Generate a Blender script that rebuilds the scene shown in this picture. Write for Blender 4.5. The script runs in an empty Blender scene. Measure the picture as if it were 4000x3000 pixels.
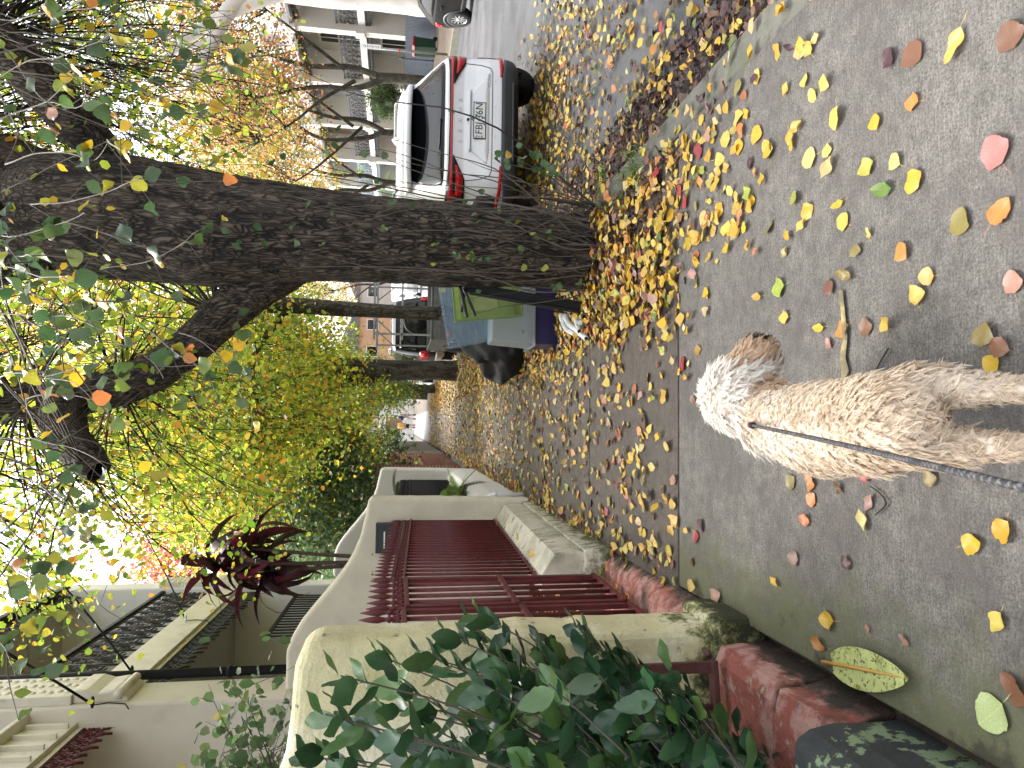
import bpy, bmesh, math, random
import numpy as np
from mathutils import Vector, Matrix

# ------------------------------------------------------------------ camera, sky, light
scene = bpy.context.scene
col = scene.collection
FPX = 2800.0                       # focal length in photograph pixels (photograph 4000 x 3000, taken with the phone upright: world up = picture left)
CAM = np.array([0.0, 0.0, 1.55])
def _basis(vp=(1345, 1548), roll=1.2):
    r = math.radians(roll)
    y = np.array([(vp[0]-1500)/FPX, -(vp[1]-2000)/FPX, 1.0]); y /= np.linalg.norm(y)
    z = np.array([math.sin(r), math.cos(r), 0.0]); z[2] = -(y[0]*z[0]+y[1]*z[1])/y[2]; z /= np.linalg.norm(z)
    f = np.array([1, 1, -1.0]); x = np.cross(y*f, z*f)*f
    return x, y, z
BX, BY, BZ = _basis()
def ray(px, py):                   # photograph pixel -> world direction (one unit of depth)
    d = np.array([(1500-py)/FPX, -(px-2000)/FPX, 1.0])
    return np.array([d@BX, d@BY, d@BZ])
def onz(px, py, z=0.0):
    d = ray(px, py); return CAM + d*((z-CAM[2])/d[2])
def ony(px, py, y):
    d = ray(px, py); return CAM + d*(y/d[1])
def atdepth(px, py, t): return CAM + ray(px, py)*t
def proj(p):
    q = np.asarray(p, float)-CAM
    c = q[..., 0:1]*BX+q[..., 1:2]*BY+q[..., 2:3]*BZ
    return np.stack([2000-FPX*c[..., 1]/c[..., 2], 1500-FPX*c[..., 0]/c[..., 2], c[..., 2]], -1)
cd = bpy.data.cameras.new('camera'); cam = bpy.data.objects.new('camera', cd); col.objects.link(cam)
cd.sensor_width = 36.0; cd.lens = 36.0*FPX/4000; cd.clip_start = 0.05; cd.clip_end = 2000
right = Vector((BX[0], BY[0], BZ[0])); up = Vector((BX[1], BY[1], BZ[1])); fwd = Vector((BX[2], BY[2], BZ[2]))
m3 = Matrix((-up, right, -fwd)).transposed()
cam.matrix_world = Matrix.Translation(Vector(CAM)) @ m3.to_4x4()
scene.camera = cam

SUN_EL, SUN_AZ = math.radians(52), math.radians(-35)
w = bpy.data.worlds.new('World'); scene.world = w; w.use_nodes = True
nt = w.node_tree; nt.nodes.clear()
sky = nt.nodes.new('ShaderNodeTexSky'); sky.sky_type = 'NISHITA'; sky.sun_disc = False
sky.sun_elevation = SUN_EL; sky.sun_rotation = SUN_AZ; sky.air_density = 1.0; sky.dust_density = 6.0; sky.ozone_density = 1.0
hs = nt.nodes.new('ShaderNodeHueSaturation'); hs.inputs['Saturation'].default_value = 0.22
bg = nt.nodes.new('ShaderNodeBackground'); bg.inputs['Strength'].default_value = 0.15
wo = nt.nodes.new('ShaderNodeOutputWorld')
nt.links.new(sky.outputs[0], hs.inputs['Color']); nt.links.new(hs.outputs[0], bg.inputs['Color']); nt.links.new(bg.outputs[0], wo.inputs[0])
sd = bpy.data.lights.new('sun', 'SUN'); sd.energy = 1.0; sd.angle = math.radians(25); sd.color = (1.0, 0.97, 0.93)
so = bpy.data.objects.new('sun', sd); col.objects.link(so)
sdir = Vector((math.sin(SUN_AZ)*math.cos(SUN_EL), math.cos(SUN_AZ)*math.cos(SUN_EL), math.sin(SUN_EL)))
so.rotation_euler = sdir.to_track_quat('Z', 'Y').to_euler(); so.location = (-20, 20, 40)
vs = scene.view_settings; vs.view_transform = 'Standard'; vs.look = 'None'; vs.gamma = 1.0; vs.exposure = 2.42; vs.use_curve_mapping = False
scene.cycles.use_denoising = True
scene.cycles.max_bounces = 8; scene.cycles.diffuse_bounces = 4; scene.cycles.transparent_max_bounces = 12
scene.cycles.caustics_reflective = False; scene.cycles.caustics_refractive = False

# ------------------------------------------------------------------ helpers
RNG = np.random.default_rng(7); random.seed(7)
def tag(o, label=None, cat=None, group=None, kind=None):
    if label: o['label'] = label
    if cat: o['category'] = cat
    if group: o['group'] = group
    if kind: o['kind'] = kind
    return o
def link(o, parent=None):
    col.objects.link(o)
    if parent is not None: o.parent = parent
    return o
def empty(name, loc=(0, 0, 0), rz=0.0):
    o = bpy.data.objects.new(name, None); o.location = loc; o.rotation_euler = (0, 0, rz); o.empty_display_size = 0.1
    return link(o)
def inst(name, mesh, parent=None, loc=(0, 0, 0), rot=(0, 0, 0), scale=(1, 1, 1)):
    o = bpy.data.objects.new(name, mesh); o.location = loc; o.rotation_euler = rot; o.scale = scale
    return link(o, parent)
def copy_tree(o, parent=None):
    c = o.copy(); link(c, parent)
    for ch in o.children: copy_tree(ch, c)
    return c

class MB:
    """collects shapes; build() links them as one mesh object"""
    def __init__(s): s.v = []; s.f = []
    def add(s, vs, fs):
        n = len(s.v); s.v += [tuple(map(float, p)) for p in vs]; s.f += [tuple(i+n for i in f) for f in fs]; return s
    def box(s, x0, x1, y0, y1, z0, z1):
        vs = [(x, y, z) for z in (z0, z1) for y in (y0, y1) for x in (x0, x1)]
        return s.add(vs, [(0, 2, 3, 1), (4, 5, 7, 6), (0, 1, 5, 4), (2, 6, 7, 3), (0, 4, 6, 2), (1, 3, 7, 5)])
    def prism(s, poly, axis, a0, a1):
        """poly: 2-d outline; axis 0/1/2 = extrusion axis"""
        n = len(poly)
        def P(p, a):
            q = list(p); q.insert(axis, a); return q
        vs = [P(p, a0) for p in poly]+[P(p, a1) for p in poly]
        fs = [tuple(range(n)), tuple(range(2*n-1, n-1, -1))]+[(i, n+i, n+(i+1) % n, (i+1) % n) for i in range(n)]
        return s.add(vs, fs)
    def tube(s, pts, rad, n=6, caps=True):
        pts = [np.asarray(p, float) for p in pts]; m = len(pts)
        if np.isscalar(rad): rad = [rad]*m
        t0 = pts[1]-pts[0]; ref = np.array([0, 0, 1.0]) if abs(t0[2]) < 0.9*np.linalg.norm(t0) else np.array([1.0, 0, 0])
        rings = []
        for i in range(m):
            t = pts[min(i+1, m-1)]-pts[max(i-1, 0)]; t = t/(np.linalg.norm(t)+1e-9)
            a = ref-t*(ref@t); a /= (np.linalg.norm(a)+1e-9); b = np.cross(t, a); ref = a
            rings.append([pts[i]+rad[i]*(math.cos(k*2*math.pi/n)*a+math.sin(k*2*math.pi/n)*b) for k in range(n)])
        vs = [p for r in rings for p in r]; fs = []
        for i in range(m-1):
            for k in range(n):
                fs.append((i*n+k, i*n+(k+1) % n, (i+1)*n+(k+1) % n, (i+1)*n+k))
        if caps: fs.append(tuple(range(n-1, -1, -1))); fs.append(tuple((m-1)*n+k for k in range(n)))
        return s.add(vs, fs)
    def lathe(s, prof, c=(0, 0, 0), n=12, axis=2, caps=True):
        """prof: (radius, height) pairs"""
        vs = []
        for r, h in prof:
            for k in range(n):
                a = 2*math.pi*k/n; p = [r*math.cos(a), r*math.sin(a)]; p.insert(axis, h)
                vs.append((p[0]+c[0], p[1]+c[1], p[2]+c[2]))
        m = len(prof); fs = [(i*n+k, i*n+(k+1) % n, (i+1)*n+(k+1) % n, (i+1)*n+k) for i in range(m-1) for k in range(n)]
        if caps: fs.append(tuple(range(n-1, -1, -1))); fs.append(tuple((m-1)*n+k for k in range(n)))
        return s.add(vs, fs)
    def grid(s, P):
        """P: rows x cols x 3"""
        P = np.asarray(P); r, c = P.shape[:2]
        return s.add(P.reshape(-1, 3), [(i*c+j, i*c+j+1, (i+1)*c+j+1, (i+1)*c+j) for i in range(r-1) for j in range(c-1)])
    def mesh(s, name, mat, smooth=False):
        me = bpy.data.meshes.new(name); me.from_pydata(s.v, [], s.f)
        if mat: me.materials.append(mat)
        if smooth: me.polygons.foreach_set('use_smooth', [True]*len(me.polygons))
        bm = bmesh.new(); bm.from_mesh(me); bmesh.ops.recalc_face_normals(bm, faces=bm.faces); bm.to_mesh(me); bm.free()
        me.update(); return me
    def build(s, name, mat, parent=None, smooth=False, bevel=0, seg=2, loc=(0, 0, 0)):
        o = inst(name, s.mesh(name, mat, smooth), parent, loc)
        if bevel:
            b = o.modifiers.new('bevel', 'BEVEL'); b.width = bevel; b.segments = seg; b.limit_method = 'ANGLE'; b.angle_limit = math.radians(35)
        if smooth == 'auto': pass
        return o
def np_mesh(name, V, F, mat, colors=None, smooth=False):
    """V (n,3), F (m,k): one mesh from arrays, optional colour per vertex"""
    me = bpy.data.meshes.new(name); V = np.ascontiguousarray(V, np.float32); F = np.ascontiguousarray(F, np.int32)
    m, k = F.shape
    me.vertices.add(len(V)); me.vertices.foreach_set('co', V.ravel())
    me.loops.add(m*k); me.loops.foreach_set('vertex_index', F.ravel())
    me.polygons.add(m); me.polygons.foreach_set('loop_start', np.arange(m, dtype=np.int32)*k)
    try: me.polygons.foreach_set('loop_total', np.full(m, k, np.int32))
    except Exception: pass
    if smooth: me.polygons.foreach_set('use_smooth', np.ones(m, bool))
    if colors is not None:
        a = me.attributes.new('Col', 'FLOAT_COLOR', 'POINT'); c = np.ones((len(V), 4), np.float32); c[:, :3] = colors
        a.data.foreach_set('color', c.ravel())
    if mat: me.materials.append(mat)
    me.update(calc_edges=True); me.validate(); return me

# ------------------------------------------------------------------ materials
def _new(name):
    m = bpy.data.materials.new(name); m.use_nodes = True; nt = m.node_tree; nt.nodes.clear()
    o = nt.nodes.new('ShaderNodeOutputMaterial'); p = nt.nodes.new('ShaderNodeBsdfPrincipled'); nt.links.new(p.outputs[0], o.inputs[0])
    return m, nt, p, o
def _noise(nt, scale, detail=5, rough=0.6, stretch=None, coord='Object', dist=0.0):
    tc = nt.nodes.new('ShaderNodeTexCoord'); n = nt.nodes.new('ShaderNodeTexNoise')
    n.inputs['Scale'].default_value = scale; n.inputs['Detail'].default_value = detail; n.inputs['Roughness'].default_value = rough; n.inputs['Distortion'].default_value = dist
    if stretch:
        mp = nt.nodes.new('ShaderNodeMapping'); mp.inputs['Scale'].default_value = stretch
        nt.links.new(tc.outputs[coord], mp.inputs[0]); nt.links.new(mp.outputs[0], n.inputs['Vector'])
    else: nt.links.new(tc.outputs[coord], n.inputs['Vector'])
    return n.outputs['Fac']
def _ramp(nt, src, stops, interp='LINEAR'):
    r = nt.nodes.new('ShaderNodeValToRGB'); r.color_ramp.interpolation = interp
    el = r.color_ramp.elements
    while len(el) < len(stops): el.new(0.5)
    for e, (p, c) in zip(el, stops):
        e.position = p; e.color = (*c, 1) if len(c) == 3 else c
    nt.links.new(src, r.inputs[0]); return r.outputs[0]
def _mix(nt, fac, a, b, mode='MIX'):
    m = nt.nodes.new('ShaderNodeMix'); m.data_type = 'RGBA'; m.blend_type = mode
    for s, v in ((m.inputs[0], fac), (m.inputs[6], a), (m.inputs[7], b)):
        if hasattr(v, 'node'): nt.links.new(v, s)
        elif isinstance(v, (int, float)): s.default_value = v
        else: s.default_value = (*v, 1)
    return m.outputs[2]
def _bump(nt, p, src, strength, dist):
    b = nt.nodes.new('ShaderNodeBump'); b.inputs['Strength'].default_value = strength; b.inputs['Distance'].default_value = dist
    nt.links.new(src, b.inputs['Height'])
    prev = p.inputs['Normal'].links
    if prev: nt.links.new(prev[0].from_socket, b.inputs['Normal'])
    nt.links.new(b.outputs[0], p.inputs['Normal'])
MATS = {}
def mat(name, c, rough=0.6, var=0.15, scale=6, bump=0.15, bscale=60, bdist=0.004, metal=0.0, stains=(), stretch=None, spec=0.4, coat=0.0):
    """base colour with uneven tone, stains = [(colour, noise scale, threshold, softness)], fine relief"""
    if name in MATS: return MATS[name]
    m, nt, p, o = _new(name); c = np.array(c)
    n = _noise(nt, scale, stretch=stretch)
    base = _ramp(nt, n, [(0.3, tuple(c*(1-var))), (0.7, tuple(np.minimum(c*(1+var), 1)))])
    for sc, ss, th, soft in stains:
        f = _ramp(nt, _noise(nt, ss, 8, 0.65), [(th, (0, 0, 0)), (min(th+soft, 1), (1, 1, 1))])
        base = _mix(nt, f, base, sc)
    nt.links.new(base, p.inputs['Base Color'])
    p.inputs['Roughness'].default_value = rough; p.inputs['Metallic'].default_value = metal; p.inputs['Specular IOR Level'].default_value = spec
    p.inputs['Coat Weight'].default_value = coat; p.inputs['Coat Roughness'].default_value = 0.05
    if bump: _bump(nt, p, _noise(nt, bscale, 6, 0.7, stretch=stretch), bump, bdist)
    MATS[name] = m; return m
def leaf_material(name, source, trans=0.35, rough=0.45, spots=0.0, vein=0.14):
    """source 'attr' = colour of each leaf stored on the mesh, 'obj' = the object's own colour"""
    m, nt, p, o = _new(name)
    if source == 'attr':
        a = nt.nodes.new('ShaderNodeAttribute'); a.attribute_name = 'Col'; c = a.outputs['Color']
    else:
        a = nt.nodes.new('ShaderNodeObjectInfo'); c = a.outputs['Color']
    if spots:
        f = _ramp(nt, _noise(nt, 70, 4, 0.7), [(0.56, (0, 0, 0)), (0.72, (1, 1, 1))])
        f2 = _mix(nt, 1.0, f, (spots, spots, spots), 'MULTIPLY')
        c = _mix(nt, f2, c, (0.10, 0.045, 0.015))
        c = _mix(nt, 0.35, c, _mix(nt, 1.0, c, _ramp(nt, _noise(nt, 28, 3), [(0.35, (0.55, 0.45, 0.4)), (0.65, (1.25, 1.2, 1.0))]), 'MULTIPLY'))
    if source == 'obj':                                        # midrib and side veins along the blade
        tc = nt.nodes.new('ShaderNodeTexCoord'); sx = nt.nodes.new('ShaderNodeSeparateXYZ'); nt.links.new(tc.outputs['Object'], sx.inputs[0])
        def mth(op, a, b=None, cval=None):
            q = nt.nodes.new('ShaderNodeMath'); q.operation = op
            for i_, v_ in enumerate((a, b)):
                if v_ is None: continue
                if hasattr(v_, 'node'): nt.links.new(v_, q.inputs[i_])
                else: q.inputs[i_].default_value = v_
            return q.outputs[0]
        ax = mth('ABSOLUTE', sx.outputs['X']); sv = mth('SINE', mth('MULTIPLY', mth('SUBTRACT', sx.outputs['Y'], mth('MULTIPLY', ax, .9)), 62.0))
        f1 = _ramp(nt, sv, [(.80, (0, 0, 0)), (.98, (vein, vein, vein))]); f2 = _ramp(nt, ax, [(.008, (.7, .7, .7)), (.022, (0, 0, 0))])
        c = _mix(nt, f1, c, _mix(nt, 1.0, c, (.62, .55, .5), 'MULTIPLY')); c = _mix(nt, f2, c, _mix(nt, 1.0, c, (1.25, 1.2, 1.1), 'MULTIPLY'))
    nt.links.new(c, p.inputs['Base Color']); p.inputs['Roughness'].default_value = rough
    t = nt.nodes.new('ShaderNodeBsdfTranslucent'); nt.links.new(c, t.inputs['Color'])
    mx = nt.nodes.new('ShaderNodeMixShader'); mx.inputs[0].default_value = trans
    nt.links.new(p.outputs[0], mx.inputs[1]); nt.links.new(t.outputs[0], mx.inputs[2]); nt.links.new(mx.outputs[0], o.inputs[0])
    return m
def glass_mat(name, c, rough=0.05, trans=0.0, alpha=1.0, spec=0.5):
    m, nt, p, o = _new(name); p.inputs['Base Color'].default_value = (*c, 1); p.inputs['Roughness'].default_value = rough
    p.inputs['Transmission Weight'].default_value = trans; p.inputs['IOR'].default_value = 1.45; p.inputs['Alpha'].default_value = alpha; p.inputs['Specular IOR Level'].default_value = spec
    return m

CREAM = mat('cream_render', (0.68, 0.63, 0.50), 0.85, 0.10, 3, 0.4, 45, 0.01, stains=[((0.42, 0.38, 0.27), 2.2, 0.58, 0.25), ((0.20, 0.19, 0.14), 11, 0.67, 0.06)])
YCREAM = mat('yellow_cream_render', (0.58, 0.53, 0.31), 0.85, 0.16, 5, 0.8, 32, 0.018, stains=[((0.74, 0.71, 0.57), 2.6, 0.48, 0.16), ((0.40, 0.38, 0.17), 1.7, 0.56, 0.2), ((0.14, 0.14, 0.10), 13, 0.63, 0.05), ((0.60, 0.60, 0.55), 24, 0.66, 0.03)])
WHITE_R = mat('white_render', (0.74, 0.73, 0.70), 0.8, 0.05, 3, 0.15, 80, 0.003, stains=[((0.45, 0.43, 0.38), 3.0, 0.64, 0.25)])
PLINTH_R = mat('weathered_plinth', (0.56, 0.52, 0.42), 0.85, 0.15, 5, 0.5, 50, 0.008, stains=[((0.25, 0.25, 0.16), 3.0, 0.48, 0.2), ((0.11, 0.12, 0.055), 8, 0.57, 0.12), ((.6, .58, .5), 14, .62, .05)])
MAROON = mat('maroon_paint', (0.092, 0.017, 0.020), 0.42, 0.3, 10, 0.2, 60, 0.003, stains=[((0.20, 0.10, 0.095), 26, 0.66, 0.04)], spec=.3)
RUST = mat('rusty_maroon', (0.085, 0.03, 0.028), 0.6, 0.35, 14, 0.4, 60, 0.004, stains=[((0.14, 0.06, 0.03), 12, 0.58, 0.1)])
REDSTEP = mat('red_step_paint', (0.30, 0.095, 0.07), 0.7, 0.25, 5, 0.9, 30, 0.014, stains=[((0.44, 0.25, 0.21), 8, 0.48, 0.10), ((0.36, 0.33, 0.27), 26, 0.62, 0.03), ((0.05, 0.037, 0.028), 3.2, 0.55, 0.14), ((.06, .05, .035), 17, .62, .05)])
BLACKM = mat('black_paint', (0.010, 0.011, 0.014), 0.6, 0.2, 10, 0.1, spec=.25)
CHAR = mat('charcoal_iron', (0.035, 0.036, 0.04), 0.5, 0.2, 10, 0.1)
GALV = mat('galvanised_steel', (0.24, 0.25, 0.25), 0.5, 0.2, 8, 0.1, metal=0.6)
TYRE = mat('tyre_rubber', (0.012, 0.012, 0.013), 0.75, 0.2, 20, 0.2)
ALLOY = mat('alloy', (0.55, 0.56, 0.58), 0.3, 0.03, 5, 0, metal=0.9)
BPLASTIC = mat('grey_plastic', (0.03, 0.032, 0.036), 0.5, 0.1, 10, 0.1, 200, 0.001)
WPAINT = mat('white_paint', (0.78, 0.79, 0.80), 0.35, 0.02, 3, 0)
LEAF_ATTR = leaf_material('tree_leaf', 'attr', 0.6)
LITTER = leaf_material('litter_leaf', 'attr', 0.12, 0.5)
LEAF_OBJ = leaf_material('single_leaf', 'obj', 0.15, 0.45, spots=0.8)
LEAF_OBJ_T = leaf_material('hanging_leaf', 'obj', 0.4, 0.38, spots=0.15)
LEAF_GLOSS = leaf_material('glossy_leaf', 'obj', 0.15, 0.30, spots=0.0, vein=0.03)

# ------------------------------------------------------------------ leaf shapes
def leaf_template(kind=0, curl=0.1, fold=0.12, stem=0.45, n=5):
    """blade in the xy plane, length 1 along +y, stem below; verts, faces (tris)"""
    rs = np.random.default_rng(kind*13+5)
    ctrl = [[(0.02, 0.0), (0.27, 0.10), (0.38, 0.26), (0.40, 0.42), (0.35, 0.60), (0.24, 0.76), (0.11, 0.90), (0.0, 1.0)],
            [(0.02, 0.0), (0.31, 0.08), (0.43, 0.24), (0.45, 0.42), (0.40, 0.60), (0.29, 0.77), (0.14, 0.91), (0.0, 1.0)],
            [(0.02, 0.0), (0.15, 0.10), (0.24, 0.26), (0.27, 0.44), (0.24, 0.62), (0.16, 0.78), (0.07, 0.91), (0.0, 1.0)]][kind % 3]
    cy_ = np.linspace(0, 1, n); prof = [(float(np.interp(y, [c[1] for c in ctrl], [c[0] for c in ctrl])), float(y)) for y in cy_]; prof[0] = (0.02, 0.0); prof[-1] = (0.0, 1.0)
    ser = rs.normal(0, 0.05, (n, 2)); wave = rs.uniform(0, 6.28, 2)
    V = []; L = []; C = []; R = []
    for i, (h, y) in enumerate(prof):
        jl, jr = 1+ser[i, 0], 1+ser[i, 1]
        z = curl*(y-0.4)**2
        C.append(len(V)); V.append((0.015*math.sin(y*5+kind), y, z))
        if h > 0.03:
            L.append(len(V)); V.append((-h*jl, y+0.03, z+fold*h*(1+.7*math.sin(y*7+wave[0]))))
            R.append(len(V)); V.append((h*jr, y+0.03, z+fold*h*(1+.7*math.sin(y*7+wave[1]))))
        else: L.append(C[-1]); R.append(C[-1])
    F = []
    def q(a, b, c, d):
        f = []
        for i in (a, b, c, d):
            if i not in f: f.append(i)
        if len(f) == 3: F.append(tuple(f))
        elif len(f) == 4: F.append((f[0], f[1], f[2])); F.append((f[0], f[2], f[3]))
    for i in range(len(prof)-1):
        q(C[i], C[i+1], L[i+1], L[i]); q(C[i], R[i], R[i+1], C[i+1])
    if stem:
        w = 0.013; a = len(V)
        V += [(-w+0.03, -stem*0.5, 0.02), (w+0.03, -stem*0.5, 0.02), (0.07, -stem, 0.01)]
        F += [(0, a, a+1), (a, a+2, a+1)]
    return np.array(V), np.array(F)
TEMPL = [leaf_template(k, c, f, n=5) for k, c, f in ((0, .35, .3), (1, .2, .15), (2, .5, .5), (3, -.3, .2), (4, .1, -.25), (5, .8, .7))]
HTEMPL = [leaf_template(k, c, f, n=13) for k, c, f in ((0, .35, .3), (1, .2, .15), (2, .5, .5), (3, -.3, .2), (4, .1, -.25), (5, .8, .7))]
def _sit(t): V = t[0].copy(); V[:, 2] -= V[:, 2].min(); return V, t[1]
TEMPL = [_sit(t) for t in TEMPL]; HTEMPL = [_sit(t) for t in HTEMPL]
SIMPLE = (np.array([(0, 0, 0), (-.36, .28, .06), (-.30, .72, .05), (0, 1, -.06), (.30, .72, .05), (.36, .28, .06)]),
          np.array([(0, 3, 2, 1), (0, 5, 4, 3)]))
def rot_mats(n, rng, tilt=None, down=0.0):
    """random orientations; tilt limits the angle between leaf normal and +z"""
    if tilt is None:
        q = rng.normal(size=(n, 4)); q /= np.linalg.norm(q, axis=1)[:, None]
        w_, x, y, z = q.T
        return np.stack([np.stack([1-2*(y*y+z*z), 2*(x*y-z*w_), 2*(x*z+y*w_)], -1), np.stack([2*(x*y+z*w_), 1-2*(x*x+z*z), 2*(y*z-x*w_)], -1), np.stack([2*(x*z-y*w_), 2*(y*z+x*w_), 1-2*(x*x+y*y)], -1)], 1)
    a = rng.uniform(0, 2*math.pi, n); b = rng.normal(0, tilt, n); c = rng.normal(0, tilt, n)
    ca, sa, cb, sb, cc, sc = np.cos(a), np.sin(a), np.cos(b), np.sin(b), np.cos(c), np.sin(c); o = np.zeros(n); i = np.ones(n)
    Rz = np.stack([np.stack([ca, -sa, o], -1), np.stack([sa, ca, o], -1), np.stack([o, o, i], -1)], 1)
    Rx = np.stack([np.stack([i, o, o], -1), np.stack([o, cb, -sb], -1), np.stack([o, sb, cb], -1)], 1)
    Ry = np.stack([np.stack([cc, o, sc], -1), np.stack([o, i, o], -1), np.stack([-sc, o, cc], -1)], 1)
    return Rz@Rx@Ry
def leaf_mass(name, templ, pos, R, size, colors, material, parent=None, smooth=False):
    V, F = templ; n = len(pos)
    W = np.einsum('nij,kj->nki', R, V)*np.asarray(size)[:, None, None]+np.asarray(pos)[:, None, :]
    FF = (F[None]+(np.arange(n)*len(V))[:, None, None]).reshape(-1, F.shape[1])
    C = np.repeat(np.asarray(colors), len(V), axis=0)
    o = inst(name, np_mesh(name, W.reshape(-1, 3), FF, material, C, smooth), parent); return o
def pick(palette, n, rng, jitter=0.12):
    cs = np.array([p[1] for p in palette]); ws = np.array([p[0] for p in palette], float); ws /= ws.sum()
    c = cs[rng.choice(len(cs), n, p=ws)]
    return np.clip(c*(1+rng.normal(0, jitter, (n, 1)))*(1+rng.normal(0, jitter*0.4, (n, 3))), 0.004, 0.95)
Y1, Y2, Y3 = (0.56, 0.34, 0.025), (0.58, 0.41, 0.085), (0.52, 0.41, 0.17)
OR1, OR2, RD1, PK = (0.48, 0.20, 0.05), (0.40, 0.13, 0.05), (0.34, 0.03, 0.04), (0.34, 0.19, 0.15)
BR1, BR2, PU = (0.17, 0.08, 0.045), (0.10, 0.05, 0.03), (0.06, 0.025, 0.03)
GR1, GR2, GR3, GR4 = (0.10, 0.17, 0.03), (0.20, 0.27, 0.04), (0.06, 0.11, 0.03), (0.30, 0.34, 0.06)
# ------------------------------------------------------------------ ground, footpath, verge, road, kerbs
def strip(name, x0, x1, y0, y1, z, m, nx, ny, amp=0.0, edge=None, kind='structure', sc=3.0):
    xs = np.linspace(x0, x1, nx); ys = np.concatenate([np.linspace(y0, min(14, y1), ny), np.linspace(min(14, y1), y1, 8)[1:]]) if y1 > 14 else np.linspace(y0, y1, ny)
    P = np.zeros((len(ys), nx, 3)); X, Yg = np.meshgrid(xs, ys)
    P[..., 0] = X; P[..., 1] = Yg
    P[..., 2] = z(X, Yg) if callable(z) else z
    if amp:
        r = np.random.default_rng(abs(hash(name)) % 1000 if False else len(name))
        P[..., 2] += amp*(np.sin(X*5.1+Yg*3.3)+np.sin(X*11.7-Yg*7.9)*0.6+r.normal(0, 0.5, X.shape))*0.5
    b = MB(); b.grid(P); o = b.build(name, m, None, True); tag(o, kind=kind); return o
SOIL = mat('dark_soil', (0.055, 0.04, 0.03), 0.9, 0.35, 9, 0.8, 40, 0.02, stains=[((0.10, 0.075, 0.05), 18, 0.55, 0.1), ((0.025, 0.018, 0.014), 30, 0.6, 0.08)])
gnd = strip('ground', -300, 300, -60, 500, -0.30, SOIL, 3, 3)
gdn = strip('garden_ground', -14, -0.96, -6, 70, -0.02, SOIL, 6, 30, 0.01)

def concrete(name, c, stain, wet=0.0, moss=False):
    m, nt, p, o = _new(name); c = np.array(c)
    big = _noise(nt, 1.3, 6, 0.6); mid = _noise(nt, 14, 6, 0.75)
    brush = _noise(nt, 95, 4, 0.7, stretch=(0.16, 1.6, 1)); grit = _noise(nt, 120, 6, 0.85)
    base = _ramp(nt, big, [(0.32, tuple(c*0.72)), (0.52, tuple(c)), (0.72, tuple(c*1.16))])
    base = _mix(nt, 0.7, base, _mix(nt, 1.0, base, _ramp(nt, mid, [(0.35, (0.55, 0.54, 0.52)), (0.65, (1.3, 1.28, 1.25))]), 'MULTIPLY'))
    base = _mix(nt, 0.38, base, _mix(nt, 1.0, base, _ramp(nt, brush, [(0.38, (0.55, 0.55, 0.54)), (0.62, (1.38, 1.37, 1.35))]), 'MULTIPLY'))
    base = _mix(nt, 0.75, base, _mix(nt, 1.0, base, _ramp(nt, grit, [(0.38, (0.25, 0.245, 0.24)), (0.60, (1.5, 1.48, 1.45))]), 'MULTIPLY'))
    f = _ramp(nt, _noise(nt, 2.2, 9, 0.7, dist=0.5), [(0.48, (0, 0, 0)), (0.70, (0.85, 0.85, 0.85))])
    base = _mix(nt, f, base, stain)
    if moss:                                                   # moss creeping in from the garden side
        tc = nt.nodes.new('ShaderNodeTexCoord'); sx = nt.nodes.new('ShaderNodeSeparateXYZ'); nt.links.new(tc.outputs['Object'], sx.inputs[0])
        mr_ = nt.nodes.new('ShaderNodeMapRange'); mr_.inputs[1].default_value = -.30; mr_.inputs[2].default_value = -.87; mr_.inputs[3].default_value = -.25; mr_.inputs[4].default_value = .30; nt.links.new(sx.outputs['X'], mr_.inputs[0])
        ad = nt.nodes.new('ShaderNodeMath'); nt.links.new(mr_.outputs[0], ad.inputs[0]); nt.links.new(_noise(nt, 5, 8, .7), ad.inputs[1])
        base = _mix(nt, _ramp(nt, ad.outputs[0], [(.42, (0, 0, 0)), (.75, (.75, .75, .75))]), base, (.115, .125, .055)); base = _mix(nt, _ramp(nt, ad.outputs[0], [(.80, (0, 0, 0)), (.90, (.9, .9, .9))]), base, (.045, .043, .028))
    nt.links.new(base, p.inputs['Base Color'])
    rr = _ramp(nt, big, [(0.35, (0.55-wet*0.25,)*3), (0.65, (0.85-wet*0.2,)*3)]); nt.links.new(rr, p.inputs['Roughness'])
    p.inputs['Specular IOR Level'].default_value = 0.35
    _bump(nt, p, brush, 0.4, 0.005); _bump(nt, p, grit, 0.7, 0.006)
    MATS[name] = m; return m
CONC_A = concrete('pale_brushed_concrete', (0.150, 0.142, 0.131), (0.078, 0.066, 0.062), 0.0, True)
CONC_A2 = concrete('mossy_brushed_concrete', (0.18, 0.175, 0.145), (0.10, 0.115, 0.05))
CONC_B = concrete('damp_brown_concrete', (0.105, 0.088, 0.076), (0.055, 0.045, 0.039), 0.5)
CONC_C = concrete('grey_brown_concrete', (0.13, 0.112, 0.097), (0.06, 0.048, 0.041), 0.3)
MOSS = mat('moss', (0.055, 0.075, 0.018), 0.95, 0.4, 20, 0.8, 120, 0.008)
path = empty('footpath'); tag(path, kind='structure')
def slab(x0, x1, y0, y1, m, dz=0.0, name='paving_slab'):
    o = MB().box(x0, x1, y0, y1, -0.12, dz).build(name, m, path, bevel=0.008); return o
slab(-0.87, 1.66, -2.5, 1.02, CONC_A); slab(-0.87, 1.66, 1.032, 3.79, CONC_A, 0.001)
js = [3.802, 5.66, 7.55, 9.6, 11.6, 13.7, 15.9, 18.0, 20.3, 22.6, 25.0, 28, 31, 34.5, 38, 42, 46, 51, 56, 62, 68]
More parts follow.
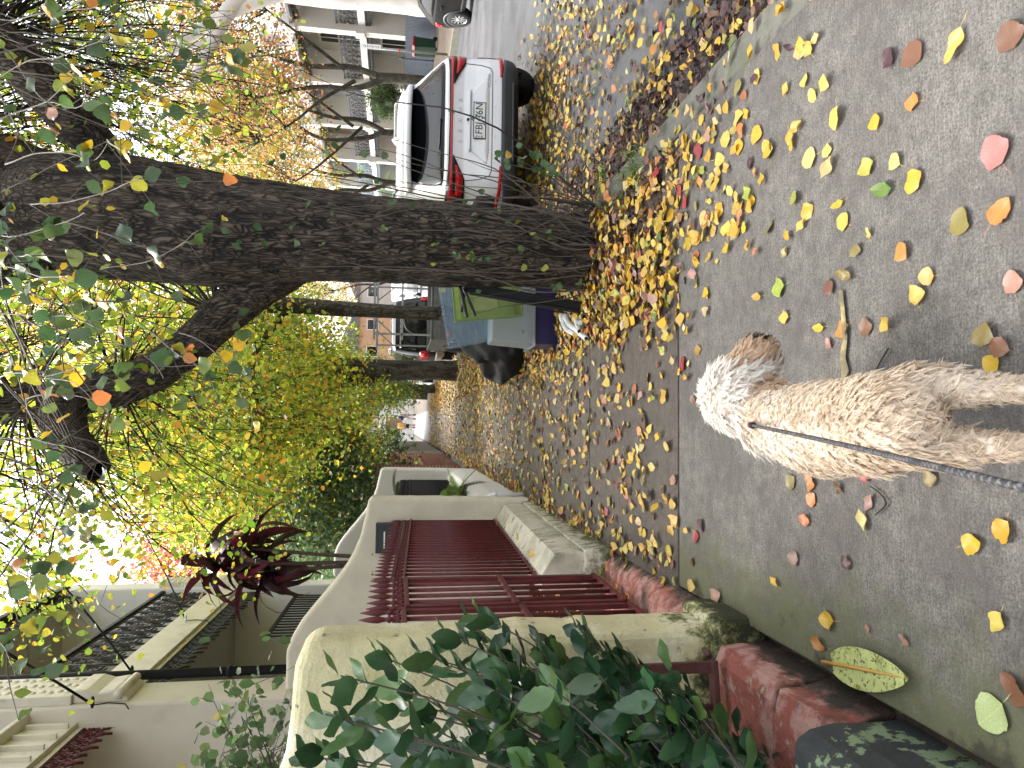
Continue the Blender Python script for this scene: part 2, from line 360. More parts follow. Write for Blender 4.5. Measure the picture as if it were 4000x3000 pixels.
for i in range(len(js)-1):
    slab(-0.90 if js[i] < 15.8 or js[i] > 18 else -1.6, 0.67, js[i]+0.012, js[i+1], (CONC_B, CONC_B, CONC_B, CONC_C, CONC_C)[i] if i < 5 else CONC_C, 0.002*((i*7) % 3-1))
slab(0.6, 1.66, 3.802, 4.1, CONC_B, -0.02, 'broken_slab')
MB().box(-0.95, 1.7, -3, 69, -0.28, -0.09).build('slab_bed', SOIL, path)
fp2 = tag(MB().box(-40, 40, 68.1, 74, -0.2, 0.0).build('cross_street', CONC_C), kind='structure')

VERGE = mat('verge_soil', (0.07, 0.05, 0.035), 0.9, 0.4, 12, 1.0, 45, 0.02, stains=[((0.16, 0.12, 0.07), 22, 0.55, 0.08), ((0.025, 0.018, 0.014), 35, 0.58, 0.08)])
verge = strip('verge', 0.66, 1.72, 4.05, 68, lambda X, Y: -0.025+0.05*np.exp(-((X-1.47)**2+(Y-5.8)**2)/0.5), VERGE, 18, 120, 0.02)
def asphalt(name):
    m, nt, p, o = _new(name)
    g = _noise(nt, 120, 3, 0.8); b = _noise(nt, 0.5, 5, 0.6)
    base = _ramp(nt, b, [(0.3, (0.045, 0.046, 0.05)), (0.7, (0.085, 0.087, 0.093))])
    base = _mix(nt, 0.7, base, _mix(nt, 1.0, base, _ramp(nt, g, [(0.35, (0.5, 0.5, 0.5)), (0.65, (1.5, 1.5, 1.5))]), 'MULTIPLY'))
    nt.links.new(base, p.inputs['Base Color'])
    nt.links.new(_ramp(nt, _noise(nt, 1.1, 5, 0.6), [(0.4, (0.30,)*3), (0.62, (0.6,)*3)]), p.inputs['Roughness'])
    _bump(nt, p, g, 0.5, 0.005); return m
ASPH = asphalt('wet_asphalt')
road = strip('road', 1.80, 12.75, -40, 140, lambda X, Y: -0.225+0.10*(1-((X-7.2)/5.5)**2).clip(0, 1), ASPH, 24, 60, 0.003)
MUD = mat('gutter_mulch', (0.035, 0.024, 0.018), 0.75, 0.4, 20, 1.0, 60, 0.02, stains=[((0.09, 0.06, 0.045), 45, 0.55, 0.08)])
gut = strip('gutter', 1.86, 2.55, 2.2, 7.0, lambda X, Y: -0.205+0.06*np.exp(-((X-2.0)/0.25)**2)+0.01*np.sin(Y*4), MUD, 22, 110, 0.016)
KERB = mat('kerb_stone', (0.13, 0.127, 0.105), 0.85, 0.25, 6, 0.6, 60, 0.008, stains=[((0.08, 0.10, 0.035), 4, 0.55, 0.15), ((0.05, 0.045, 0.035), 9, 0.62, 0.1)])
kerb = empty('kerb'); tag(kerb, kind='structure'); kr = np.random.default_rng(3)
y = 0.0
while y < 46:
    L = kr.uniform(1.0, 1.5) if y < 12 else 4.5
    if not (4.3 < y+L/2 < 4.9): MB().box(1.68+kr.uniform(-.01, .01), 1.86+kr.uniform(-.015, .015), y+0.012, y+L, -0.3, -0.005-kr.uniform(0, .02)).build('kerb_stone', KERB, kerb, bevel=0.02)
    y += L
y = 8.0
while y < 90:
    MB().box(12.72, 12.9, y+0.02, y+5.5, -0.3, 0.0).build('kerb_stone', KERB, kerb, bevel=0.02); y += 5.5
fpath2 = strip('far_verge', 12.88, 40, -10, 110, lambda X, Y: 0.0+np.clip((X-12.9)/5.0, 0, 1)*0.16, mat('far_verge_soil', (0.13, 0.10, 0.075), 0.9, 0.3, 3, 0.3), 10, 20, 0.0)
# ------------------------------------------------------------------ left side: garden walls, gates, iron fences, steps
def rough_wall(name, poly_xz, y0, y1, m, parent, amp=0.006, bev=0.035, step=0.07, seed=1):
    """a rendered wall: outline in x-z extruded along y, edges rounded, faces slightly uneven"""
    r = np.random.default_rng(seed)
    P = np.array(poly_xz); out = []
    for i in range(len(P)):                                   # resample the outline
        a, b = P[i], P[(i+1) % len(P)]; n = max(1, int(np.linalg.norm(b-a)/step))
        for k in range(n): out.append(a+(b-a)*k/n)
    out = np.array(out)+r.normal(0, amp*0.5, (len(out), 2))
    bm = bmesh.new(); f0 = [bm.verts.new((p[0], y0, p[1])) for p in out]
    face = bm.faces.new(f0); ret = bmesh.ops.extrude_face_region(bm, geom=[face])
    bmesh.ops.translate(bm, vec=(0, y1-y0, 0), verts=[v for v in ret['geom'] if isinstance(v, bmesh.types.BMVert)])
    bmesh.ops.recalc_face_normals(bm, faces=bm.faces)
    me = bpy.data.meshes.new(name); bm.to_mesh(me); bm.free(); me.materials.append(m)
    o = inst(name, me, parent)
    b = o.modifiers.new('bevel', 'BEVEL'); b.width = bev; b.segments = 4; b.limit_method = 'ANGLE'; b.angle_limit = math.radians(50)
    return o
WING = [(-0.86, -0.1), (-0.84, 1.0), (-0.83, 1.80), (-0.88, 1.845), (-1.02, 1.87), (-1.25, 1.92), (-1.45, 1.99), (-1.64, 2.10), (-1.84, 2.25), (-2.03, 2.41), (-2.21, 2.55), (-2.36, 2.64), (-2.51, 2.69), (-2.95, 2.70), (-2.95, -0.1)]
w1 = [(-0.875, -0.1), (-0.88, 1.0), (-0.89, 1.84), (-0.91, 1.91), (-0.98, 1.935), (-1.32, 1.96), (-1.5, 2.02), (-1.7, 2.13), (-1.9, 2.30), (-2.2, 2.55), (-2.5, 2.69), (-2.95, 2.72), (-2.95, -0.1)]
def mossy(name, base):
    """render with moss and damp that grew up from the ground"""
    m = base.copy(); m.name = name; nt = m.node_tree; p = next(n for n in nt.nodes if n.type == 'BSDF_PRINCIPLED'); src = p.inputs['Base Color'].links[0].from_socket
    tc = nt.nodes.new('ShaderNodeTexCoord'); sx = nt.nodes.new('ShaderNodeSeparateXYZ'); nt.links.new(tc.outputs['Object'], sx.inputs[0])
    mr_ = nt.nodes.new('ShaderNodeMapRange'); mr_.inputs[1].default_value = .55; mr_.inputs[2].default_value = .05; mr_.inputs[3].default_value = -.22; mr_.inputs[4].default_value = .22; nt.links.new(sx.outputs['Z'], mr_.inputs[0])
    ad = nt.nodes.new('ShaderNodeMath'); nt.links.new(mr_.outputs[0], ad.inputs[0]); nt.links.new(_noise(nt, 9, 9, .75), ad.inputs[1])
    c = _mix(nt, _ramp(nt, ad.outputs[0], [(.50, (0, 0, 0)), (.60, (1, 1, 1))]), src, (.14, .15, .055)); c = _mix(nt, _ramp(nt, ad.outputs[0], [(.60, (0, 0, 0)), (.68, (1, 1, 1))]), c, (.03, .033, .014))
    nt.links.new(c, p.inputs['Base Color']); return m
MOSSY = mossy('mossy_yellow_render', YCREAM)
def dirty(name, base, z0, z1, c1, c2):
    m = mossy(name, base); nt = m.node_tree
    for n in nt.nodes:
        if n.type == 'MAP_RANGE': n.inputs[1].default_value = z0; n.inputs[2].default_value = z1
        if n.type == 'MIX' and n.inputs[7].default_value[0] in (0,): pass
    mx = [n for n in nt.nodes if n.type == 'MIX'][-2:]; mx[0].inputs[7].default_value = (*c1, 1); mx[1].inputs[7].default_value = (*c2, 1); return m
REDSTEP_D = dirty('dirty_red_step', REDSTEP, .14, -.02, (.11, .06, .045), (.035, .027, .02)); PLINTH_D = dirty('dirty_plinth', PLINTH_R, .34, -.02, (.20, .20, .12), (.08, .085, .04))
wing1 = empty('garden_wall', (0, 0, 0)); tag(wing1, 'yellow-cream rendered garden wall with rounded top behind the glossy green shrub', 'wall', 'curved garden walls between the front yards')
rough_wall('wall_body', w1, 3.02, 3.34, MOSSY, wing1, 0.006, 0.06)
MB().box(-1.2, -0.83, 2.99, 3.365, -0.1, 0.17).build('footing_stone', MOSSY, wing1, bevel=0.03)
wing2 = empty('garden_wall'); tag(wing2, 'cream rendered garden wall sweeping up to the house behind the red iron fence', 'wall', 'curved garden walls between the front yards')
rough_wall('wall_body', WING, 8.32, 8.58, CREAM, wing2, 0.004, 0.05, seed=2)
wing3 = empty('garden_wall'); tag(wing3, 'white rendered garden wall next to the brick pillar', 'wall', 'curved garden walls between the front yards')
rough_wall('wall_body', [(x-0.04, z) for x, z in WING], 14.45, 14.75, WHITE_R, wing3, 0.003, 0.06, seed=3)

# red gate threshold and the neighbour's red step
st = empty('red_step'); tag(st, 'red painted concrete step under the red double gate', 'step')
us = rough_wall('upper_step', [(-1.45, -0.1), (-1.45, 0.135), (-1.03, 0.14), (-0.965, 0.125), (-0.87, 0.02), (-0.87, -0.1)], 3.37, 5.0, REDSTEP_D, st, 0.009, 0.007)
for v in us.data.vertices:
    if v.co.y > 4.9 and v.co.z > 0: v.co.z -= .075
MB().box(-2.3, -1.46, 3.36, 5.0, -0.1, 0.06).build('inner_path', REDSTEP, st, bevel=0.02)
st2 = empty('red_step'); tag(st2, 'cracked pinkish red step at the open rusty gate beside the dark stone block', 'step')
rough_wall('upper_step', [(-1.55, -0.1), (-1.55, 0.16), (-1.0, 0.165), (-0.945, 0.145), (-0.92, -0.1)], 2.52, 2.985, REDSTEP_D, st2, 0.010, 0.008, seed=5)
rough_wall('lower_step', [(-1.5, -0.1), (-1.5, 0.150), (-1.0, 0.155), (-0.955, 0.135), (-0.925, -0.1)], 2.18, 2.51, REDSTEP_D, st2, 0.010, 0.008, seed=6)
PEEL = mat('peeling_green_paint', (0.04, 0.045, 0.045), 0.7, 0.3, 8, 0.6, 60, 0.01, stains=[((0.20, 0.27, 0.15), 9, 0.545, 0.015), ((0.10, 0.10, 0.06), 3, 0.6, 0.15)])
pl0 = empty('stone_plinth'); tag(pl0, 'dark stone block with flaking pale green paint at the corner of the footpath', 'plinth')
rough_wall('block', [(-1.75, -0.1), (-1.75, 0.30), (-1.20, 0.30), (-0.97, 0.285), (-0.945, 0.24), (-0.935, -0.1)], 0.9, 2.16, PEEL, pl0, 0.012, 0.014, seed=7)

plc = empty('fence_plinth', (0, 0, .19)); plc.rotation_euler = (-.036, 0, 0); tag(plc, 'weathered cream plinth with sloping top and long crack under the red iron fence', 'plinth')
rough_wall('base', [(-1.20, -0.1), (-1.20, 0.5), (-1.06, 0.5), (-0.915, 0.405), (-0.90, 0.25), (-0.90, 0.2)] , 5.06, 8.31, PLINTH_D, plc, 0.004, 0.012, seed=8)
rough_wall('footing', [(-1.2, -0.12), (-1.2, 0.19), (-0.885, 0.19), (-0.865, -0.12)], 5.02, 8.33, PLINTH_D, plc, 0.006, 0.012, seed=9)
plw = empty('fence_plinth'); tag(plw, 'white rounded plinth under the black iron fence with ferns', 'plinth')
rough_wall('base', [(-1.28, -0.1), (-1.28, 0.46), (-1.2, 0.52), (-1.05, 0.52), (-0.93, 0.44), (-0.89, 0.30), (-0.88, -0.1)], 8.72, 14.44, WHITE_R, plw, 0.004, 0.03, seed=10)
MB().tube([(-1.0, 8.66, 0.52), (-0.9, 8.66, 0.47), (-0.855, 8.66, 0.40), (-0.845, 8.66, 0.0)], 0.032, 10).build('drain_pipe', WPAINT, plw, True)
MB().lathe([(.04, 0), (.04, .05)], (-0.85, 8.66, 0.33), 10).build('pipe_collar', WPAINT, plw, True)

# --- cast-iron fence pieces
def spear(h=0.2, r=0.02):
    r = r*.72
    return [(r*.6, 0), (r*1.25, h*.06), (r*.6, h*.12), (r*.7, h*.2), (r*1.5, h*.28), (r*.7, h*.34), (r*.9, h*.42), (r*1.4, h*.55), (r*1.0, h*.75), (r*.15, h)]
bar_me = {}
def bar_mesh(h, r, m, nm): 
    k = (round(h, 3), r, m.name, nm)
    if k not in bar_me: bar_me[k] = MB().lathe([(r, 0), (r, h)], n=8).mesh(nm, m, True)
    return bar_me[k]
def spear_mesh(h, r, m):
    k = ('s', round(h, 3), r, m.name)
    if k not in bar_me: bar_me[k] = MB().lathe(spear(h, r), n=8).mesh('spearhead', m, True)
    return bar_me[k]
def iron_fence(name, label, x, y0, y1, zb, zr, ztip, m, n, r, group=None, lace=True):
    e = empty(name, (x, y0, zb)); tag(e, label, 'fence', group)
    for i in range(n):
        yy = (y1-y0)*(i+0.5)/n
        b = inst('bar', bar_mesh(zr-zb+0.02, r, m, 'bar'), e, (0, yy, 0))
        inst('spearhead', spear_mesh(ztip-zr-0.01, r*1.25, m), b, (0, 0, zr-zb+0.021))
    L = y1-y0
    MB().box(-0.022, 0.022, 0, L, zr-zb-0.022, zr-zb-0.004).build('top_rail', m, e, bevel=0.003)
    MB().box(-0.018, 0.018, 0, L, 0.02, 0.036).build('bottom_rail', m, e, bevel=0.003)
    if lace:
        q = MB(); k = int(L/0.06)
        for i in range(k):
            c = L*(i+.5)/k; pts = [(0, c+0.024*math.cos(t), zr-zb+0.03+0.024*math.sin(t)) for t in np.linspace(0, 2*math.pi, 9)]
            q.tube(pts, 0.006, 4, False)
        q.box(-0.01, 0.01, 0, L, zr-zb+0.052, zr-zb+0.064)
        q.build('ring_band', m, e, True)
    return e
iron_fence('iron_fence', 'maroon iron fence with spear tips on the cream plinth', -1.10, 5.12, 8.30, 0.50, 1.49, 1.69, MAROON, 23, 0.0125).rotation_euler = (-.036, 0, 0)
iron_fence('iron_fence', 'black iron fence behind ferns on the white plinth', -1.12, 8.74, 14.42, 0.50, 1.38, 1.56, BLACKM, 52, 0.017).rotation_euler = (-.02, 0, 0)
def gate(name, label, x, y0, y1, zb, zmid, zr, ztip, m, rz=0.0, n=4, hinge=None):
    e = empty(name, (x, y0, zb), rz); tag(e, label, 'gate', 'leaves of the red double gate' if m is MAROON else None); L = y1-y0
    for yy in (0.0, L-0.03): MB().box(-0.014, 0.014, yy, yy+0.045, 0, zr-zb).build('stile', m, e, bevel=0.003)
    for i in range(n):
        yy = 0.045+(L-0.09)*(i+0.7)/(n+0.4)
        b = inst('bar', bar_mesh(zr-zb, 0.0135, m, 'bar'), e, (0, yy, 0)); inst('spearhead', spear_mesh(ztip-zr, 0.021, m), b, (0, 0, zr-zb+0.012))
    for yy in (0.02, L-0.01): inst('spearhead', spear_mesh(ztip-zr, 0.021, m), e, (0, yy, zr-zb+0.012))
    for z, h in ((0.0, .03), (zmid-zb, .035), (zr-zb-0.02, .03)): MB().box(-0.024, 0.024, -0.005, L+0.02, z, z+h).build('rail', m, e, bevel=0.006)
    q = MB()
    for i in range(int(L/0.07)):
        c = 0.03+0.07*i; q.tube([(0.0, c+0.026*math.cos(t), zr-zb+0.035+0.026*math.sin(t)) for t in np.linspace(0, 2*math.pi, 9)], 0.006, 4, False)
    q.build('ring_band', m, e, True)
    MB().tube([(0.0, -.02, .03), (0.05, -.04, .03)], .012, 6).build('hinge_pin', m, e, True)
    return e
gate('iron_gate', 'far leaf of the red iron double gate beside the maroon fence', -1.07, 4.26, 5.03, 0.13, 0.80, 1.47, 1.69, MAROON)
gate('iron_gate', 'near leaf of the red iron double gate beside the yellow-cream wall', -1.075, 3.42, 4.22, 0.13, 0.78, 1.49, 1.72, MAROON)
g3 = gate('iron_gate', 'rusty iron gate standing open against the yellow-cream wall behind the shrub', -0.98, 2.90, 3.85, 0.20, 0.75, 1.05, 1.2, RUST, math.radians(90+8), 4)
# letterbox on the second garden wall
lb = empty('letterbox', (-1.28, 8.26, 1.62)); tag(lb, 'black metal letterbox with a paper in its slot on the cream wall', 'letterbox')
lb.scale = (.78, .78, .78); MB().box(-0.21, 0.21, -0.09, 0.07, -0.17, 0.17).build('box', BPLASTIC, lb, bevel=0.012)
MB().box(-0.17, 0.17, -0.100, -0.088, 0.05, 0.11).build('flap', CHAR, lb, bevel=0.004)
MB().box(-0.14, 0.10, -0.104, -0.099, 0.035, 0.055).build('paper', WPAINT, lb)
MB().lathe([(.018, 0), (.018, .01), (.012, .016)], (0.03, -0.107, -0.03), 12, 1).build('lock', ALLOY, lb, True)

# --- brick fence beyond the white wall, bricks one by one
BRICK = mat('red_brick', (0.235, 0.085, 0.055), 0.85, 0.35, 3, 0.5, 60, 0.006, stains=[((0.12, 0.06, 0.05), 5, 0.55, 0.15), ((0.30, 0.15, 0.10), 9, 0.6, 0.1)])
MORTAR = mat('mortar', (0.40, 0.37, 0.32), 0.9, 0.15, 10, 0.3)
bk = empty('brick_fence', (-1.0, 17.5, 0)); tag(bk, 'red brick pillars joined by a low brick wall beyond the white wall', 'fence')
def brick_me(lx, ly, lz): return MB().box(0, lx, 0, ly, 0, lz).mesh('brick', BRICK)
bp = brick_me(0.222, 0.105, 0.066); bq = brick_me(0.105, 0.222, 0.066); rb = np.random.default_rng(2)
def pillar(y, n, w=0.46):
    MB().box(-w+0.008, -0.008, y+0.008, y+w-0.008, 0, n*0.082).build('pillar_core', MORTAR, bk)
    for c in range(n):
        z = c*0.082+0.006
        for k in range(2):
            if c % 2: inst('brick', bp, bk, (-w+k*0.235, y-0.001+rb.uniform(-.004, .002), z)); inst('brick', bq, bk, (-0.1035+rb.uniform(0, .003), y+0.11+k*0.0, z)) if k == 0 else None
            else: inst('brick', bp, bk, (-w+k*0.235, y+rb.uniform(-.004, .002), z)); inst('brick', bq, bk, (-0.105+rb.uniform(0, .003), y+0.235, z)) if k else None
    MB().box(-w-0.03, 0.03, y-0.03, y+w+0.03, n*0.082, n*0.082+0.07).build('pillar_cap', BRICK, bk, bevel=0.01)
pillar(0.0, 24); pillar(4.4, 20); pillar(6.6, 20)
MB().box(-0.30, -0.012, 0.47, 4.39, 0, 0.84).build('wall_core', MORTAR, bk)
for c in range(10):
    for k in range(16):
        inst('brick', bq, bk, (-0.105+rb.uniform(-.001, .004), 0.475+k*0.24+(0.12 if c % 2 else 0), c*0.082+0.006))
MB().box(-0.32, 0.01, 0.47, 4.39, 0.825, 0.87).build('coping', BRICK, bk, bevel=0.008)
MB().box(-0.30, -0.006, 4.9, 6.6, 0, 0.80).build('wall_core', BRICK, bk)
for i in range(22): inst('rail_bar', bar_mesh(0.75, 0.012, BLACKM, 'rail_bar'), bk, (-0.16, 0.6+i*0.17, 0.87))
MB().box(-0.18, -0.14, 0.47, 4.39, 1.55, 1.59).build('top_rail', BLACKM, bk)
# --- grey paling fence
PAL = mat('grey_paling', (0.30, 0.27, 0.24), 0.85, 0.3, 5, 0.5, 40, 0.006, stretch=(1, 6, 0.4))
pf = empty('paling_fence', (-1.0, 24.8, 0)); tag(pf, 'weathered grey timber paling fence along the footpath', 'fence')
pm = [MB().prism([(0, 0), (0.1, 0), (0.1, h), (0.05, h+.015), (0, h)], 0, -0.02, 0).mesh('paling', PAL) for h in (1.62, 1.66, 1.7)]
for i in range(150): inst('paling', pm[i*7 % 3], pf, (rb.uniform(-.012, .012), i*0.112, 0))
for z in (0.4, 1.3): MB().box(-0.07, -0.025, 0, 16.8, z, z+0.07).build('rail', PAL, pf)

# ------------------------------------------------------------------ terrace houses on the left
def lace_mesh(name, L, H, m, seed=0, fringe=False, r=0.011):
    """one cast-iron lace panel: frame bars, scrolls and rings in the y-z plane"""
    q = MB(); 
    def arc(cy, cz, rad, a0, a1, n=9, rr=r): q.tube([(0, cy+rad*math.cos(t), cz+rad*math.sin(t)) for t in np.linspace(a0, a1, n)], rr, 4, False)
    if not fringe:
        q.box(-.012, .012, 0, 0.02, 0, H); q.box(-.01, .01, 0, L, 0, .02); q.box(-.01, .01, 0, L, H-.02, H)
        c = L/2
        for s in (-1, 1):
            arc(c+s*L*.24, H*.30, L*.21, 0, 2*math.pi); arc(c+s*L*.24, H*.70, L*.21, 0, 2*math.pi)
            arc(c+s*L*.24, H*.30, L*.11, 0, 1.6*math.pi); arc(c+s*L*.24, H*.70, L*.11, 0, 1.6*math.pi)
            arc(c, H*.5, L*.34, s*math.pi/2-1.1, s*math.pi/2+1.1); arc(c+s*L*.46, H*.5, L*.17, 0, 2*math.pi)
        q.tube([(0, c, 0), (0, c, H)], r*1.5, 4); arc(c, H*.5, L*.12, 0, 2*math.pi); arc(c, H*.86, L*.1, 0, 2*math.pi); arc(c, H*.14, L*.1, 0, 2*math.pi)
        for z in (.2, .4, .6, .8): q.tube([(0, 0, H*z), (0, c, H*(z+.08)), (0, L, H*z)], r, 4)
    else:
        q.box(-.012, .012, 0, L, H-.02, H); q.box(-.01, .01, 0, L, H*.55, H*.58)
        k = max(3, int(L/0.16))
        for i in range(k):
            c = L*(i+.5)/k; w = L/k
            arc(c, H*.78, w*.42, 0, 2*math.pi, 9); arc(c, H*.78, w*.2, 0, 2*math.pi, 7)
            arc(c, H*.55, w*.48, math.pi, 2*math.pi, 9); arc(c, H*.36, w*.25, 0, 2*math.pi, 7); q.tube([(0, c, H*.56), (0, c, 0.02+H*.1*(i % 2))], r*1.3, 4)
    return q.mesh(name, m, True)
HW = mat('house_render_cream', (0.70, 0.65, 0.54), 0.85, 0.07, 1.5, 0.15, 50, 0.003, stains=[((0.40, 0.36, 0.28), 0.9, 0.58, 0.3)])
HG = mat('house_render_grey', (0.64, 0.62, 0.56), 0.85, 0.07, 1.5, 0.15, 50, 0.003, stains=[((0.33, 0.31, 0.27), 0.9, 0.56, 0.3)])
FASC = mat('cream_fascia', (0.70, 0.66, 0.54), 0.6, 0.1, 4, 0.1, stains=[((0.30, 0.26, 0.18), 6, 0.6, 0.2)])
SLATE = mat('roof_iron', (0.12, 0.12, 0.125), 0.5, 0.15, 4, 0.1)
DARKG = glass_mat('dark_window_glass', (0.012, 0.013, 0.016), 0.06)
CEIL = mat('verandah_boards', (0.42, 0.40, 0.35), 0.7, 0.1, 3, 0.1)
def left_house(label, y0, y1, wallm, lacem, railm, zt=7.55, modillion=False, arch=True):
    e = empty('terrace_house', (-3.2, y0, 0)); tag(e, label, 'house', 'terrace houses behind the garden walls'); L = y1-y0
    q = MB(); q.box(-1.95, -1.75, 0, L, -0.1, 4.5); q.box(-1.95, -1.75, 0, L, 4.5, zt+.3); q.build('front_wall', wallm, e)
    MB().box(-6.5, -1.96, 0, L, -0.1, zt+.2).build('rear_body', wallm, e)
    MB().box(-1.75, 0.0, 0.02, L-.02, 4.52, 4.62).build('balcony_floor', CEIL, e)
    MB().box(0.0, 0.05, 0.0, L, 4.50, 4.96).build('fascia', FASC, e, bevel=0.006)
    MB().box(-0.30, 0.0, 0.0, L, 4.44, 4.50).build('soffit', FASC, e)
    if modillion:
        md = MB().box(-0.0, 0.045, 0, 0.03, 0, 0.40).mesh('modillion', FASC)
        for i in range(int(L/0.24)): inst('modillion', md, e, (0.05, 0.1+i*0.24, 4.53))
        MB().box(0.0, 0.17, 0, L, 4.965, 5.02).build('cornice', FASC, e, bevel=0.01)
    n = max(1, round(L/0.62)); pl = L/n; pm = lace_mesh('lace_panel', pl, 0.80, lacem)
    for i in range(n): inst('lace_panel', pm, e, (0.0, i*pl, 4.99))
    MB().box(-0.035, 0.045, 0, L, 5.79, 5.86).build('handrail', railm, e, bevel=0.01)
    fm = lace_mesh('lace_fringe', pl, 0.36, lacem, fringe=True)
    for i in range(n): inst('lace_fringe', fm, e, (-0.02, i*pl, 4.08)); inst('lace_fringe', fm, e, (-0.02, i*pl, zt-.42))
    q = MB(); q.prism([(0.12, zt), (0.12, zt+.1), (-1.9, zt+.75), (-1.9, zt+.62)], 1, 0, L); q.build('verandah_roof', SLATE, e)
    MB().box(0.0, 0.14, 0, L, zt-.06, zt+.06).build('gutter', railm, e, bevel=0.02)
    MB().box(-1.74, -0.05, 0.02, L-.02, zt-.04, zt).build('verandah_ceiling', CEIL, e)
    for z0 in (0.35, 5.1):                                     # french doors / windows with round heads
        for yc in (L*.28, L*.72):
            h = 2.3; ww = 0.55
            pts = [(yc-ww, z0), (yc+ww, z0)]+[(yc+ww*math.cos(t), z0+h-ww*.7+ww*.7*math.sin(t)) for t in np.linspace(0, math.pi, 9)]
            fr = MB().prism([(yc+(a-yc)*1.16, z0+(b-z0)*1.05) for a, b in pts], 0, -1.75, -1.68).build('window', WHITE_R, e, bevel=.01)
            MB().prism(pts, 0, -1.70, -1.665).build('pane', DARKG, fr); MB().box(-1.66, -1.63, yc-.02, yc+.02, z0, z0+h).build('mullion', WPAINT, fr)
    return e
def fin(label, y0, y1, m, x0=-3.12, ztop=8.1, corbel=True):
    e = empty('party_wall', (x0, y0, 0)); tag(e, label, 'wall', 'party walls between the terrace houses'); w = y1-y0
    MB().box(-7.5, 0.0, 0, w, -0.1, ztop).build('wall_body', m, e, bevel=.03)
    MB().box(-1.0, 0.05, -.03, w+.03, ztop, ztop+.12).build('cap', m, e, bevel=.03)
    if corbel:
        b = MB().box(0.0, 0.10, 0.02, w-.02, 4.85, 5.85).build('corbel_block', FASC, e, bevel=.01)
        vm = MB().lathe([(.034, 0), (.03, .012), (.012, .02)], n=7, axis=0).mesh('vermiculation', FASC, True)
        for i in range(3):
            for j in range(11): inst('vermiculation', vm, b, (0.10, w*(i+.7)/3.4+(.03 if j % 2 else 0), 4.93+j*.085))
        MB().prism([(0.0, 4.3), (0.05, 4.32), (0.12, 4.45), (0.10, 4.6), (0.14, 4.72), (0.14, 4.85), (0.0, 4.85)], 1, 0.06, w-.06).build('scroll_bracket', FASC, e, bevel=.02)
        MB().lathe([(.05, 0.04), (.05, w-.04)], (0.08, 0, 4.40), 12, 1).build('scroll', FASC, e, True)
    return e
h1 = left_house('cream terrace house with maroon lacework behind the red gate', 3.1, 8.25, HW, MAROON, MAROON, modillion=True)
h2 = left_house('grey cream terrace house with charcoal lacework balcony', 8.95, 14.35, HG, CHAR, BLACKM)
h1.location.z = .42; h1.rotation_euler = (-.03, 0, 0); h2.location.z = .10; h2.rotation_euler = (-.03, 0, 0)
vs_ = MB(); vs_.box(-.11, -.08, 2.6, 5.3, 3.40, 3.46); vs_.box(-.11, -.08, 2.6, 5.3, 1.2, 1.26); vs_.build('screen_rail', BLACKM, h2)
for k in range(17): inst('screen_bar', bar_mesh(2.2, .014, BLACKM, 'screen_bar'), h2, (-.095, 2.65+k*.165, 1.24))
fin('cream party wall with studded block between maroon and charcoal lacework', 8.28, 8.92, HW, -2.98)
fin('white party wall at the far end of the terrace row', 14.38, 14.85, WHITE_R, -3.10, 7.9)
dp = empty('downpipe', (-2.93, 9.02, 0)); tag(dp, 'black downpipe beside the cream party wall', 'pipe')
MB().tube([(0, 0, 0), (0, 0, 7.3), (-.1, 0, 7.5)], 0.055, 12).build('pipe', BLACKM, dp, True)
for z in (1.5, 3.4, 6.2): MB().lathe([(.065, 0), (.065, .05)], (0, 0, z), 12).build('bracket', BLACKM, dp, True)
for z, yy, lab in ((3.0, 11.2, 'small black wall lamp under the charcoal lacework balcony'),):
    l = empty('wall_lamp', (-4.93, yy, z)); tag(l, lab, 'lamp'); MB().box(-.02, .12, -.08, .08, 0, .2).build('housing', BLACKM, l, bevel=.01); MB().box(0.02, .1, -.06, .06, -.03, -.001).build('lens', mat('amber', (.5, .2, .03), .3, .05, 5, 0), l)
# service cables to the houses
for i, (a, b, lab) in enumerate([((0.9, 16.0, 9.2), (-3.12, 12.1, 4.75), 'black service cable running to the charcoal balcony fascia'), ((0.9, 11.0, 9.6), (-3.12, 9.7, 4.72), 'black service cable running beside the studded block'), ((0.6, 6.5, 9.5), (-2.95, 8.2, 4.6), 'black service cable running to the maroon house'),]):
    a = np.array(a); b = np.array(b); pts = [a+(b-a)*t-np.array([0, 0, 1.0])*4*0.35*t*(1-t) for t in np.linspace(0, 1, 16)]
    c = empty('service_cable', tuple(b)); tag(c, lab, 'cable')
    q = MB(); q.tube([p-b for p in pts], 0.010, 5); q.tube([np.array([.008, .008, 0])+p-b for p in pts], 0.008, 5); q.build('wire', BLACKM, c, True)
    MB().lathe([(.012, -.06), (.020, -.03), (.020, .03), (.010, .06)], (0.03, 0, 0), 8, 0).build('insulator', WPAINT if i == 0 else BLACKM, c, True)
    MB().tube([(0, 0, 0), (-.02, .1, -.12), (-.02, .05, -.3), (-.05, -.02, -.36)], .007, 5).build('drop_loop', BLACKM, c, True)
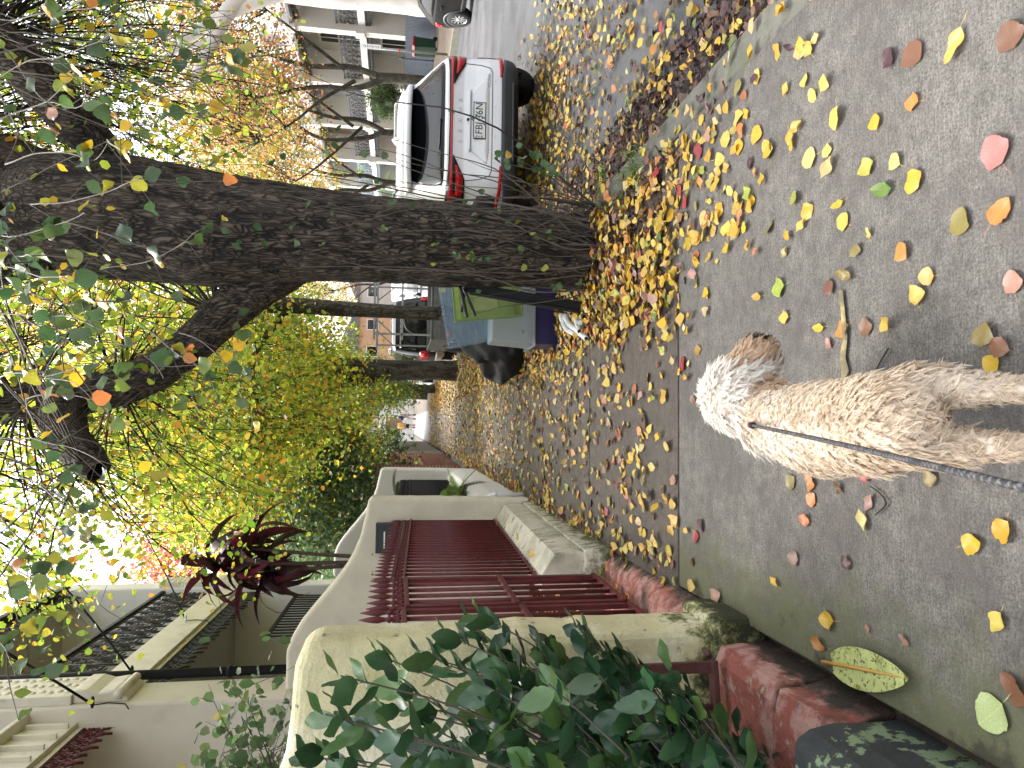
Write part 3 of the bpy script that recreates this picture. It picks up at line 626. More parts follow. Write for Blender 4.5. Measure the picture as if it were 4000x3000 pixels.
# ------------------------------------------------------------------ trees
def vnoise(u, v, nu, seed):
    """value noise, periodic in u with nu cells"""
    r = np.random.default_rng(seed); nv = int(v.max())+3; G = r.random((nv, nu))
    ui = np.floor(u).astype(int); vi = np.floor(v).astype(int); fu = u-ui; fv = v-vi
    fu = fu*fu*(3-2*fu); fv = fv*fv*(3-2*fv); a = ui % nu; b = (ui+1) % nu
    return (G[vi, a]*(1-fu)+G[vi, b]*fu)*(1-fv)+(G[vi+1, a]*(1-fu)+G[vi+1, b]*fu)*fv
def smooth_path(pts, n):
    P = np.array(pts, float); m = len(P); t = np.linspace(0, m-1, n); out = []
    Q = np.vstack([2*P[0]-P[1], P, 2*P[-1]-P[-2]])
    for s in t:
        i = min(int(s), m-2); f = s-i; p0, p1, p2, p3 = Q[i], Q[i+1], Q[i+2], Q[i+3]
        out.append(0.5*((2*p1)+(-p0+p2)*f+(2*p0-5*p1+4*p2-p3)*f*f+(-p0+3*p1-3*p2+p3)*f**3))
    return np.array(out)
def bark_tube(name, pts, m, parent, nseg=48, nlen=80, amp=0.10, cells=18, seed=1, smooth=True):
    """pts: (x,y,z,r); fissured bark as real relief"""
    P = smooth_path(pts, nlen); C, R = P[:, :3], P[:, 3]
    T = np.gradient(C, axis=0); T /= np.linalg.norm(T, axis=1)[:, None]
    ref = np.array([0, 1.0, 0.0]); A = []; B = []
    for i in range(nlen):
        a = ref-T[i]*(ref@T[i]); a /= np.linalg.norm(a); b = np.cross(T[i], a); ref = a; A.append(a); B.append(b)
    A, B = np.array(A), np.array(B); th = np.linspace(0, 2*math.pi, nseg, endpoint=False)
    s = np.concatenate([[0], np.cumsum(np.linalg.norm(np.diff(C, axis=0), axis=1))])
    U, S = np.meshgrid(th/(2*math.pi), s)
    rm = R.mean(); lw = 1/(rm*2*math.pi/cells)
    warp = 0.8*vnoise(U*6, S*3, 6, seed+9)
    n1 = vnoise((U*cells+warp*2) % cells, S*lw*0.30, cells, seed); n2 = vnoise((U*cells*2+warp*3) % (cells*2), S*lw*0.6, cells*2, seed+1); n3 = vnoise(U*5, S*1.6, 5, seed+2)
    ridge = 1-np.abs(2*n1-1)*1.0; d = 0.65*ridge**1.5+0.35*n2
    rad = R[:, None]*(1+0.14*(n3-.5))+amp*0.24*rm**0.5*(d-.5)
    V = C[:, None, :]+rad[..., None]*(np.cos(th)[None, :, None]*A[:, None, :]+np.sin(th)[None, :, None]*B[:, None, :])
    idx = np.arange(nlen*nseg).reshape(nlen, nseg); nx = np.roll(idx, -1, axis=1)
    F = np.stack([idx[:-1], nx[:-1], nx[1:], idx[1:]], -1).reshape(-1, 4)
    dcol = np.clip((d-.2)/.6, 0, 1).reshape(-1, 1)*np.ones(3)
    return inst(name, np_mesh(name, V.reshape(-1, 3), F, m, dcol, smooth), parent)
def bark_mat(name, lo, hi, moss=(0.07, 0.075, 0.03), mth=0.6, rough=0.9):
    m, nt, p, o = _new(name)
    a = nt.nodes.new('ShaderNodeAttribute'); a.attribute_name = 'Col'
    n = _noise(nt, 60, 6, 0.75, stretch=(1, 1, .3))
    tc = nt.nodes.new('ShaderNodeTexCoord'); mp = nt.nodes.new('ShaderNodeMapping'); mp.inputs['Scale'].default_value = (1, 1, .25); nt.links.new(tc.outputs['Object'], mp.inputs[0])
    wn = nt.nodes.new('ShaderNodeTexNoise'); wn.inputs['Scale'].default_value = 9; nt.links.new(mp.outputs[0], wn.inputs['Vector'])
    vm = nt.nodes.new('ShaderNodeVectorMath'); vm.operation = 'MULTIPLY_ADD'; nt.links.new(wn.outputs['Color'], vm.inputs[0]); vm.inputs[1].default_value = (.16, .16, .16); nt.links.new(mp.outputs[0], vm.inputs[2])
    vo = nt.nodes.new('ShaderNodeTexVoronoi'); vo.feature = 'DISTANCE_TO_EDGE'; vo.inputs['Scale'].default_value = 34; nt.links.new(vm.outputs[0], vo.inputs['Vector'])
    vr = _ramp(nt, vo.outputs['Distance'], [(0.0, (0, 0, 0)), (0.28, (1, 1, 1))])
    f = _mix(nt, 0.42, _mix(nt, .35, a.outputs['Color'], n), vr)
    c = _ramp(nt, f, [(0.28, lo), (0.80, hi)])
    c = _mix(nt, _ramp(nt, _noise(nt, 3.0, 5, 0.6), [(mth, (0, 0, 0)), (mth+.15, (.8, .8, .8))]), c, moss)
    c = _mix(nt, _ramp(nt, _noise(nt, 5, 4, 0.5, stretch=(1, 1, .12)), [(0.58, (0, 0, 0)), (0.68, (.75, .75, .75))]), c, (0.010, 0.009, 0.008))
    nt.links.new(c, p.inputs['Base Color']); p.inputs['Roughness'].default_value = rough
    _bump(nt, p, vr, 0.9, 0.03); _bump(nt, p, n, 0.7, 0.012); return m
BARK = bark_mat('pear_bark', (0.009, 0.007, 0.005), (0.130, 0.100, 0.074), mth=.70)
BARK_B = bark_mat('far_bark', (0.03, 0.025, 0.02), (0.16, 0.14, 0.11), mth=0.55)
BARK_W = mat('white_gum_bark', (0.62, 0.59, 0.55), 0.7, 0.12, 1.5, 0.1, stains=[((0.42, 0.38, 0.33), 2.5, 0.6, 0.15)])
TWIG = mat('dark_twig', (0.035, 0.027, 0.022), 0.8, 0.3, 10, 0.2)
TWIGL = mat('grey_twig', (0.095, 0.078, 0.065), 0.75, 0.3, 10, 0.2)

def twig_tubes(name, segs, m, parent, n=3):
    """segs: list of (points, r0, r1); joined: far too many to count"""
    Vs = []; Fs = []; base = 0
    for pts, r0, r1 in segs:
        P = np.asarray(pts, float); k = len(P); T = np.gradient(P, axis=0); T /= (np.linalg.norm(T, axis=1)[:, None]+1e-9)
        ref = np.array([0.31, 0.52, 0.79]); A = ref-T*(T@ref)[:, None]; A /= (np.linalg.norm(A, axis=1)[:, None]+1e-9); B = np.cross(T, A)
        R = np.linspace(r0, r1, k)[:, None]
        ring = np.stack([P+R*(math.cos(a)*A+math.sin(a)*B) for a in np.arange(n)*2*math.pi/n], 1)
        Vs.append(ring.reshape(-1, 3)); idx = np.arange(k*n).reshape(k, n)+base; nx = np.roll(idx, -1, axis=1)
        Fs.append(np.stack([idx[:-1], nx[:-1], nx[1:], idx[1:]], -1).reshape(-1, 4)); base += k*n
    o = inst(name, np_mesh(name, np.vstack(Vs), np.vstack(Fs), m), parent); tag(o, kind='stuff'); return o
def wander(a, b, n, amp, rng, sag=0.0):
    a = np.asarray(a, float); b = np.asarray(b, float); t = np.linspace(0, 1, n)[:, None]; L = np.linalg.norm(b-a)
    off = np.cumsum(rng.normal(0, 1, (n, 3)), axis=0); off -= off[0]+(off[-1]-off[0])*t
    P = a+(b-a)*t+off*amp*.6*L/math.sqrt(n); P[:, 2] -= sag*L*(t[:, 0]-t[:, 0]**2)*4*0.25
    if n > 4: Q = P.copy(); Q[1:-1] = (P[:-2]+2*P[1:-1]+P[2:])/4; P = Q
    return P
def crown(parent, tips_from, cen, rad, nclump, nleaf, size, palette, seed, spread=0.32, shell=0.45, twigm=None, twr=0.007, nsub=3, material=None, droop=0.25, wpal=None, name='crown', cut=None):
    """leafy clumps on twigs spread through an ellipsoid; tips_from: points limbs reach"""
    r = np.random.default_rng(seed); cen = np.array(cen); rad = np.array(rad)
    d = r.normal(size=(nclump*3, 3)); d /= np.linalg.norm(d, axis=1)[:, None]; rr = r.uniform(shell**3, 1, nclump*3)**(1/3)
    P = cen+d*rr[:, None]*rad
    P += r.normal(0, .12, P.shape)*rad
    if cut is not None: P = P[cut(P)]
    P = P[:nclump]; nclump = len(P)
    tips = np.array(tips_from); segs = []
    for p in P:
        j = np.argmin(np.linalg.norm(tips-p, axis=1)+r.uniform(0, .6, len(tips)))
        w_ = wander(tips[j], p, 7, 0.10, r, -0.15); segs.append((w_, twr*1.6, twr*.6))
        for _ in range(nsub):
            e = p+r.normal(0, spread*1.1, 3)+np.array([0, 0, -droop*r.uniform(0, 1)]); s = w_[r.integers(3, 7)]
            segs.append((wander(s, e, 5, .12, r), twr*.7, twr*.3))
    if twigm: twig_tubes('twigs', segs, twigm, parent)
    per = r.poisson(nleaf/nclump*r.uniform(.4, 1.6, nclump)); ci = np.repeat(np.arange(nclump), per); n = len(ci)
    pos = P[ci]+r.normal(0, spread, (n, 3))*np.array([1, 1, .75]); pos[:, 2] -= droop*r.random(n)*.6
    Rm = rot_mats(n, r, 0.75); cols = pick(palette, n, r, 0.15)
    tone = (1+r.normal(0, .13, nclump))[ci][:, None]; cols = np.clip(cols*tone, .004, .9)
    sz = size*r.uniform(.65, 1.25, n)
    return leaf_mass(name, SIMPLE, pos, Rm, sz, cols, material or LEAF_ATTR, parent)
def tag_stuff(o): o['kind'] = 'stuff'; return o
PAL_MIX = [(3.5, (0.24, 0.36, 0.04)), (4, (0.38, 0.50, 0.06)), (3, (0.55, 0.57, 0.07)), (2.6, (0.80, 0.56, 0.06)), (0.8, (0.70, 0.34, 0.05)), (1.3, (0.12, 0.20, 0.035))]
PAL_YEL = [(2, (0.28, 0.36, 0.05)), (3, (0.5, 0.5, 0.07)), (4, (0.78, 0.54, 0.06)), (1.5, (0.68, 0.32, 0.05)), (.5, (.55, .15, .07))]
PAL_ORG = [(2.6, (0.24, 0.31, 0.08)), (2.0, (0.62, 0.45, 0.10)), (2.6, (0.70, 0.36, 0.12)), (1.0, (0.62, 0.22, 0.12)), (1.0, (.6, .34, .22)), (1.2, (.15, .2, .06))]
PAL_RED = [(1, (0.25, 0.26, 0.05)), (2, (0.7, 0.34, 0.06)), (3, (0.68, 0.18, 0.10)), (2, (0.62, 0.10, 0.13)), (1, (0.7, .4, .3))]
PAL_EVG = [(3, (0.075, 0.135, 0.05)), (3, (0.12, 0.19, 0.075)), (1.6, (0.2, 0.28, 0.13)), (.25, (.4, .4, .12))]
PAL_GRN = [(3, (0.12, 0.21, 0.05)), (3, (0.17, 0.27, 0.06)), (1.5, (0.3, 0.37, 0.1)), (.8, (.5, .34, .05))]

# ---- main tree, beside the footpath
T1 = empty('pear_tree', (1.47, 5.8, -0.02)); tag(T1, 'big dark-barked street tree with low left fork and suckers round its base', 'tree', 'street trees along the verge')
o0 = np.array([1.47, 5.8, -0.02])
def L1(pts): return [(x-o0[0], y-o0[1], z-o0[2], r) for x, y, z, r in pts]
bark_tube('trunk', L1([(1.46, 5.8, -.12, .36), (1.46, 5.8, .12, .315), (1.46, 5.8, .5, .30), (1.46, 5.8, 1.27, .325), (1.47, 5.8, 2.2, .37), (1.48, 5.83, 2.8, .44), (1.53, 5.86, 3.4, .47), (1.57, 5.9, 4.0, .46), (1.6, 5.95, 4.4, .36)]), BARK, T1, 200, 400, .15, 46, 4)
bark_tube('limb', L1([(1.35, 5.86, 2.25, .16), (1.12, 5.92, 2.62, .19), (0.84, 5.95, 2.92, .165), (0.55, 5.98, 3.22, .15), (.30, 6.0, 3.6, .145), (.16, 6.05, 4.2, .145), (.10, 6.1, 5.2, .15), (0, 6.2, 6.5, .1)]), BARK, T1, 130, 300, .15, 34, 5)
bark_tube('limb', L1([(.22, 6.0, 4.05, .10), (.05, 5.85, 4.02, .15), (-.12, 5.7, 3.92, .14), (-.28, 5.55, 3.72, .125), (-.36, 5.5, 3.62, .09)]), BARK, T1, 50, 60, .12, 14, 6)
bark_tube('limb', L1([(1.75, 5.9, 4.0, .2), (1.95, 5.9, 4.7, .25), (2.15, 5.95, 5.6, .2), (2.3, 6, 7, .13)]), BARK, T1, 70, 120, .12, 18, 7)
bark_tube('limb', L1([(1.3, 5.9, 4.2, .2), (1.15, 5.8, 4.8, .22), (1.0, 5.7, 5.6, .18), (.9, 5.6, 7, .1)]), BARK, T1, 70, 120, .12, 18, 8)
bark_tube('limb', L1([(1.85, 5.85, 3.6, .12), (2.2, 5.6, 3.95, .16), (2.65, 5.3, 4.35, .15), (3.1, 5.1, 4.9, .13), (3.6, 4.9, 5.6, .1)]), BARK, T1, 50, 90, .12, 14, 9)
bark_tube('limb', L1([(1.4, 5.4, 4.35, .05), (1.42, 5.25, 4.28, .075), (1.43, 5.15, 4.35, .07), (1.40, 5.05, 4.55, .06), (1.35, 4.9, 4.95, .05)]), BARK, T1, 24, 40, .1, 8, 11)
t1r = np.random.default_rng(21)
t1tips = np.array([(.3, 6, 3.7), (.15, 6.05, 4.4), (.05, 6.2, 5.6), (-.3, 5.55, 3.75), (2.1, 5.95, 5.4), (1.0, 5.7, 5.6), (2.65, 5.3, 4.35), (3.2, 5.1, 5.0), (.84, 5.95, 2.95)])-o0
# dark fine twigs of the crown behind the trunk
tag_stuff(crown(T1, t1tips, np.array([0.7, 7.4, 4.7])-o0, (2.6, 2.2, 1.7), 260, 11000, .072, PAL_MIX, 31, .30, .3, TWIG, .007, 5))
tag_stuff(crown(T1, t1tips, np.array([3.4, 6.6, 4.6])-o0, (1.8, 1.8, 1.5), 150, 3000, .07, PAL_MIX, 33, .33, .3, TWIG, .007, 6))
tag_stuff(crown(T1, t1tips, np.array([4.4, 8.0, 7.9])-o0, (2.6, 2.8, 1.3), 130, 5000, .085, PAL_MIX, 35, .4, .2, TWIG, .009, 4, cut=lambda P: P[:, 2] > 6.7))  # unseen canopy above the road, added for window reflections and shade
# near hanging twigs with single leaves in front of the trunk
HANG = [leaf_template(k, c, f, .35, n=11) for k, c, f in ((1, .25, .35), (0, .15, .2), (4, -.2, .5))]
hang_me = []
for V, F in HANG: hang_me.append(np_mesh('leaf', V, F, LEAF_OBJ_T))
PAL_HANG = [(5, (0.055, 0.105, 0.045)), (4, (0.085, 0.14, 0.045)), (2, (0.16, 0.23, 0.05)), (2.2, (0.30, 0.30, 0.04)), (2.0, (0.62, 0.42, 0.03)), (.6, (0.5, 0.2, 0.06)), (.4, (.5, .33, .25))]
hr = np.random.default_rng(77); hsegs = []
paths = [  # (start px,py,depth) -> (end px,py,depth) in photograph pixels; depth from leaf size
 ((-80, 350, 3.6), (430, 130, 2.9)), ((-60, 500, 3.4), (330, 320, 2.7)), ((20, 640, 3.5), (420, 560, 2.8)), ((-60, 60, 3.6), (380, 20, 2.9)), ((-40, 760, 3.8), (760, 420, 3.4)), ((120, 800, 3.7), (560, 690, 3.1)),
 ((-80, 900, 3.2), (330, 830, 2.6)), ((0, 980, 3.0), (90, 1080, 2.5)), ((-60, 1040, 3.1), (290, 1100, 2.6)), ((-40, 1130, 3.4), (520, 1170, 2.9)), ((-70, 1230, 3.3), (400, 1290, 2.7)), ((60, 1260, 3.5), (640, 1480, 2.9)),
 ((-80, 1380, 3.4), (330, 1420, 2.8)), ((0, 1480, 3.4), (360, 1560, 2.7)), ((100, 1560, 3.5), (560, 1700, 3.0)), ((-60, 1700, 3.6), (420, 1830, 3.0)), ((40, 1850, 3.7), (330, 2010, 3.1)), ((-60, 1980, 3.6), (120, 2240, 3.0)),
 ((150, 2000, 4.0), (420, 2180, 3.3)), ((-80, 2150, 3.3), (70, 2420, 2.8)), ((400, 1050, 4.2), (760, 960, 3.6)), ((500, 180, 4.2), (900, 60, 3.6)), ((600, 380, 4.2), (880, 240, 3.6)), ((700, 1300, 4.4), (980, 1480, 3.7)), ((-80, 2420, 3.2), (60, 2640, 2.8)), ((250, 430, 3.9), (980, 210, 3.8)), ((520, 1240, 4.0), (860, 1620, 3.4))]
for (a, b) in paths:
    A3 = atdepth(*a)-o0; B3 = atdepth(*b)-o0
    j = t1tips[np.argmin(np.linalg.norm(t1tips-A3, axis=1))]
    pw = np.vstack([wander(j, A3, 8, .08, hr)[:-1], wander(A3, B3, 10, .10, hr, .2)]); hsegs.append((smooth_path(pw, 26), .006, .0016))
    main = pw[7:]
    for k in range(4):
        s = main[hr.integers(2, 9)]; e = s+hr.normal(0, .16, 3)+np.array([0, 0, -.06]); hsegs.append((wander(s, e, 5, .12, hr), .003, .0013))
        cand = [e, s+(e-s)*.6]
        for c in cand:
            if hr.random() < .8:
                q = inst('leaf', hang_me[hr.integers(3)], T1, c, (hr.uniform(-2.6, -.5), hr.uniform(-.6, .6), hr.uniform(0, 6.3)), (hr.uniform(.062, .088),)*3); q.color = (*pick(PAL_HANG, 1, hr)[0], 1)
    for k in range(3):
        q = inst('leaf', hang_me[hr.integers(3)], T1, main[hr.integers(3, 10)], (hr.uniform(-2.6, -.5), hr.uniform(-.6, .6), hr.uniform(0, 6.3)), (hr.uniform(.062, .088),)*3); q.color = (*pick(PAL_HANG, 1, hr)[0], 1)
# bare dark twigs fanning across the upper right, pale crooked twigs in front of the trunk
for k in range(90):
    s = np.array([hr.uniform(1.9, 3.6), hr.uniform(4.6, 5.6), hr.uniform(4.2, 5.4)]); e = s+np.array([hr.uniform(-.7, .9), hr.uniform(-.8, .6), hr.uniform(-1.6, -.5)])
    hsegs.append((wander(s-o0, e-o0, 7, .08, hr, -.2), .0065, .0018))
for k in range(70):
    s = np.array([hr.uniform(-.6, 1.2), hr.uniform(5.0, 6.2), hr.uniform(3.6, 5.2)]); e = s+np.array([hr.uniform(-.9, .6), hr.uniform(-.8, .6), hr.uniform(-1.0, .3)])
    hsegs.append((wander(s-o0, e-o0, 7, .10, hr, -.2), .006, .0018))
twig_tubes('fine_twigs', hsegs, TWIGL, T1, 4)
# sucker shoots round the base
sr = np.random.default_rng(5)
for k in range(46):
    a = sr.uniform(-2.9, -.2); bx, by = .33*math.cos(a)+sr.normal(0, .04), .33*math.sin(a)+sr.normal(0, .04)
    h = sr.uniform(.5, 1.5) if k < 26 else sr.uniform(1.4, 2.9); lean = sr.uniform(.1, .5)*(1 if k < 26 else .4)
    side = sr.normal(0.0, .28) if k < 26 else abs(sr.normal(.28, .2))
    e = np.array([bx*(1+.5*lean)+side*h*.6, by-lean*h*.35, h]); P = smooth_path(wander((bx, by, -.02), e, 9, .17, sr, .3), 14)
    MB().tube(P, list(np.linspace(sr.uniform(.004, .012), .0018, 14)), 5).build('sucker_shoot', TWIGL if k % 3 else TWIG, T1, True)
    if k % 3 == 0:
        for q_ in range(sr.integers(2, 6)):
            c = P[sr.integers(6, 14)]+sr.normal(0, .03, 3); q = inst('leaf', hang_me[q_ % 3], T1, c, (sr.uniform(-2.4, -.6), sr.uniform(-.6, .6), sr.uniform(0, 6.3)), (sr.uniform(.045, .07),)*3); q.color = (*pick([(3, (.09, .17, .06)), (1, (.3, .33, .05))], 1, sr)[0], 1)
for (px, py, dp, nl_) in [(2085, 640, 5.3, 11), (1990, 600, 5.2, 6), (1930, 620, 5.35, 5), (1270, 560, 5.0, 5), (900, 950, 4.9, 6), (860, 880, 5.0, 5), (1480, 830, 5.1, 4), (1780, 1020, 5.15, 4)]:
    e = atdepth(px, py, dp)-o0; P = smooth_path(wander((.30, -.28, .0), e, 9, .12, sr, -.25), 14); MB().tube(P, list(np.linspace(.006, .0016, 14)), 5).build('sucker_shoot', TWIGL, T1, True)
    for k in range(nl_):
        c = P[-1-(k % 4)]+sr.normal(0, .035, 3); q = inst('leaf', hang_me[k % 3], T1, c, (sr.uniform(-2.4, -.6), sr.uniform(-.6, .6), sr.uniform(0, 6.3)), (sr.uniform(.05, .075),)*3); q.color = (*pick([(3, (.07, .14, .055)), (1, (.12, .2, .07)), (.3, (.5, .36, .05))], 1, sr)[0], 1)
# ---- other street trees on the near verge
def street_tree(name, label, base, trunk, limbs, crowns, bark, seed, group, nseg=40, nlen=80, twigm=TWIG):
    e = empty(name, base); tag(e, label, 'tree', group); b = np.array(base)
    bark_tube('trunk', trunk, bark, e, nseg, nlen, .11, 16, seed)
    tips = []
    for i, l in enumerate(limbs):
        bark_tube('limb', l, bark, e, 16, 24, .08, 8, seed+i+1); P = smooth_path(l, 9)[:, :3]; tips += list(P[3:])
    for i, c in enumerate(crowns):
        kw = dict(c); tag_stuff(crown(e, tips, np.array(kw.pop('cen'))-b, kw.pop('rad'), kw.pop('nclump'), kw.pop('nleaf'), kw.pop('size'), kw.pop('pal'), seed*10+i, twigm=twigm, **kw))
    return e
G1 = 'street trees along the verge'
street_tree('pear_tree', 'slim knobbly street tree behind the stacked plastic tubs', (1.75, 11.2, -.03), [(0, 0, -.1, .14), (0, 0, .3, .115), (-.02, 0, 1.2, .105), (0, 0, 2.4, .11), (.03, 0, 3.5, .13), (.02, 0, 4.2, .1)],
 [[(0, 0, 3.2, .06), (-.8, -.1, 3.7, .05), (-1.7, 0, 3.6, .03)], [(0, 0, 3.6, .06), (-.5, -.8, 4.3, .05), (-1.2, -1.6, 4.6, .03)], [(0, 0, 3.9, .07), (-.3, .6, 4.8, .05), (-.9, 1.5, 5.4, .03)], [(0, 0, 3.9, .07), (.8, .2, 4.7, .05), (1.8, .5, 5.2, .03)], [(0, 0, 4, .06), (-.9, .2, 4.9, .05), (-2.2, .3, 5.3, .03)]],
 [dict(cen=(.35, 11.4, 4.4), rad=(2.0, 2.2, 1.7), nclump=260, nleaf=19000, size=.075, pal=PAL_MIX, droop=.5)], BARK_B, 41, G1)
street_tree('pear_tree', 'stout street tree behind the heap of leaves next to the trailer', (1.40, 18.8, -.03), [(0, 0, -.1, .33), (0, 0, .2, .27), (-.01, 0, 1.0, .25), (-.03, 0, 2.0, .29), (-.1, 0, 2.8, .36), (-.2, 0, 3.4, .25)],
 [[(-.1, 0, 2.6, .16), (-.7, 0, 3.5, .13), (-1.4, .2, 4.6, .08), (-1.8, .3, 6, .04)], [(0, 0, 2.8, .18), (.4, 0, 3.9, .14), (.9, 0, 5.4, .08)], [(-.1, 0, 3, .14), (-.3, -1, 4.2, .1), (-.6, -2, 5, .05)], [(-.4, 0, 3.3, .1), (-1.6, -.6, 4.0, .07), (-2.8, -1, 4.2, .03)], [(-.1, .1, 3, .14), (0, 1, 4.4, .1), (-.4, 2.2, 5.4, .05)]],
 [dict(cen=(.1, 18.4, 5.0), rad=(3.4, 3.2, 2.7), nclump=420, nleaf=40000, size=.085, pal=PAL_MIX, spread=.42, droop=.5), dict(cen=(1.2, 17.4, 8.4), rad=(2.6, 3.2, 2.4), nclump=170, nleaf=12000, size=.095, pal=PAL_YEL, spread=.5)], BARK_B, 42, G1, 60, 120)
street_tree('evergreen_tree', 'dense dark green street tree with a low crown near the people', (1.44, 29.5, -.03), [(0, 0, -.1, .2), (0, 0, .4, .17), (0, 0, 1.5, .16), (.05, 0, 3, .12)],
 [[(0, 0, 1.2, .07), (-.5, 0, 1.9, .05), (-1, 0, 2.3, .03)], [(0, 0, 2, .08), (.2, .5, 3, .05), (.3, 1, 4, .03)], [(0, 0, 2.2, .08), (-.4, -.5, 3.2, .05), (-.9, -.9, 4.0, .03)]],
 [dict(cen=(1.45, 28.8, 2.8), rad=(.95, 2.6, 1.75), nclump=200, nleaf=14000, size=.09, pal=PAL_GRN, spread=.26)], BARK_B, 43, G1)
street_tree('pear_tree', 'distant yellow-green street tree arching over the footpath past the evergreen', (1.5, 38, -.03), [(0, 0, -.1, .25), (0, 0, 1, .2), (-.1, 0, 3, .2)],
 [[(0, 0, 2.6, .12), (-.8, 0, 4, .08), (-2, 0, 5, .04)], [(0, 0, 2.8, .12), (.6, 0, 4.4, .08), (1, 0, 6, .04)], [(0, 0, 3, .1), (-.3, -1.5, 4.6, .07), (-.6, -3, 5.4, .03)]],
 [dict(cen=(-.2, 37, 6.2), rad=(4.4, 4.5, 3.4), nclump=260, nleaf=22000, size=.13, pal=PAL_MIX, spread=.55)], BARK_B, 44, G1)
# ---- trees behind the left fences
G2 = 'garden trees behind the left fences'
street_tree('camellia_tree', 'dark evergreen camellia tree above the white wall and brick pillar', (-2.5, 17.4, 0), [(0, 0, -.1, .13), (0, 0, 1.2, .11), (.1, 0, 2.4, .09)],
 [[(0, 0, 1.4, .06), (.5, .2, 2.4, .04), (.9, .3, 3.2, .02)], [(0, 0, 1.6, .06), (-.4, -.6, 2.8, .04), (-.5, -1, 3.8, .02)], [(0, 0, 2, .06), (.2, .8, 3.2, .04), (.3, 1.2, 4.2, .02)]],
 [dict(cen=(-2.0, 17.6, 3.35), rad=(1.75, 2.0, 1.85), nclump=220, nleaf=17000, size=.11, pal=PAL_EVG, spread=.27)], BARK_B, 45, G2)
cam_fl = mat('camellia_petal', (0.75, 0.55, 0.52), 0.6, 0.08, 20, 0)
street_tree('maple_tree', 'red and orange autumn tree beyond the end of the terrace row', (-5.2, 25.5, 0), [(0, 0, -.1, .22), (0, 0, 2, .18), (.1, 0, 4, .15)],
 [[(0, 0, 3, .1), (.9, 0, 5, .06), (1.6, 0, 7, .03)], [(0, 0, 3.2, .1), (-.8, .2, 5, .06), (-1.6, .2, 7, .03)], [(0, 0, 3.6, .1), (.2, -.9, 6, .06), (.4, -1.6, 8.4, .03)]],
 [dict(cen=(-4.3, 25.0, 6.9), rad=(2.7, 2.6, 3.0), nclump=220, nleaf=17000, size=.12, pal=PAL_RED, spread=.45)], BARK_B, 46, G2)
street_tree('pear_tree', 'yellow green tree filling the gap above the paling fence', (-3.6, 33, 0), [(0, 0, -.1, .22), (0, 0, 2, .18), (.1, 0, 4, .15)],
 [[(0, 0, 3, .1), (.9, 0, 5, .06), (1.8, 0, 6.4, .03)], [(0, 0, 3.2, .1), (-.8, .2, 5, .06), (-1.6, .2, 7, .03)]],
 [dict(cen=(-2.6, 32, 5.6), rad=(3.0, 3.4, 3.4), nclump=200, nleaf=16000, size=.13, pal=PAL_MIX, spread=.5)], BARK_B, 47, G2)
street_tree('garden_tree', 'pale feathery green shrub tree leaning over the paling fence', (-1.9, 36.5, 0), [(0, 0, -.1, .1), (0, 0, 1, .08), (.1, 0, 2, .06)],
 [[(0, 0, 1, .05), (.6, 0, 2, .03), (1.0, -.2, 2.4, .02)], [(0, 0, 1.2, .05), (-.3, .6, 2.4, .03), (-.5, 1, 3, .02)]],
 [dict(cen=(-1.2, 36.5, 2.4), rad=(1.1, 3.0, .95), nclump=90, nleaf=5000, size=.085, pal=[(3, (.16, .24, .07)), (2, (.28, .36, .12)), (1, (.1, .17, .05))], spread=.22)], BARK_B, 48, G2)
# ---- trees across the street
G3 = 'autumn trees across the street'
def far_tree(label, base, sx, seed, rr=1.0, pal=PAL_ORG, n=7000):
    b = base
    street_tree('autumn_tree', label, b, [(0, 0, -.1, .27*rr), (0, 0, .6, .21*rr), (.03, 0, 1.8, .19*rr), (-.02, 0, 2.6, .2*rr)],
     [[(0, 0, 2.2, .13*rr), (-.5*sx, 0, 3.4, .11), (-.6*sx, 0, 5.0, .08), (-1.2*sx, 0, 7, .04)], [(0, 0, 2.3, .14*rr), (.35*sx, .1, 3.6, .12), (.35*sx, .2, 5.4, .08), (.9, .3, 7.5, .04)], [(-.2*sx, 0, 3.4, .08), (-1.2, -.3, 4.6, .06), (-2.2, -.4, 5.6, .04), (-3.0, -.6, 6.6, .02)], [(.2, 0, 3.8, .08), (1.0, -.8, 5.4, .05), (1.6, -1.6, 6.8, .03)]],
     [dict(cen=(b[0]-.6, b[1]-.6, 8.3), rad=(3.6, 3.6, 2.9), nclump=220, nleaf=int(n*1.7), size=.125, pal=pal, spread=.55, twr=.012)], BARK_B, seed, G3, 36, 60)
far_tree('forked orange autumn tree across the street above the white car', (13.4, 27.6, 0), 1, 61)
far_tree('leaning orange autumn tree behind the white car roof', (13.5, 33.2, 0), -1, 62, .9)
far_tree('green and orange tree in front of the pale blue house', (13.6, 40.5, 0), 1, 63, .8, PAL_YEL)
far_tree('unseen orange tree added across the road to shade the dark car', (13.4, 12.5, 0), 1, 67, 1, PAL_ORG, 5000)  # added out of view; its crown cuts sky light on the far road
far_tree('distant orange tree far along the other side of the street', (13.8, 50, 0), -1, 64, .9, PAL_ORG, 5000)
far_tree('orange tree far down the street past the trailer', (12.6, 63, 0), 1, 65, 1, PAL_ORG, 5000)
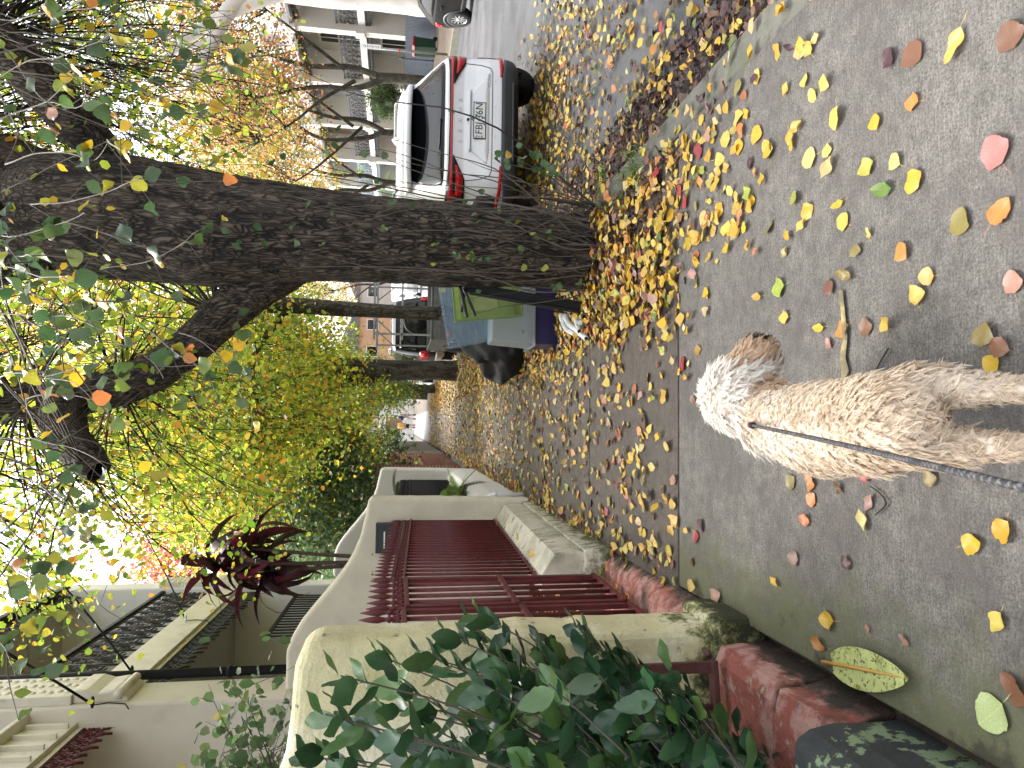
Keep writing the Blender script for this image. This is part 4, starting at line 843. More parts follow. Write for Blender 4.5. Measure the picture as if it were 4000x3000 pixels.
street_tree('white_gum', 'big white-barked gum tree across the street behind the dark car', (13.72, 22.6, 0), [(0, 0, -.1, .62), (0, 0, 1, .52), (-.05, 0, 3, .5), (-.1, 0, 5, .46), (0, 0, 8, .4), (.2, 0, 11, .25)],
 [[(-.1, 0, 6.0, .28), (-1.0, 0, 6.9, .24), (-2.0, .1, 7.4, .19), (-3.4, .2, 8.0, .12)], [(-.1, 0, 4.4, .2), (-.5, 0, 5.8, .22), (-1.1, .1, 7.0, .2), (-2.3, .2, 8.6, .16)], [(0, 0, 8, .25), (.6, 0, 10, .18), (1.4, 0, 12, .1)], [(-2.0, .1, 7.4, .1), (-2.6, .0, 8.6, .07), (-3.6, 0, 9.6, .04)]],
 [dict(cen=(12.8, 22.6, 11.0), rad=(3.2, 3.2, 2.2), nclump=110, nleaf=4500, size=.12, pal=[(2, (.08, .13, .06)), (2, (.13, .19, .08)), (1, (.2, .25, .13))], spread=.45)], BARK_W, 66, None, 40, 80)
# ------------------------------------------------------------------ shrubs and small plants
def cam_leaf(k):
    V, F = leaf_template(2+3*k, .35, .30, .12, n=13); V = V.copy(); V[:, 0] *= 1.0; return V, F
cl_me = [np_mesh('leaf', *cam_leaf(k), LEAF_GLOSS) for k in range(3)]
for me_ in cl_me+hang_me: me_.polygons.foreach_set('use_smooth', [True]*len(me_.polygons))
sh = empty('camellia_shrub', (-1.55, 2.35, 0)); tag(sh, 'glossy dark green shrub in front of the yellow-cream wall', 'shrub')
r = np.random.default_rng(12); sb = np.array([-1.55, 2.35, 0.0]); segs = []; nl = 0
PAL_CAM = [(4, (0.026, 0.068, 0.03)), (3, (0.038, 0.092, 0.037)), (1.6, (0.07, 0.14, 0.045)), (.5, (0.11, 0.19, 0.05))]
tipspx = [(1330, 2640), (1270, 2790), (1200, 2950), (1480, 2560), (1560, 2660), (1650, 2560), (1750, 2480), (1880, 2400), (1840, 2450), (1760, 2600), (1650, 2760), (1500, 2760), (1400, 2860), (1330, 2960), (1900, 2540), (2000, 2520), (2120, 2500), (2260, 2450), (2280, 2560), (2400, 2560), (2440, 2540), (2550, 2700), (2620, 2620), (2700, 2690), (2500, 2600), (2350, 2660), (2200, 2620), (2050, 2640), (1900, 2680), (1800, 2760), (1950, 2790), (2100, 2760), (2250, 2760), (2400, 2800), (2560, 2820), (2750, 2780), (2700, 2900), (2880, 2860), (2820, 2960), (2600, 2950), (2450, 2930), (2300, 2890), (2150, 2880), (2000, 2900), (1850, 2880), (1700, 2900), (1600, 2960), (1550, 2860), (2930, 2940), (2080, 2980), (2380, 2990), (1760, 2980), (2680, 2800), (2160, 2560), (1980, 2600), (2520, 2880), (2320, 2960), (1660, 2830)]
tipspx = tipspx+[(p+r.uniform(-60, 90), q_+r.uniform(20, 120)) for p, q_ in tipspx[14:] if p > 1850]
for it, (px, py) in enumerate(tipspx):
    y_ = r.uniform(2.05, 2.75) if py > 2560 else r.uniform(2.6, 2.9)
    e = ony(px, py, y_)-sb; s = np.array([r.normal(0, .12), r.normal(0, .15), r.uniform(.05, .4)])
    if e[2] < s[2]: s[2] = max(.03, e[2]-.1)
    P = wander(s, e, 8, .06, r, .15); segs.append((P, .007, .0025))
    d = P[-1]-P[-3]; d /= np.linalg.norm(d)
    for k in range(7):
        if nl >= 760: break
        c = P[-1]-d*k*.032 if k < 5 else P[5]+r.normal(0, .03, 3); az = k*2.4+r.uniform(-.4, .4)
        # leaf points outward from the stem, rising a little
        side = np.array([math.cos(az), math.sin(az), r.uniform(-.25, .7)]); side = side+d*.7; side /= np.linalg.norm(side)
        nrm = np.array([0, 0, 1.0])+r.normal(0, .35, 3); xx = np.cross(side, nrm); xx /= np.linalg.norm(xx); zz = np.cross(xx, side)
        o = inst('leaf', cl_me[r.integers(3)], sh); sc = r.uniform(.10, .155)*(0.7 if k == 0 else 1)
        M_ = Matrix(((xx[0], side[0], zz[0]), (xx[1], side[1], zz[1]), (xx[2], side[2], zz[2]))).to_4x4()
        o.matrix_local = Matrix.Translation(Vector(c)) @ M_ @ Matrix.Scale(sc, 4); o.color = (*pick(PAL_CAM, 1, r)[0], 1); nl += 1
twig_tubes('stems', segs, TWIGL, sh, 5)
# shrub behind the wall in front of the maroon house
sh2 = empty('ficus_shrub', (-2.2, 4.6, 0)); tag(sh2, 'small-leaved green shrub rising behind the yellow-cream wall', 'shrub')
tips = [(-.1, 0, 1.2), (.1, .1, 1.8), (-.3, -.2, 2.0), (0, 0, 2.2)]
MB().tube([(0, 0, -.05), (0, 0, .8), (0, 0, 2.0)], [.03, .025, .01], 8).build('stem', TWIGL, sh2, True)
tag_stuff(crown(sh2, tips, (-.1, 0, 2.35), (.75, .5, .42), 40, 900, .075, PAL_EVG+[(1, (.16, .24, .08))], 91, .14, .2, TWIGL, .004, 3))
# ---- cordyline with dark red strap leaves
CORD = leaf_material('cordyline_leaf', 'obj', 0.2, 0.35)
def strap(n=9, w=.07, bend=.5, fold=.5):
    V = []; F = []
    for i in range(n):
        t = i/(n-1); hw = w*math.sin(math.pi*(0.06+0.94*t)**.8)**.7+.006; a = bend*t*t
        y_ = t*math.cos(a*.7); z_ = -t*math.sin(a*.9)
        V += [(-hw, y_, z_+fold*hw), (0, y_, z_), (hw, y_, z_+fold*hw)]
    for i in range(n-1):
        k = i*3; F += [(k, k+1, k+4, k+3), (k+1, k+2, k+5, k+4)]
    return np.array(V), np.array(F)
st_me = [np_mesh('leaf', *strap(9, w_, b_), CORD, smooth=True) for w_, b_ in ((.10, .6), (.115, 1.2), (.095, 1.7))]
cy = empty('cordyline', (-1.80, 9.6, -.50)); tag(cy, 'dark red strap-leaved cordyline above the cream garden wall', 'plant')
r = np.random.default_rng(4)
heads = [(np.array([.0, 0, 4.35]), 30), (np.array([-.12, .1, 3.75]), 22), (np.array([.22, -.1, 3.9]), 14)]
for hd, n in heads:
    MB().tube([(0.02, 0, -.05), (0.0, 0, 1.6), hd*np.array([.6, .6, .8]), hd], [.035, .03, .024, .018], 7).build('stem', mat('cordyline_stem', (.10, .07, .06), .8, .3, 20, .5), cy, True)
    for k in range(n):
        az = k*2.399+r.uniform(-.3, .3); el = r.uniform(-.35, 1.25)
        o = inst('leaf', st_me[r.integers(3)], cy, tuple(hd-np.array([0, 0, .012*(n-k)])), (el, r.uniform(-.7, .7), az), (r.uniform(.42, .68),)*3)
        o.color = (*np.array([(.055, .013, .02), (.09, .016, .026), (.035, .013, .017), (.22, .016, .06), (.06, .035, .025)][r.choice(5, p=[.35, .25, .25, .08, .07])]), 1)
# ---- ferns and fronds by the black fence
def pinnate(n, L, w, bend, fold=.2, taper=.9):
    V = []; F = []
    for i in range(n):
        t = (i+1)/n; a = bend*t; y0 = L*t*math.cos(a*.6); z0 = -L*t*t*math.sin(bend)*.5; l = w*math.sin(math.pi*min(.98, .12+.86*t))**.7
        for s in (-1, 1):
            k = len(V); V += [(0, y0-.012*L, z0), (0, y0+.014*L, z0), (s*l, y0+.35*l, z0-.25*l), (s*l*.5, y0-.03*L+.1*l, z0-.05*l)]; F += [(k, k+3, k+2), (k, k+2, k+1)]
    return np.array(V), np.array(F)
FERNM = leaf_material('fern_leaf', 'obj', 0.35, 0.5)
fern_me = np_mesh('frond', *pinnate(18, 1, .17, .7), FERNM); palm_me = np_mesh('frond', *pinnate(34, 1, .24, 1.2), FERNM)
def rosette(name, label, loc, n, size, me, c, seed, cat='plant', spread=(0.1, 1.0), group=None):
    e = empty(name, loc); tag(e, label, cat, group); r = np.random.default_rng(seed)
    for k in range(n):
        o = inst('frond', me, e, (0, 0, .03), (r.uniform(*spread), r.uniform(-.3, .3), k*2.4+r.uniform(-.4, .4)), (size*r.uniform(.7, 1.15),)*3); o.color = (*np.clip(np.array(c)*(1+r.normal(0, .15)), .01, 1), 1)
    MB().lathe([(.05, -.04), (.05, .02), (.02, .06)], n=7).build('crown_base', TWIG, e, True)
    return e
rosette('fern', 'bright green fern growing through the black iron fence', (-1.02, 10.6, .55), 9, .55, fern_me, (.17, .27, .045), 1)
rosette('fern', 'small green fern at the foot of the black iron fence', (-1.0, 9.6, .55), 6, .28, fern_me, (.12, .22, .05), 2)
rosette('fern', 'withered brown fern on the white plinth', (-0.98, 11.0, .54), 7, .5, fern_me, (.05, .028, .018), 3, spread=(-.9, .3))
rosette('palm', 'dark palm fronds beside the white garden wall', (-1.45, 9.8, 1.1), 8, 1.0, palm_me, (.05, .09, .03), 4, spread=(.2, 1.1))
rosette('palm', 'spiky palm in the yard of the charcoal-lace house', (-2.2, 12.6, 1.2), 9, 1.1, palm_me, (.08, .1, .03), 5, spread=(.2, 1.1))
rosette('strap_plant', 'lime green broad-leaved plant behind the brick pillars', (-1.65, 19.5, 1.5), 12, .62, st_me[2], (.30, .40, .06), 6, spread=(.3, 1.2))
rosette('strap_plant', 'spotted green leaf plant poking through the brick fence', (-1.12, 20.0, .95), 6, .45, st_me[2], (.22, .32, .08), 7, spread=(.2, 1.0))
rosette('palm', 'light green fan of fronds above the paling fence', (-1.4, 27.5, 1.3), 10, 1.3, palm_me, (.12, .2, .06), 8, spread=(.3, 1.2))
for i, (px, py) in enumerate([(1415, 1940), (1380, 1830), (1330, 2010)]):
    p = ony(px, py, 16.0)
    f = empty('camellia_flower', tuple(p)); tag(f, ['pale pink camellia bloom low in the dark evergreen', 'pale pink camellia bloom near the brick pillar side of the evergreen', 'pale pink camellia bloom high in the dark evergreen'][i], 'flower', 'camellia blooms')
    for k in range(7): inst('petal', MB().lathe([(.008, 0), (.03, .012), (.035, .03), (.02, .035)], n=7).mesh('petal', cam_fl, True), f, (.03*math.cos(k*.9), .03*math.sin(k*.9), 0), (.6*math.sin(k), .6*math.cos(k), 0), (1.2, 1.2, .7))
    MB().lathe([(.014, 0), (.014, .04)], n=7).build('stamens', mat('stamen', (.7, .45, .06), .6, .1, 5, 0), f)
# ---- weeds on the verge
GRASSM = leaf_material('grass_blade', 'attr', 0.3, 0.5)
gr = np.random.default_rng(9); n = 420
cen = np.array([onz(px, py)[:2] for px, py in [(2470, 640), (2480, 700), (2350, 790), (2420, 740), (2380, 830), (2300, 1040), (2350, 700)]])
ci = gr.integers(0, len(cen), n); pos = np.zeros((n, 3)); pos[:, :2] = cen[ci]+gr.normal(0, .07, (n, 2)); pos[:, 2] = -.02
Vb = np.array([(-.04, 0, 0), (.04, 0, 0), (.03, .08, .55), (-.03, .08, .55), (0, .35, 1.0)]); Fb = np.array([(0, 1, 2), (0, 2, 3), (3, 2, 4)])
g = leaf_mass('grass_weeds', (Vb, Fb), pos, rot_mats(n, gr, .35), gr.uniform(.04, .10, n), pick([(2, (.11, .19, .04)), (1, (.2, .27, .06))], n, gr), GRASSM); tag(g, 'green grass weeds between the fallen leaves beside the kerb', 'grass', None, 'stuff')
# ------------------------------------------------------------------ terraces across the street
def rc(name, c): return mat(name, c, 0.8, 0.06, 1.0, 0.05, 40, 0.003, stains=[(tuple(np.array(c)*.7), .8, .6, .3)])
FARX = 18.9
def far_house(label, y0, y1, c, lacec, door, roofc=(0.14, 0.14, 0.15), hz=6.7, lace=True, wins=True):
    e = empty('terrace_house', (FARX, y0, 0.1)); tag(e, label, 'house', 'terrace houses across the street'); L = y1-y0
    wm = rc('far_wall_%.2f_%.2f' % (c[0], c[2]), c); lm = mat('far_lace_%.2f' % lacec[0], lacec, .6, .1, 5, 0); tm = rc('far_trim', (.70, .69, .67))
    MB().box(1.5, 8, 0, L, 0, hz+.3).build('front_wall', wm, e)
    for yy in (0.0, L-.22):
        f = MB().box(-.35, 1.6, yy, yy+.22, 0, hz+.55).build('side_fin', tm, e, bevel=.02)
        MB().box(-.45, -.3, yy-.04, yy+.26, 3.3, 3.75).build('fin_bracket', tm, f, bevel=.03); MB().box(-.45, -.3, yy-.04, yy+.26, hz-.2, hz+.3).build('fin_bracket', tm, f, bevel=.03)
    MB().box(0, 1.5, .22, L-.22, 3.42, 3.55).build('balcony_floor', tm, e); MB().box(-.05, 0.0, .22, L-.22, 3.30, 3.62).build('fascia', tm, e)
    if lace:
        n = 5; pl = (L-.44)/n; pm = lace_mesh('lace_panel', pl, .95, lm, r=.016); fm = lace_mesh('lace_fringe', pl, .34, lm, fringe=True, r=.014)
        for i in range(n): inst('lace_panel', pm, e, (-.02, .22+i*pl, 3.64)); inst('lace_fringe', fm, e, (-.02, .22+i*pl, 2.95)); inst('lace_fringe', fm, e, (-.02, .22+i*pl, hz-.45))
        MB().box(-.05, .03, .22, L-.22, 4.58, 4.66).build('handrail', lm, e)
    MB().prism([(-.25, hz-.05), (-.25, hz+.08), (1.6, hz+.7), (1.6, hz+.5)], 1, .22, L-.22).build('verandah_roof', mat('far_roof', roofc, .5, .1, 3, .05), e)
    MB().prism([(1.5, hz+.3), (1.5, hz+.5), (4.5, hz+2.3), (8, hz+.5), (8, hz+.3)], 1, 0, L).build('main_roof', mat('far_roof_main', (.16, .09, .08), .7, .2, 3, .1), e)
    for (z0, z1, ws) in ((.3, 2.6, (.26, .72)), (3.6, 5.8, (.3, .7))):
        for k, f in enumerate(ws):
            w = .45; yc = L*f; fr = MB().box(1.44, 1.5, yc-w-.1, yc+w+.1, z0-.05, z1+.12).build('door' if (z0 < 1 and k == 0) else 'window', tm, e)
            MB().box(1.42, 1.445, yc-w, yc+w, z0, z1).build('panel' if (z0 < 1 and k == 0) else 'pane', mat('far_door_%.2f' % door[0], door, .4, .1, 5, 0) if (z0 < 1 and k == 0) else DARKG, fr)
            MB().box(1.405, 1.421, yc-.03, yc+.03, z0, z1).build('mullion', tm, fr)
    ch = MB().box(4, 4.7, L-.9, L-.2, hz+1, hz+3.2).build('chimney', wm, e); MB().box(3.95, 4.75, L-.95, L-.15, hz+3.2, hz+3.4).build('chimney_cap', tm, ch)
    return e
HS = [('slate blue terrace house behind the red-lidded bin', 28.4, 34.0, (.22, .26, .30), (.05, .055, .06), (.03, .03, .03)), ('grey beige terrace house with charcoal lace behind the blue-grey picket fence', 34.0, 39.5, (.50, .50, .48), (.045, .047, .055), (.03, .03, .035)),
 ('blue grey terrace house behind the forked street tree', 39.5, 45.1, (.44, .47, .51), (.06, .065, .08), (.25, .25, .26)), ('brown grey terrace house beyond the white car', 45.1, 51, (.30, .26, .23), (.05, .045, .045), (.2, .12, .06)),
 ('pale blue terrace house with hanging plants', 51, 56.8, (.34, .47, .53), (.2, .24, .28), (.2, .3, .35)), ('very pale blue house behind the tree trunk', 56.8, 64, (.5, .6, .65), (.3, .34, .38), (.3, .3, .3)),
 ('cream terrace house far along the other side', 64, 72, (.5, .46, .38), (.1, .1, .1), (.1, .05, .04)), ('ochre terrace house at the far corner', 72, 80, (.5, .36, .2), (.1, .1, .1), (.1, .05, .04)), ('white terrace house nearest on the other side', 22.8, 28.4, (.5, .5, .5), (.05, .05, .05), (.05, .05, .05))]
for h in HS: far_house(*h)
SLB = mat('blue_grey_picket', (.10, .12, .16), .55, .12, 5, .05)
pk = empty('picket_fence', (17.3, 25.5, .12)); tag(pk, 'blue-grey picket fence across the street beside the bin', 'fence')
pm = MB().prism([(-.04, 0), (.04, 0), (.04, 1.28), (0, 1.36), (-.04, 1.28)], 0, -.012, .012); pmm = pm.mesh('picket', SLB)
for i in range(125): inst('picket', pmm, pk, (0, i*.115, .05))
for z in (.25, 1.05): MB().box(.013, .06, 0, 14.4, z, z+.08).build('rail', SLB, pk)
for yy in (0, 8.0, 14.4): MB().lathe([(.07, 0), (.07, 1.5), (.09, 1.52), (.03, 1.7)], (0, yy, 0), 8).build('post', SLB, pk)
lw = empty('low_wall', (17.3, 40.2, .1)); tag(lw, 'pale low front wall across the street behind the white car', 'wall')
MB().box(0, .3, 0, 25, 0, 1.25).build('wall_body', rc('far_low_wall', (.6, .6, .58)), lw); 
for k in range(6): MB().box(-.06, .36, k*4.6, k*4.6+.4, 0, 1.55).build('pier', rc('far_trim', (.62, .61, .58)), lw, bevel=.02)
# wheelie bin
bn = empty('wheelie_bin', (16.6, 31.0, .1), .3); tag(bn, 'dark green wheelie bin with a red lid across the street', 'bin')
MB().prism([(-.24, .08), (.24, .08), (.29, 1.0), (-.29, 1.0)], 1, -.28, .28).build('body', mat('bin_green', (.02, .055, .03), .5, .1, 5, .05), bn, bevel=.02)
MB().prism([(-.33, 1.0), (.33, 1.0), (.3, 1.07), (-.2, 1.1)], 1, -.31, .31).build('lid', mat('bin_red', (.45, .03, .03), .4, .1, 5, .05), bn, bevel=.015)
for s in (-1, 1): MB().lathe([(.1, 0), (.1, .05)], (.24, s*.29-.025, .1), 12, 1).build('wheel', TYRE, bn)
MB().tube([(.3, -.2, 1.02), (.38, -.2, 1.02), (.38, .2, 1.02), (.3, .2, 1.02)], .018, 6).build('handle', BPLASTIC, bn)
# street-name pole
sp = empty('street_sign', (13.2, 25.0, 0)); tag(sp, 'tall grey sign pole with a vertical lettered plate across the street', 'sign')
MB().tube([(0, 0, 0), (0, 0, 3.05)], .045, 10).build('pole', GALV, sp, True)
pn = MB().box(-.09, .09, -.075, -.055, 2.35, 3.05).build('sign_plate', WPAINT, sp, bevel=.005)
def lettering(s, size, m, parent, loc, rot, ext=.003, align='CENTER', name='lettering', sx=1.0):
    cu = bpy.data.curves.new(name, 'FONT'); cu.body = s; cu.size = size; cu.extrude = ext; cu.align_x = align; cu.align_y = 'CENTER'; cu.materials.append(m)
    t_ = bpy.data.objects.new(name, cu); col.objects.link(t_); me = bpy.data.meshes.new_from_object(t_.evaluated_get(bpy.context.evaluated_depsgraph_get())); bpy.data.objects.remove(t_); bpy.data.curves.remove(cu); me.name = name
    return inst(name, me, parent, loc, rot, (sx, 1, 1))
BLK = mat('black_lettering', (.015, .015, .017), .5, 0, 5, 0)
for k_ in range(9): MB().box(-.035+.01*(k_ % 3), .035-.012*(k_ % 2), -.0775, -.0755, 2.42+k_*.065, 2.445+k_*.065+.008*(k_ % 2)).build('worn_letter', mat('faded_lettering', (.22, .24, .27), .6, .1, 5, 0), pn)
MB().lathe([(.06, 0), (.06, .05)], (0, 0, 1.7), 10).build('clamp', mat('red_clamp', (.5, .06, .05), .4, 0, 5, 0), sp, True)
# clipped tree in front of the grey-beige house
tp = empty('topiary_tree', (16.6, 36.6, .1)); tag(tp, 'round clipped dark green tree standing by the picket fence across the street', 'tree')
MB().tube([(0, 0, -.05), (.03, 0, .8), (-.05, 0, 1.5), (0, .05, 2.0)], [.08, .07, .06, .04], 8).build('trunk', TWIGL, tp, True)
tag_stuff(crown(tp, [(0, 0, 1.8), (.2, 0, 2.2), (-.2, 0, 2.2), (0, .2, 2.4)], (0, 0, 2.45), (.85, .85, .95), 120, 5000, .09, PAL_EVG, 201, .16, .3, TWIG, .01, 2))
for i, (yy, zz) in enumerate([(54.5, 2.6), (56.0, 2.9), (52.6, 4.3)]):
    rosette('hanging_plant', ['green hanging plant under the pale blue balcony', 'green hanging plant beside the pale blue house fin', 'green plant on the pale blue balcony'][i], (18.4, yy, zz), 9, .9, fern_me, (.15, .27, .06), 60+i, spread=(-.9, .9))
# far end of the street
WB = rc('far_white', (.72, .71, .68))
eb = empty('white_cottage', (-6, 76, 0)); tag(eb, 'bright white building at the end of the footpath', 'house')
MB().box(0, 11, 0, 6, 0, 4.2).build('wall', WB, eb); MB().prism([(-.3, 4.2), (11.3, 4.2), (5.5, 7)], 1, -.3, 6.3).build('roof', SLATE, eb)
for k in range(3): f = MB().box(1.2+k*3.4, 2.6+k*3.4, -.06, 0.0, .9, 2.6).build('window', WB, eb); MB().box(1.3+k*3.4, 2.5+k*3.4, -.08, -.061, 1.0, 2.5).build('pane', DARKG, f)
ew = empty('white_wall', (-3.0, 66.5, 0)); tag(ew, 'low white wall with a brown slatted gate behind the walkers', 'wall')
MB().box(0, 2.4, 0, .3, 0, 1.2).build('wall_body', WB, ew); MB().box(3.6, 6, 0, .3, 0, 1.3).build('wall_body', WB, ew)
sl = MB().box(0, .1, -.03, 0, 0, 1.5).mesh('slat', mat('brown_slat', (.22, .12, .06), .6, .2, 4, .1))
for k in range(11): inst('slat', sl, ew, (2.42+k*.108, .1, 1.0))
for i, (x, c, lab) in enumerate([(9, (.5, .3, .18), 'ochre building closing the end of the road'), (20, (.45, .42, .4), 'grey building closing the road beside the ochre one'), (-22, (.5, .47, .42), 'cream house at the end behind the gardens')]):
    b = empty('end_house', (x, 92, 0)); tag(b, lab, 'house'); MB().box(-5, 6, 0, 7, 0, 6.5).build('wall', rc('endwall%d' % i, c), b); MB().prism([(-5.4, 6.5), (6.4, 6.5), (.5, 9)], 1, -.4, 7.4).build('roof', SLATE, b)
    for k in range(3):
        for z in (1, 4): f = MB().box(-4+k*3.4, -2.6+k*3.4, -.06, 0, z, z+1.5).build('window', WB, b); MB().box(-3.9+k*3.4, -2.7+k*3.4, -.08, -.061, z+.1, z+1.4).build('pane', DARKG, f)
far_tree('dark green tree mass closing the end of the street', (6, 84, 0), 1, 70, 1, PAL_GRN, 6000); far_tree('green tree at the far end behind the white building', (-7, 70, 0), -1, 71, 1, PAL_GRN, 6000)
far_tree('yellow green tree far left behind the gardens', (-9, 45, 0), 1, 72, 1, PAL_MIX, 7000)
# ------------------------------------------------------------------ vehicles
class Car:
    """body: stacked plan outlines; levels = (z, half width, rear y, front y)"""
    def __init__(s, name, label, cat, loc, rz, levels, paint, n=7.0, group='vehicles parked along the street'):
        s.e = empty(name, loc, rz); tag(s.e, label, cat, group); s.lv = np.array(levels, float); s.n = n
        zs = np.unique(np.concatenate([np.linspace(s.lv[0, 0], s.lv[-1, 0], 50), s.lv[:, 0]])); th = np.linspace(0, 2*math.pi, 120, endpoint=False)
        # even spacing: more points near corners
        rows = []
        for z in zs:
            hw, yr, yf = s.at(z); c, sn = np.cos(th), np.sin(th)
            x = hw*np.sign(c)*np.abs(c)**(2/n); y = (yr+yf)/2+(yf-yr)/2*np.sign(sn)*np.abs(sn)**(2/n)
            rows.append(np.stack([x, y, np.full_like(x, z)], -1))
        P = np.array(rows); R, K = P.shape[:2]; idx = np.arange(R*K).reshape(R, K); nx = np.roll(idx, -1, 1)
        b = MB(); b.add(P.reshape(-1, 3), [tuple(q) for q in np.stack([idx[:-1], nx[:-1], nx[1:], idx[1:]], -1).reshape(-1, 4)]+[tuple(idx[-1]), tuple(idx[0][::-1])])
        s.body = b.build('body', paint, s.e, True)
    def at(s, z): return tuple(np.interp(z, s.lv[:, 0], s.lv[:, i]) for i in (1, 2, 3))
    def rear(s, x, z):
        hw, yr, yf = s.at(z); q = min(.9995, abs(x)/hw); return (yr+yf)/2-(yf-yr)/2*(1-q**s.n)**(1/s.n)
    def side(s, y, z, sg):
        hw, yr, yf = s.at(z); q = min(.9995, abs(y-(yr+yf)/2)/((yf-yr)/2)); return sg*hw*(1-q**s.n)**(1/s.n)
    def rpatch(s, name, rows, m, off=.006, thick=.012, nx=30, nz=6, parent=None, smooth=True):
        """rows: (x, zlo, zhi) control stations"""
        rows = np.array(rows); xs = np.linspace(rows[0, 0], rows[-1, 0], nx); P = np.zeros((nz, nx, 3))
        for j, x in enumerate(xs):
            lo, hi = np.interp(x, rows[:, 0], rows[:, 1]), np.interp(x, rows[:, 0], rows[:, 2])
            for i in range(nz):
                z = lo+(hi-lo)*i/(nz-1); P[i, j] = (x, s.rear(x, z)-off, z)
        b = MB(); b.grid(P); o = b.build(name, m, parent or s.e, smooth)
        sm = o.modifiers.new('solid', 'SOLIDIFY'); sm.thickness = thick; sm.offset = 0; return o
    def spatch(s, name, rows, m, sg, off=.005, thick=.01, ny=30, nz=6):
        rows = np.array(rows); ys = np.linspace(rows[0, 0], rows[-1, 0], ny); P = np.zeros((nz, ny, 3))
        for j, y in enumerate(ys):
            lo, hi = np.interp(y, rows[:, 0], rows[:, 1]), np.interp(y, rows[:, 0], rows[:, 2])
            for i in range(nz):
                z = lo+(hi-lo)*i/(nz-1); P[i, j] = (s.side(y, z, sg)+sg*off, y, z)
        b = MB(); b.grid(P); o = b.build(name, m, s.e, True); sm = o.modifiers.new('solid', 'SOLIDIFY'); sm.thickness = thick; sm.offset = 0; return o
    def wheel(s, x, y, r=.36, w=.235, arch=True, sg=1, spokes=10, rimm=None):
        x = s.side(y, .55, sg)-sg*(w/2-.02)
        t = MB().lathe([(r*.62, -w/2), (r*.93, -w/2), (r, -w*.36), (r, w*.36), (r*.93, w/2), (r*.62, w/2)], (0, 0, 0), 40, 0, False).build('wheel', TYRE, s.e, True, loc=(x, y, r))
        MB().lathe([(r*.66, sg*w*.30), (r*.66, sg*w*.44), (r*.60, sg*w*.47), (r*.58, sg*w*.2)], (0, 0, 0), 40, 0, False).build('rim', rimm or ALLOY, t, True)
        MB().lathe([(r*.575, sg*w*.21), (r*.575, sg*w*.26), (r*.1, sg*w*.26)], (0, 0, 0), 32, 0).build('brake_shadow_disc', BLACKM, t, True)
        q = MB()
        for k in range(spokes):
            a = 2*math.pi*k/spokes; c, sn = math.cos(a), math.sin(a); wd = r*.045
            p = [(sg*w*.38, (r*.08)*c-wd*1.4*sn, r*.08*sn+wd*1.4*c), (sg*w*.46, r*.60*c-wd*sn, r*.60*sn+wd*c), (sg*w*.46, r*.60*c+wd*sn, r*.60*sn-wd*c), (sg*w*.38, r*.08*c+wd*1.4*sn, r*.08*sn-wd*1.4*c)]
            p2 = [(a_-sg*.03, b_, c_) for a_, b_, c_ in p]; q.add(p+p2, [(0, 1, 2, 3), (4, 7, 6, 5), (0, 4, 5, 1), (2, 6, 7, 3), (1, 5, 6, 2), (0, 3, 7, 4)])
        q.build('spokes', rimm or ALLOY, t); MB().lathe([(r*.13, sg*w*.3), (r*.13, sg*w*.45), (.02, sg*w*.47)], (0, 0, 0), 16, 0).build('hub_cap', rimm or ALLOY, t, True)
        if arch:
            a = np.linspace(math.radians(-20), math.radians(200), 25); ro, ri = r*1.22, r*1.0
            q = MB(); V = [(s.side(y, min(max(r+rad*math.sin(t_), .2), .95), np.sign(x))+np.sign(x)*.008, y+rad*math.cos(t_), r+rad*math.sin(t_)) for rad in (ri, ro) for t_ in a]
            q.add(V, [(i, i+1, 25+i+1, 25+i) for i in range(24)]); o = q.build('wheel_arch', BPLASTIC, s.e, True); sm = o.modifiers.new('solid', 'SOLIDIFY'); sm.thickness = .02; sm.offset = 0
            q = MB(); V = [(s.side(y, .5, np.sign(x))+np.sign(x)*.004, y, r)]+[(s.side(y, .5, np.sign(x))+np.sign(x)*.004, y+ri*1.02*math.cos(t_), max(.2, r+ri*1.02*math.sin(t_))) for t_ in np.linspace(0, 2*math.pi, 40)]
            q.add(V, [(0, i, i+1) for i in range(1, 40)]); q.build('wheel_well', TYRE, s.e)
def paint(name, c, flake=.9):
    m, nt, p, o = _new(name); p.inputs['Base Color'].default_value = (*c, 1); p.inputs['Roughness'].default_value = .38; p.inputs['Coat Weight'].default_value = flake; p.inputs['Specular IOR Level'].default_value = .5 if flake > .5 else (.2 if flake > 0 else .08); p.inputs['Coat Roughness'].default_value = .04
    c2 = _ramp(nt, _noise(nt, 3, 6, .6), [(.35, tuple(np.array(c)*.94)), (.7, c)]); nt.links.new(c2, p.inputs['Base Color']); return m
REDL = glass_mat('red_lens', (.42, .008, .012), .12); DREDL = glass_mat('dark_red_lens', (.10, .004, .006), .1); BGL = glass_mat('black_glass', (.004, .005, .006), .02, spec=.42); ORL = glass_mat('orange_lens', (.65, .14, .01), .15)
WHITEP = paint('pearl_white', (.76, .77, .79)); PLATE = mat('plate_white', (.72, .73, .72), .4, .02, 5, 0); CHROME = mat('chrome', (.7, .71, .73), .15, .01, 5, 0, metal=1)
R90 = (math.radians(90), 0, 0)
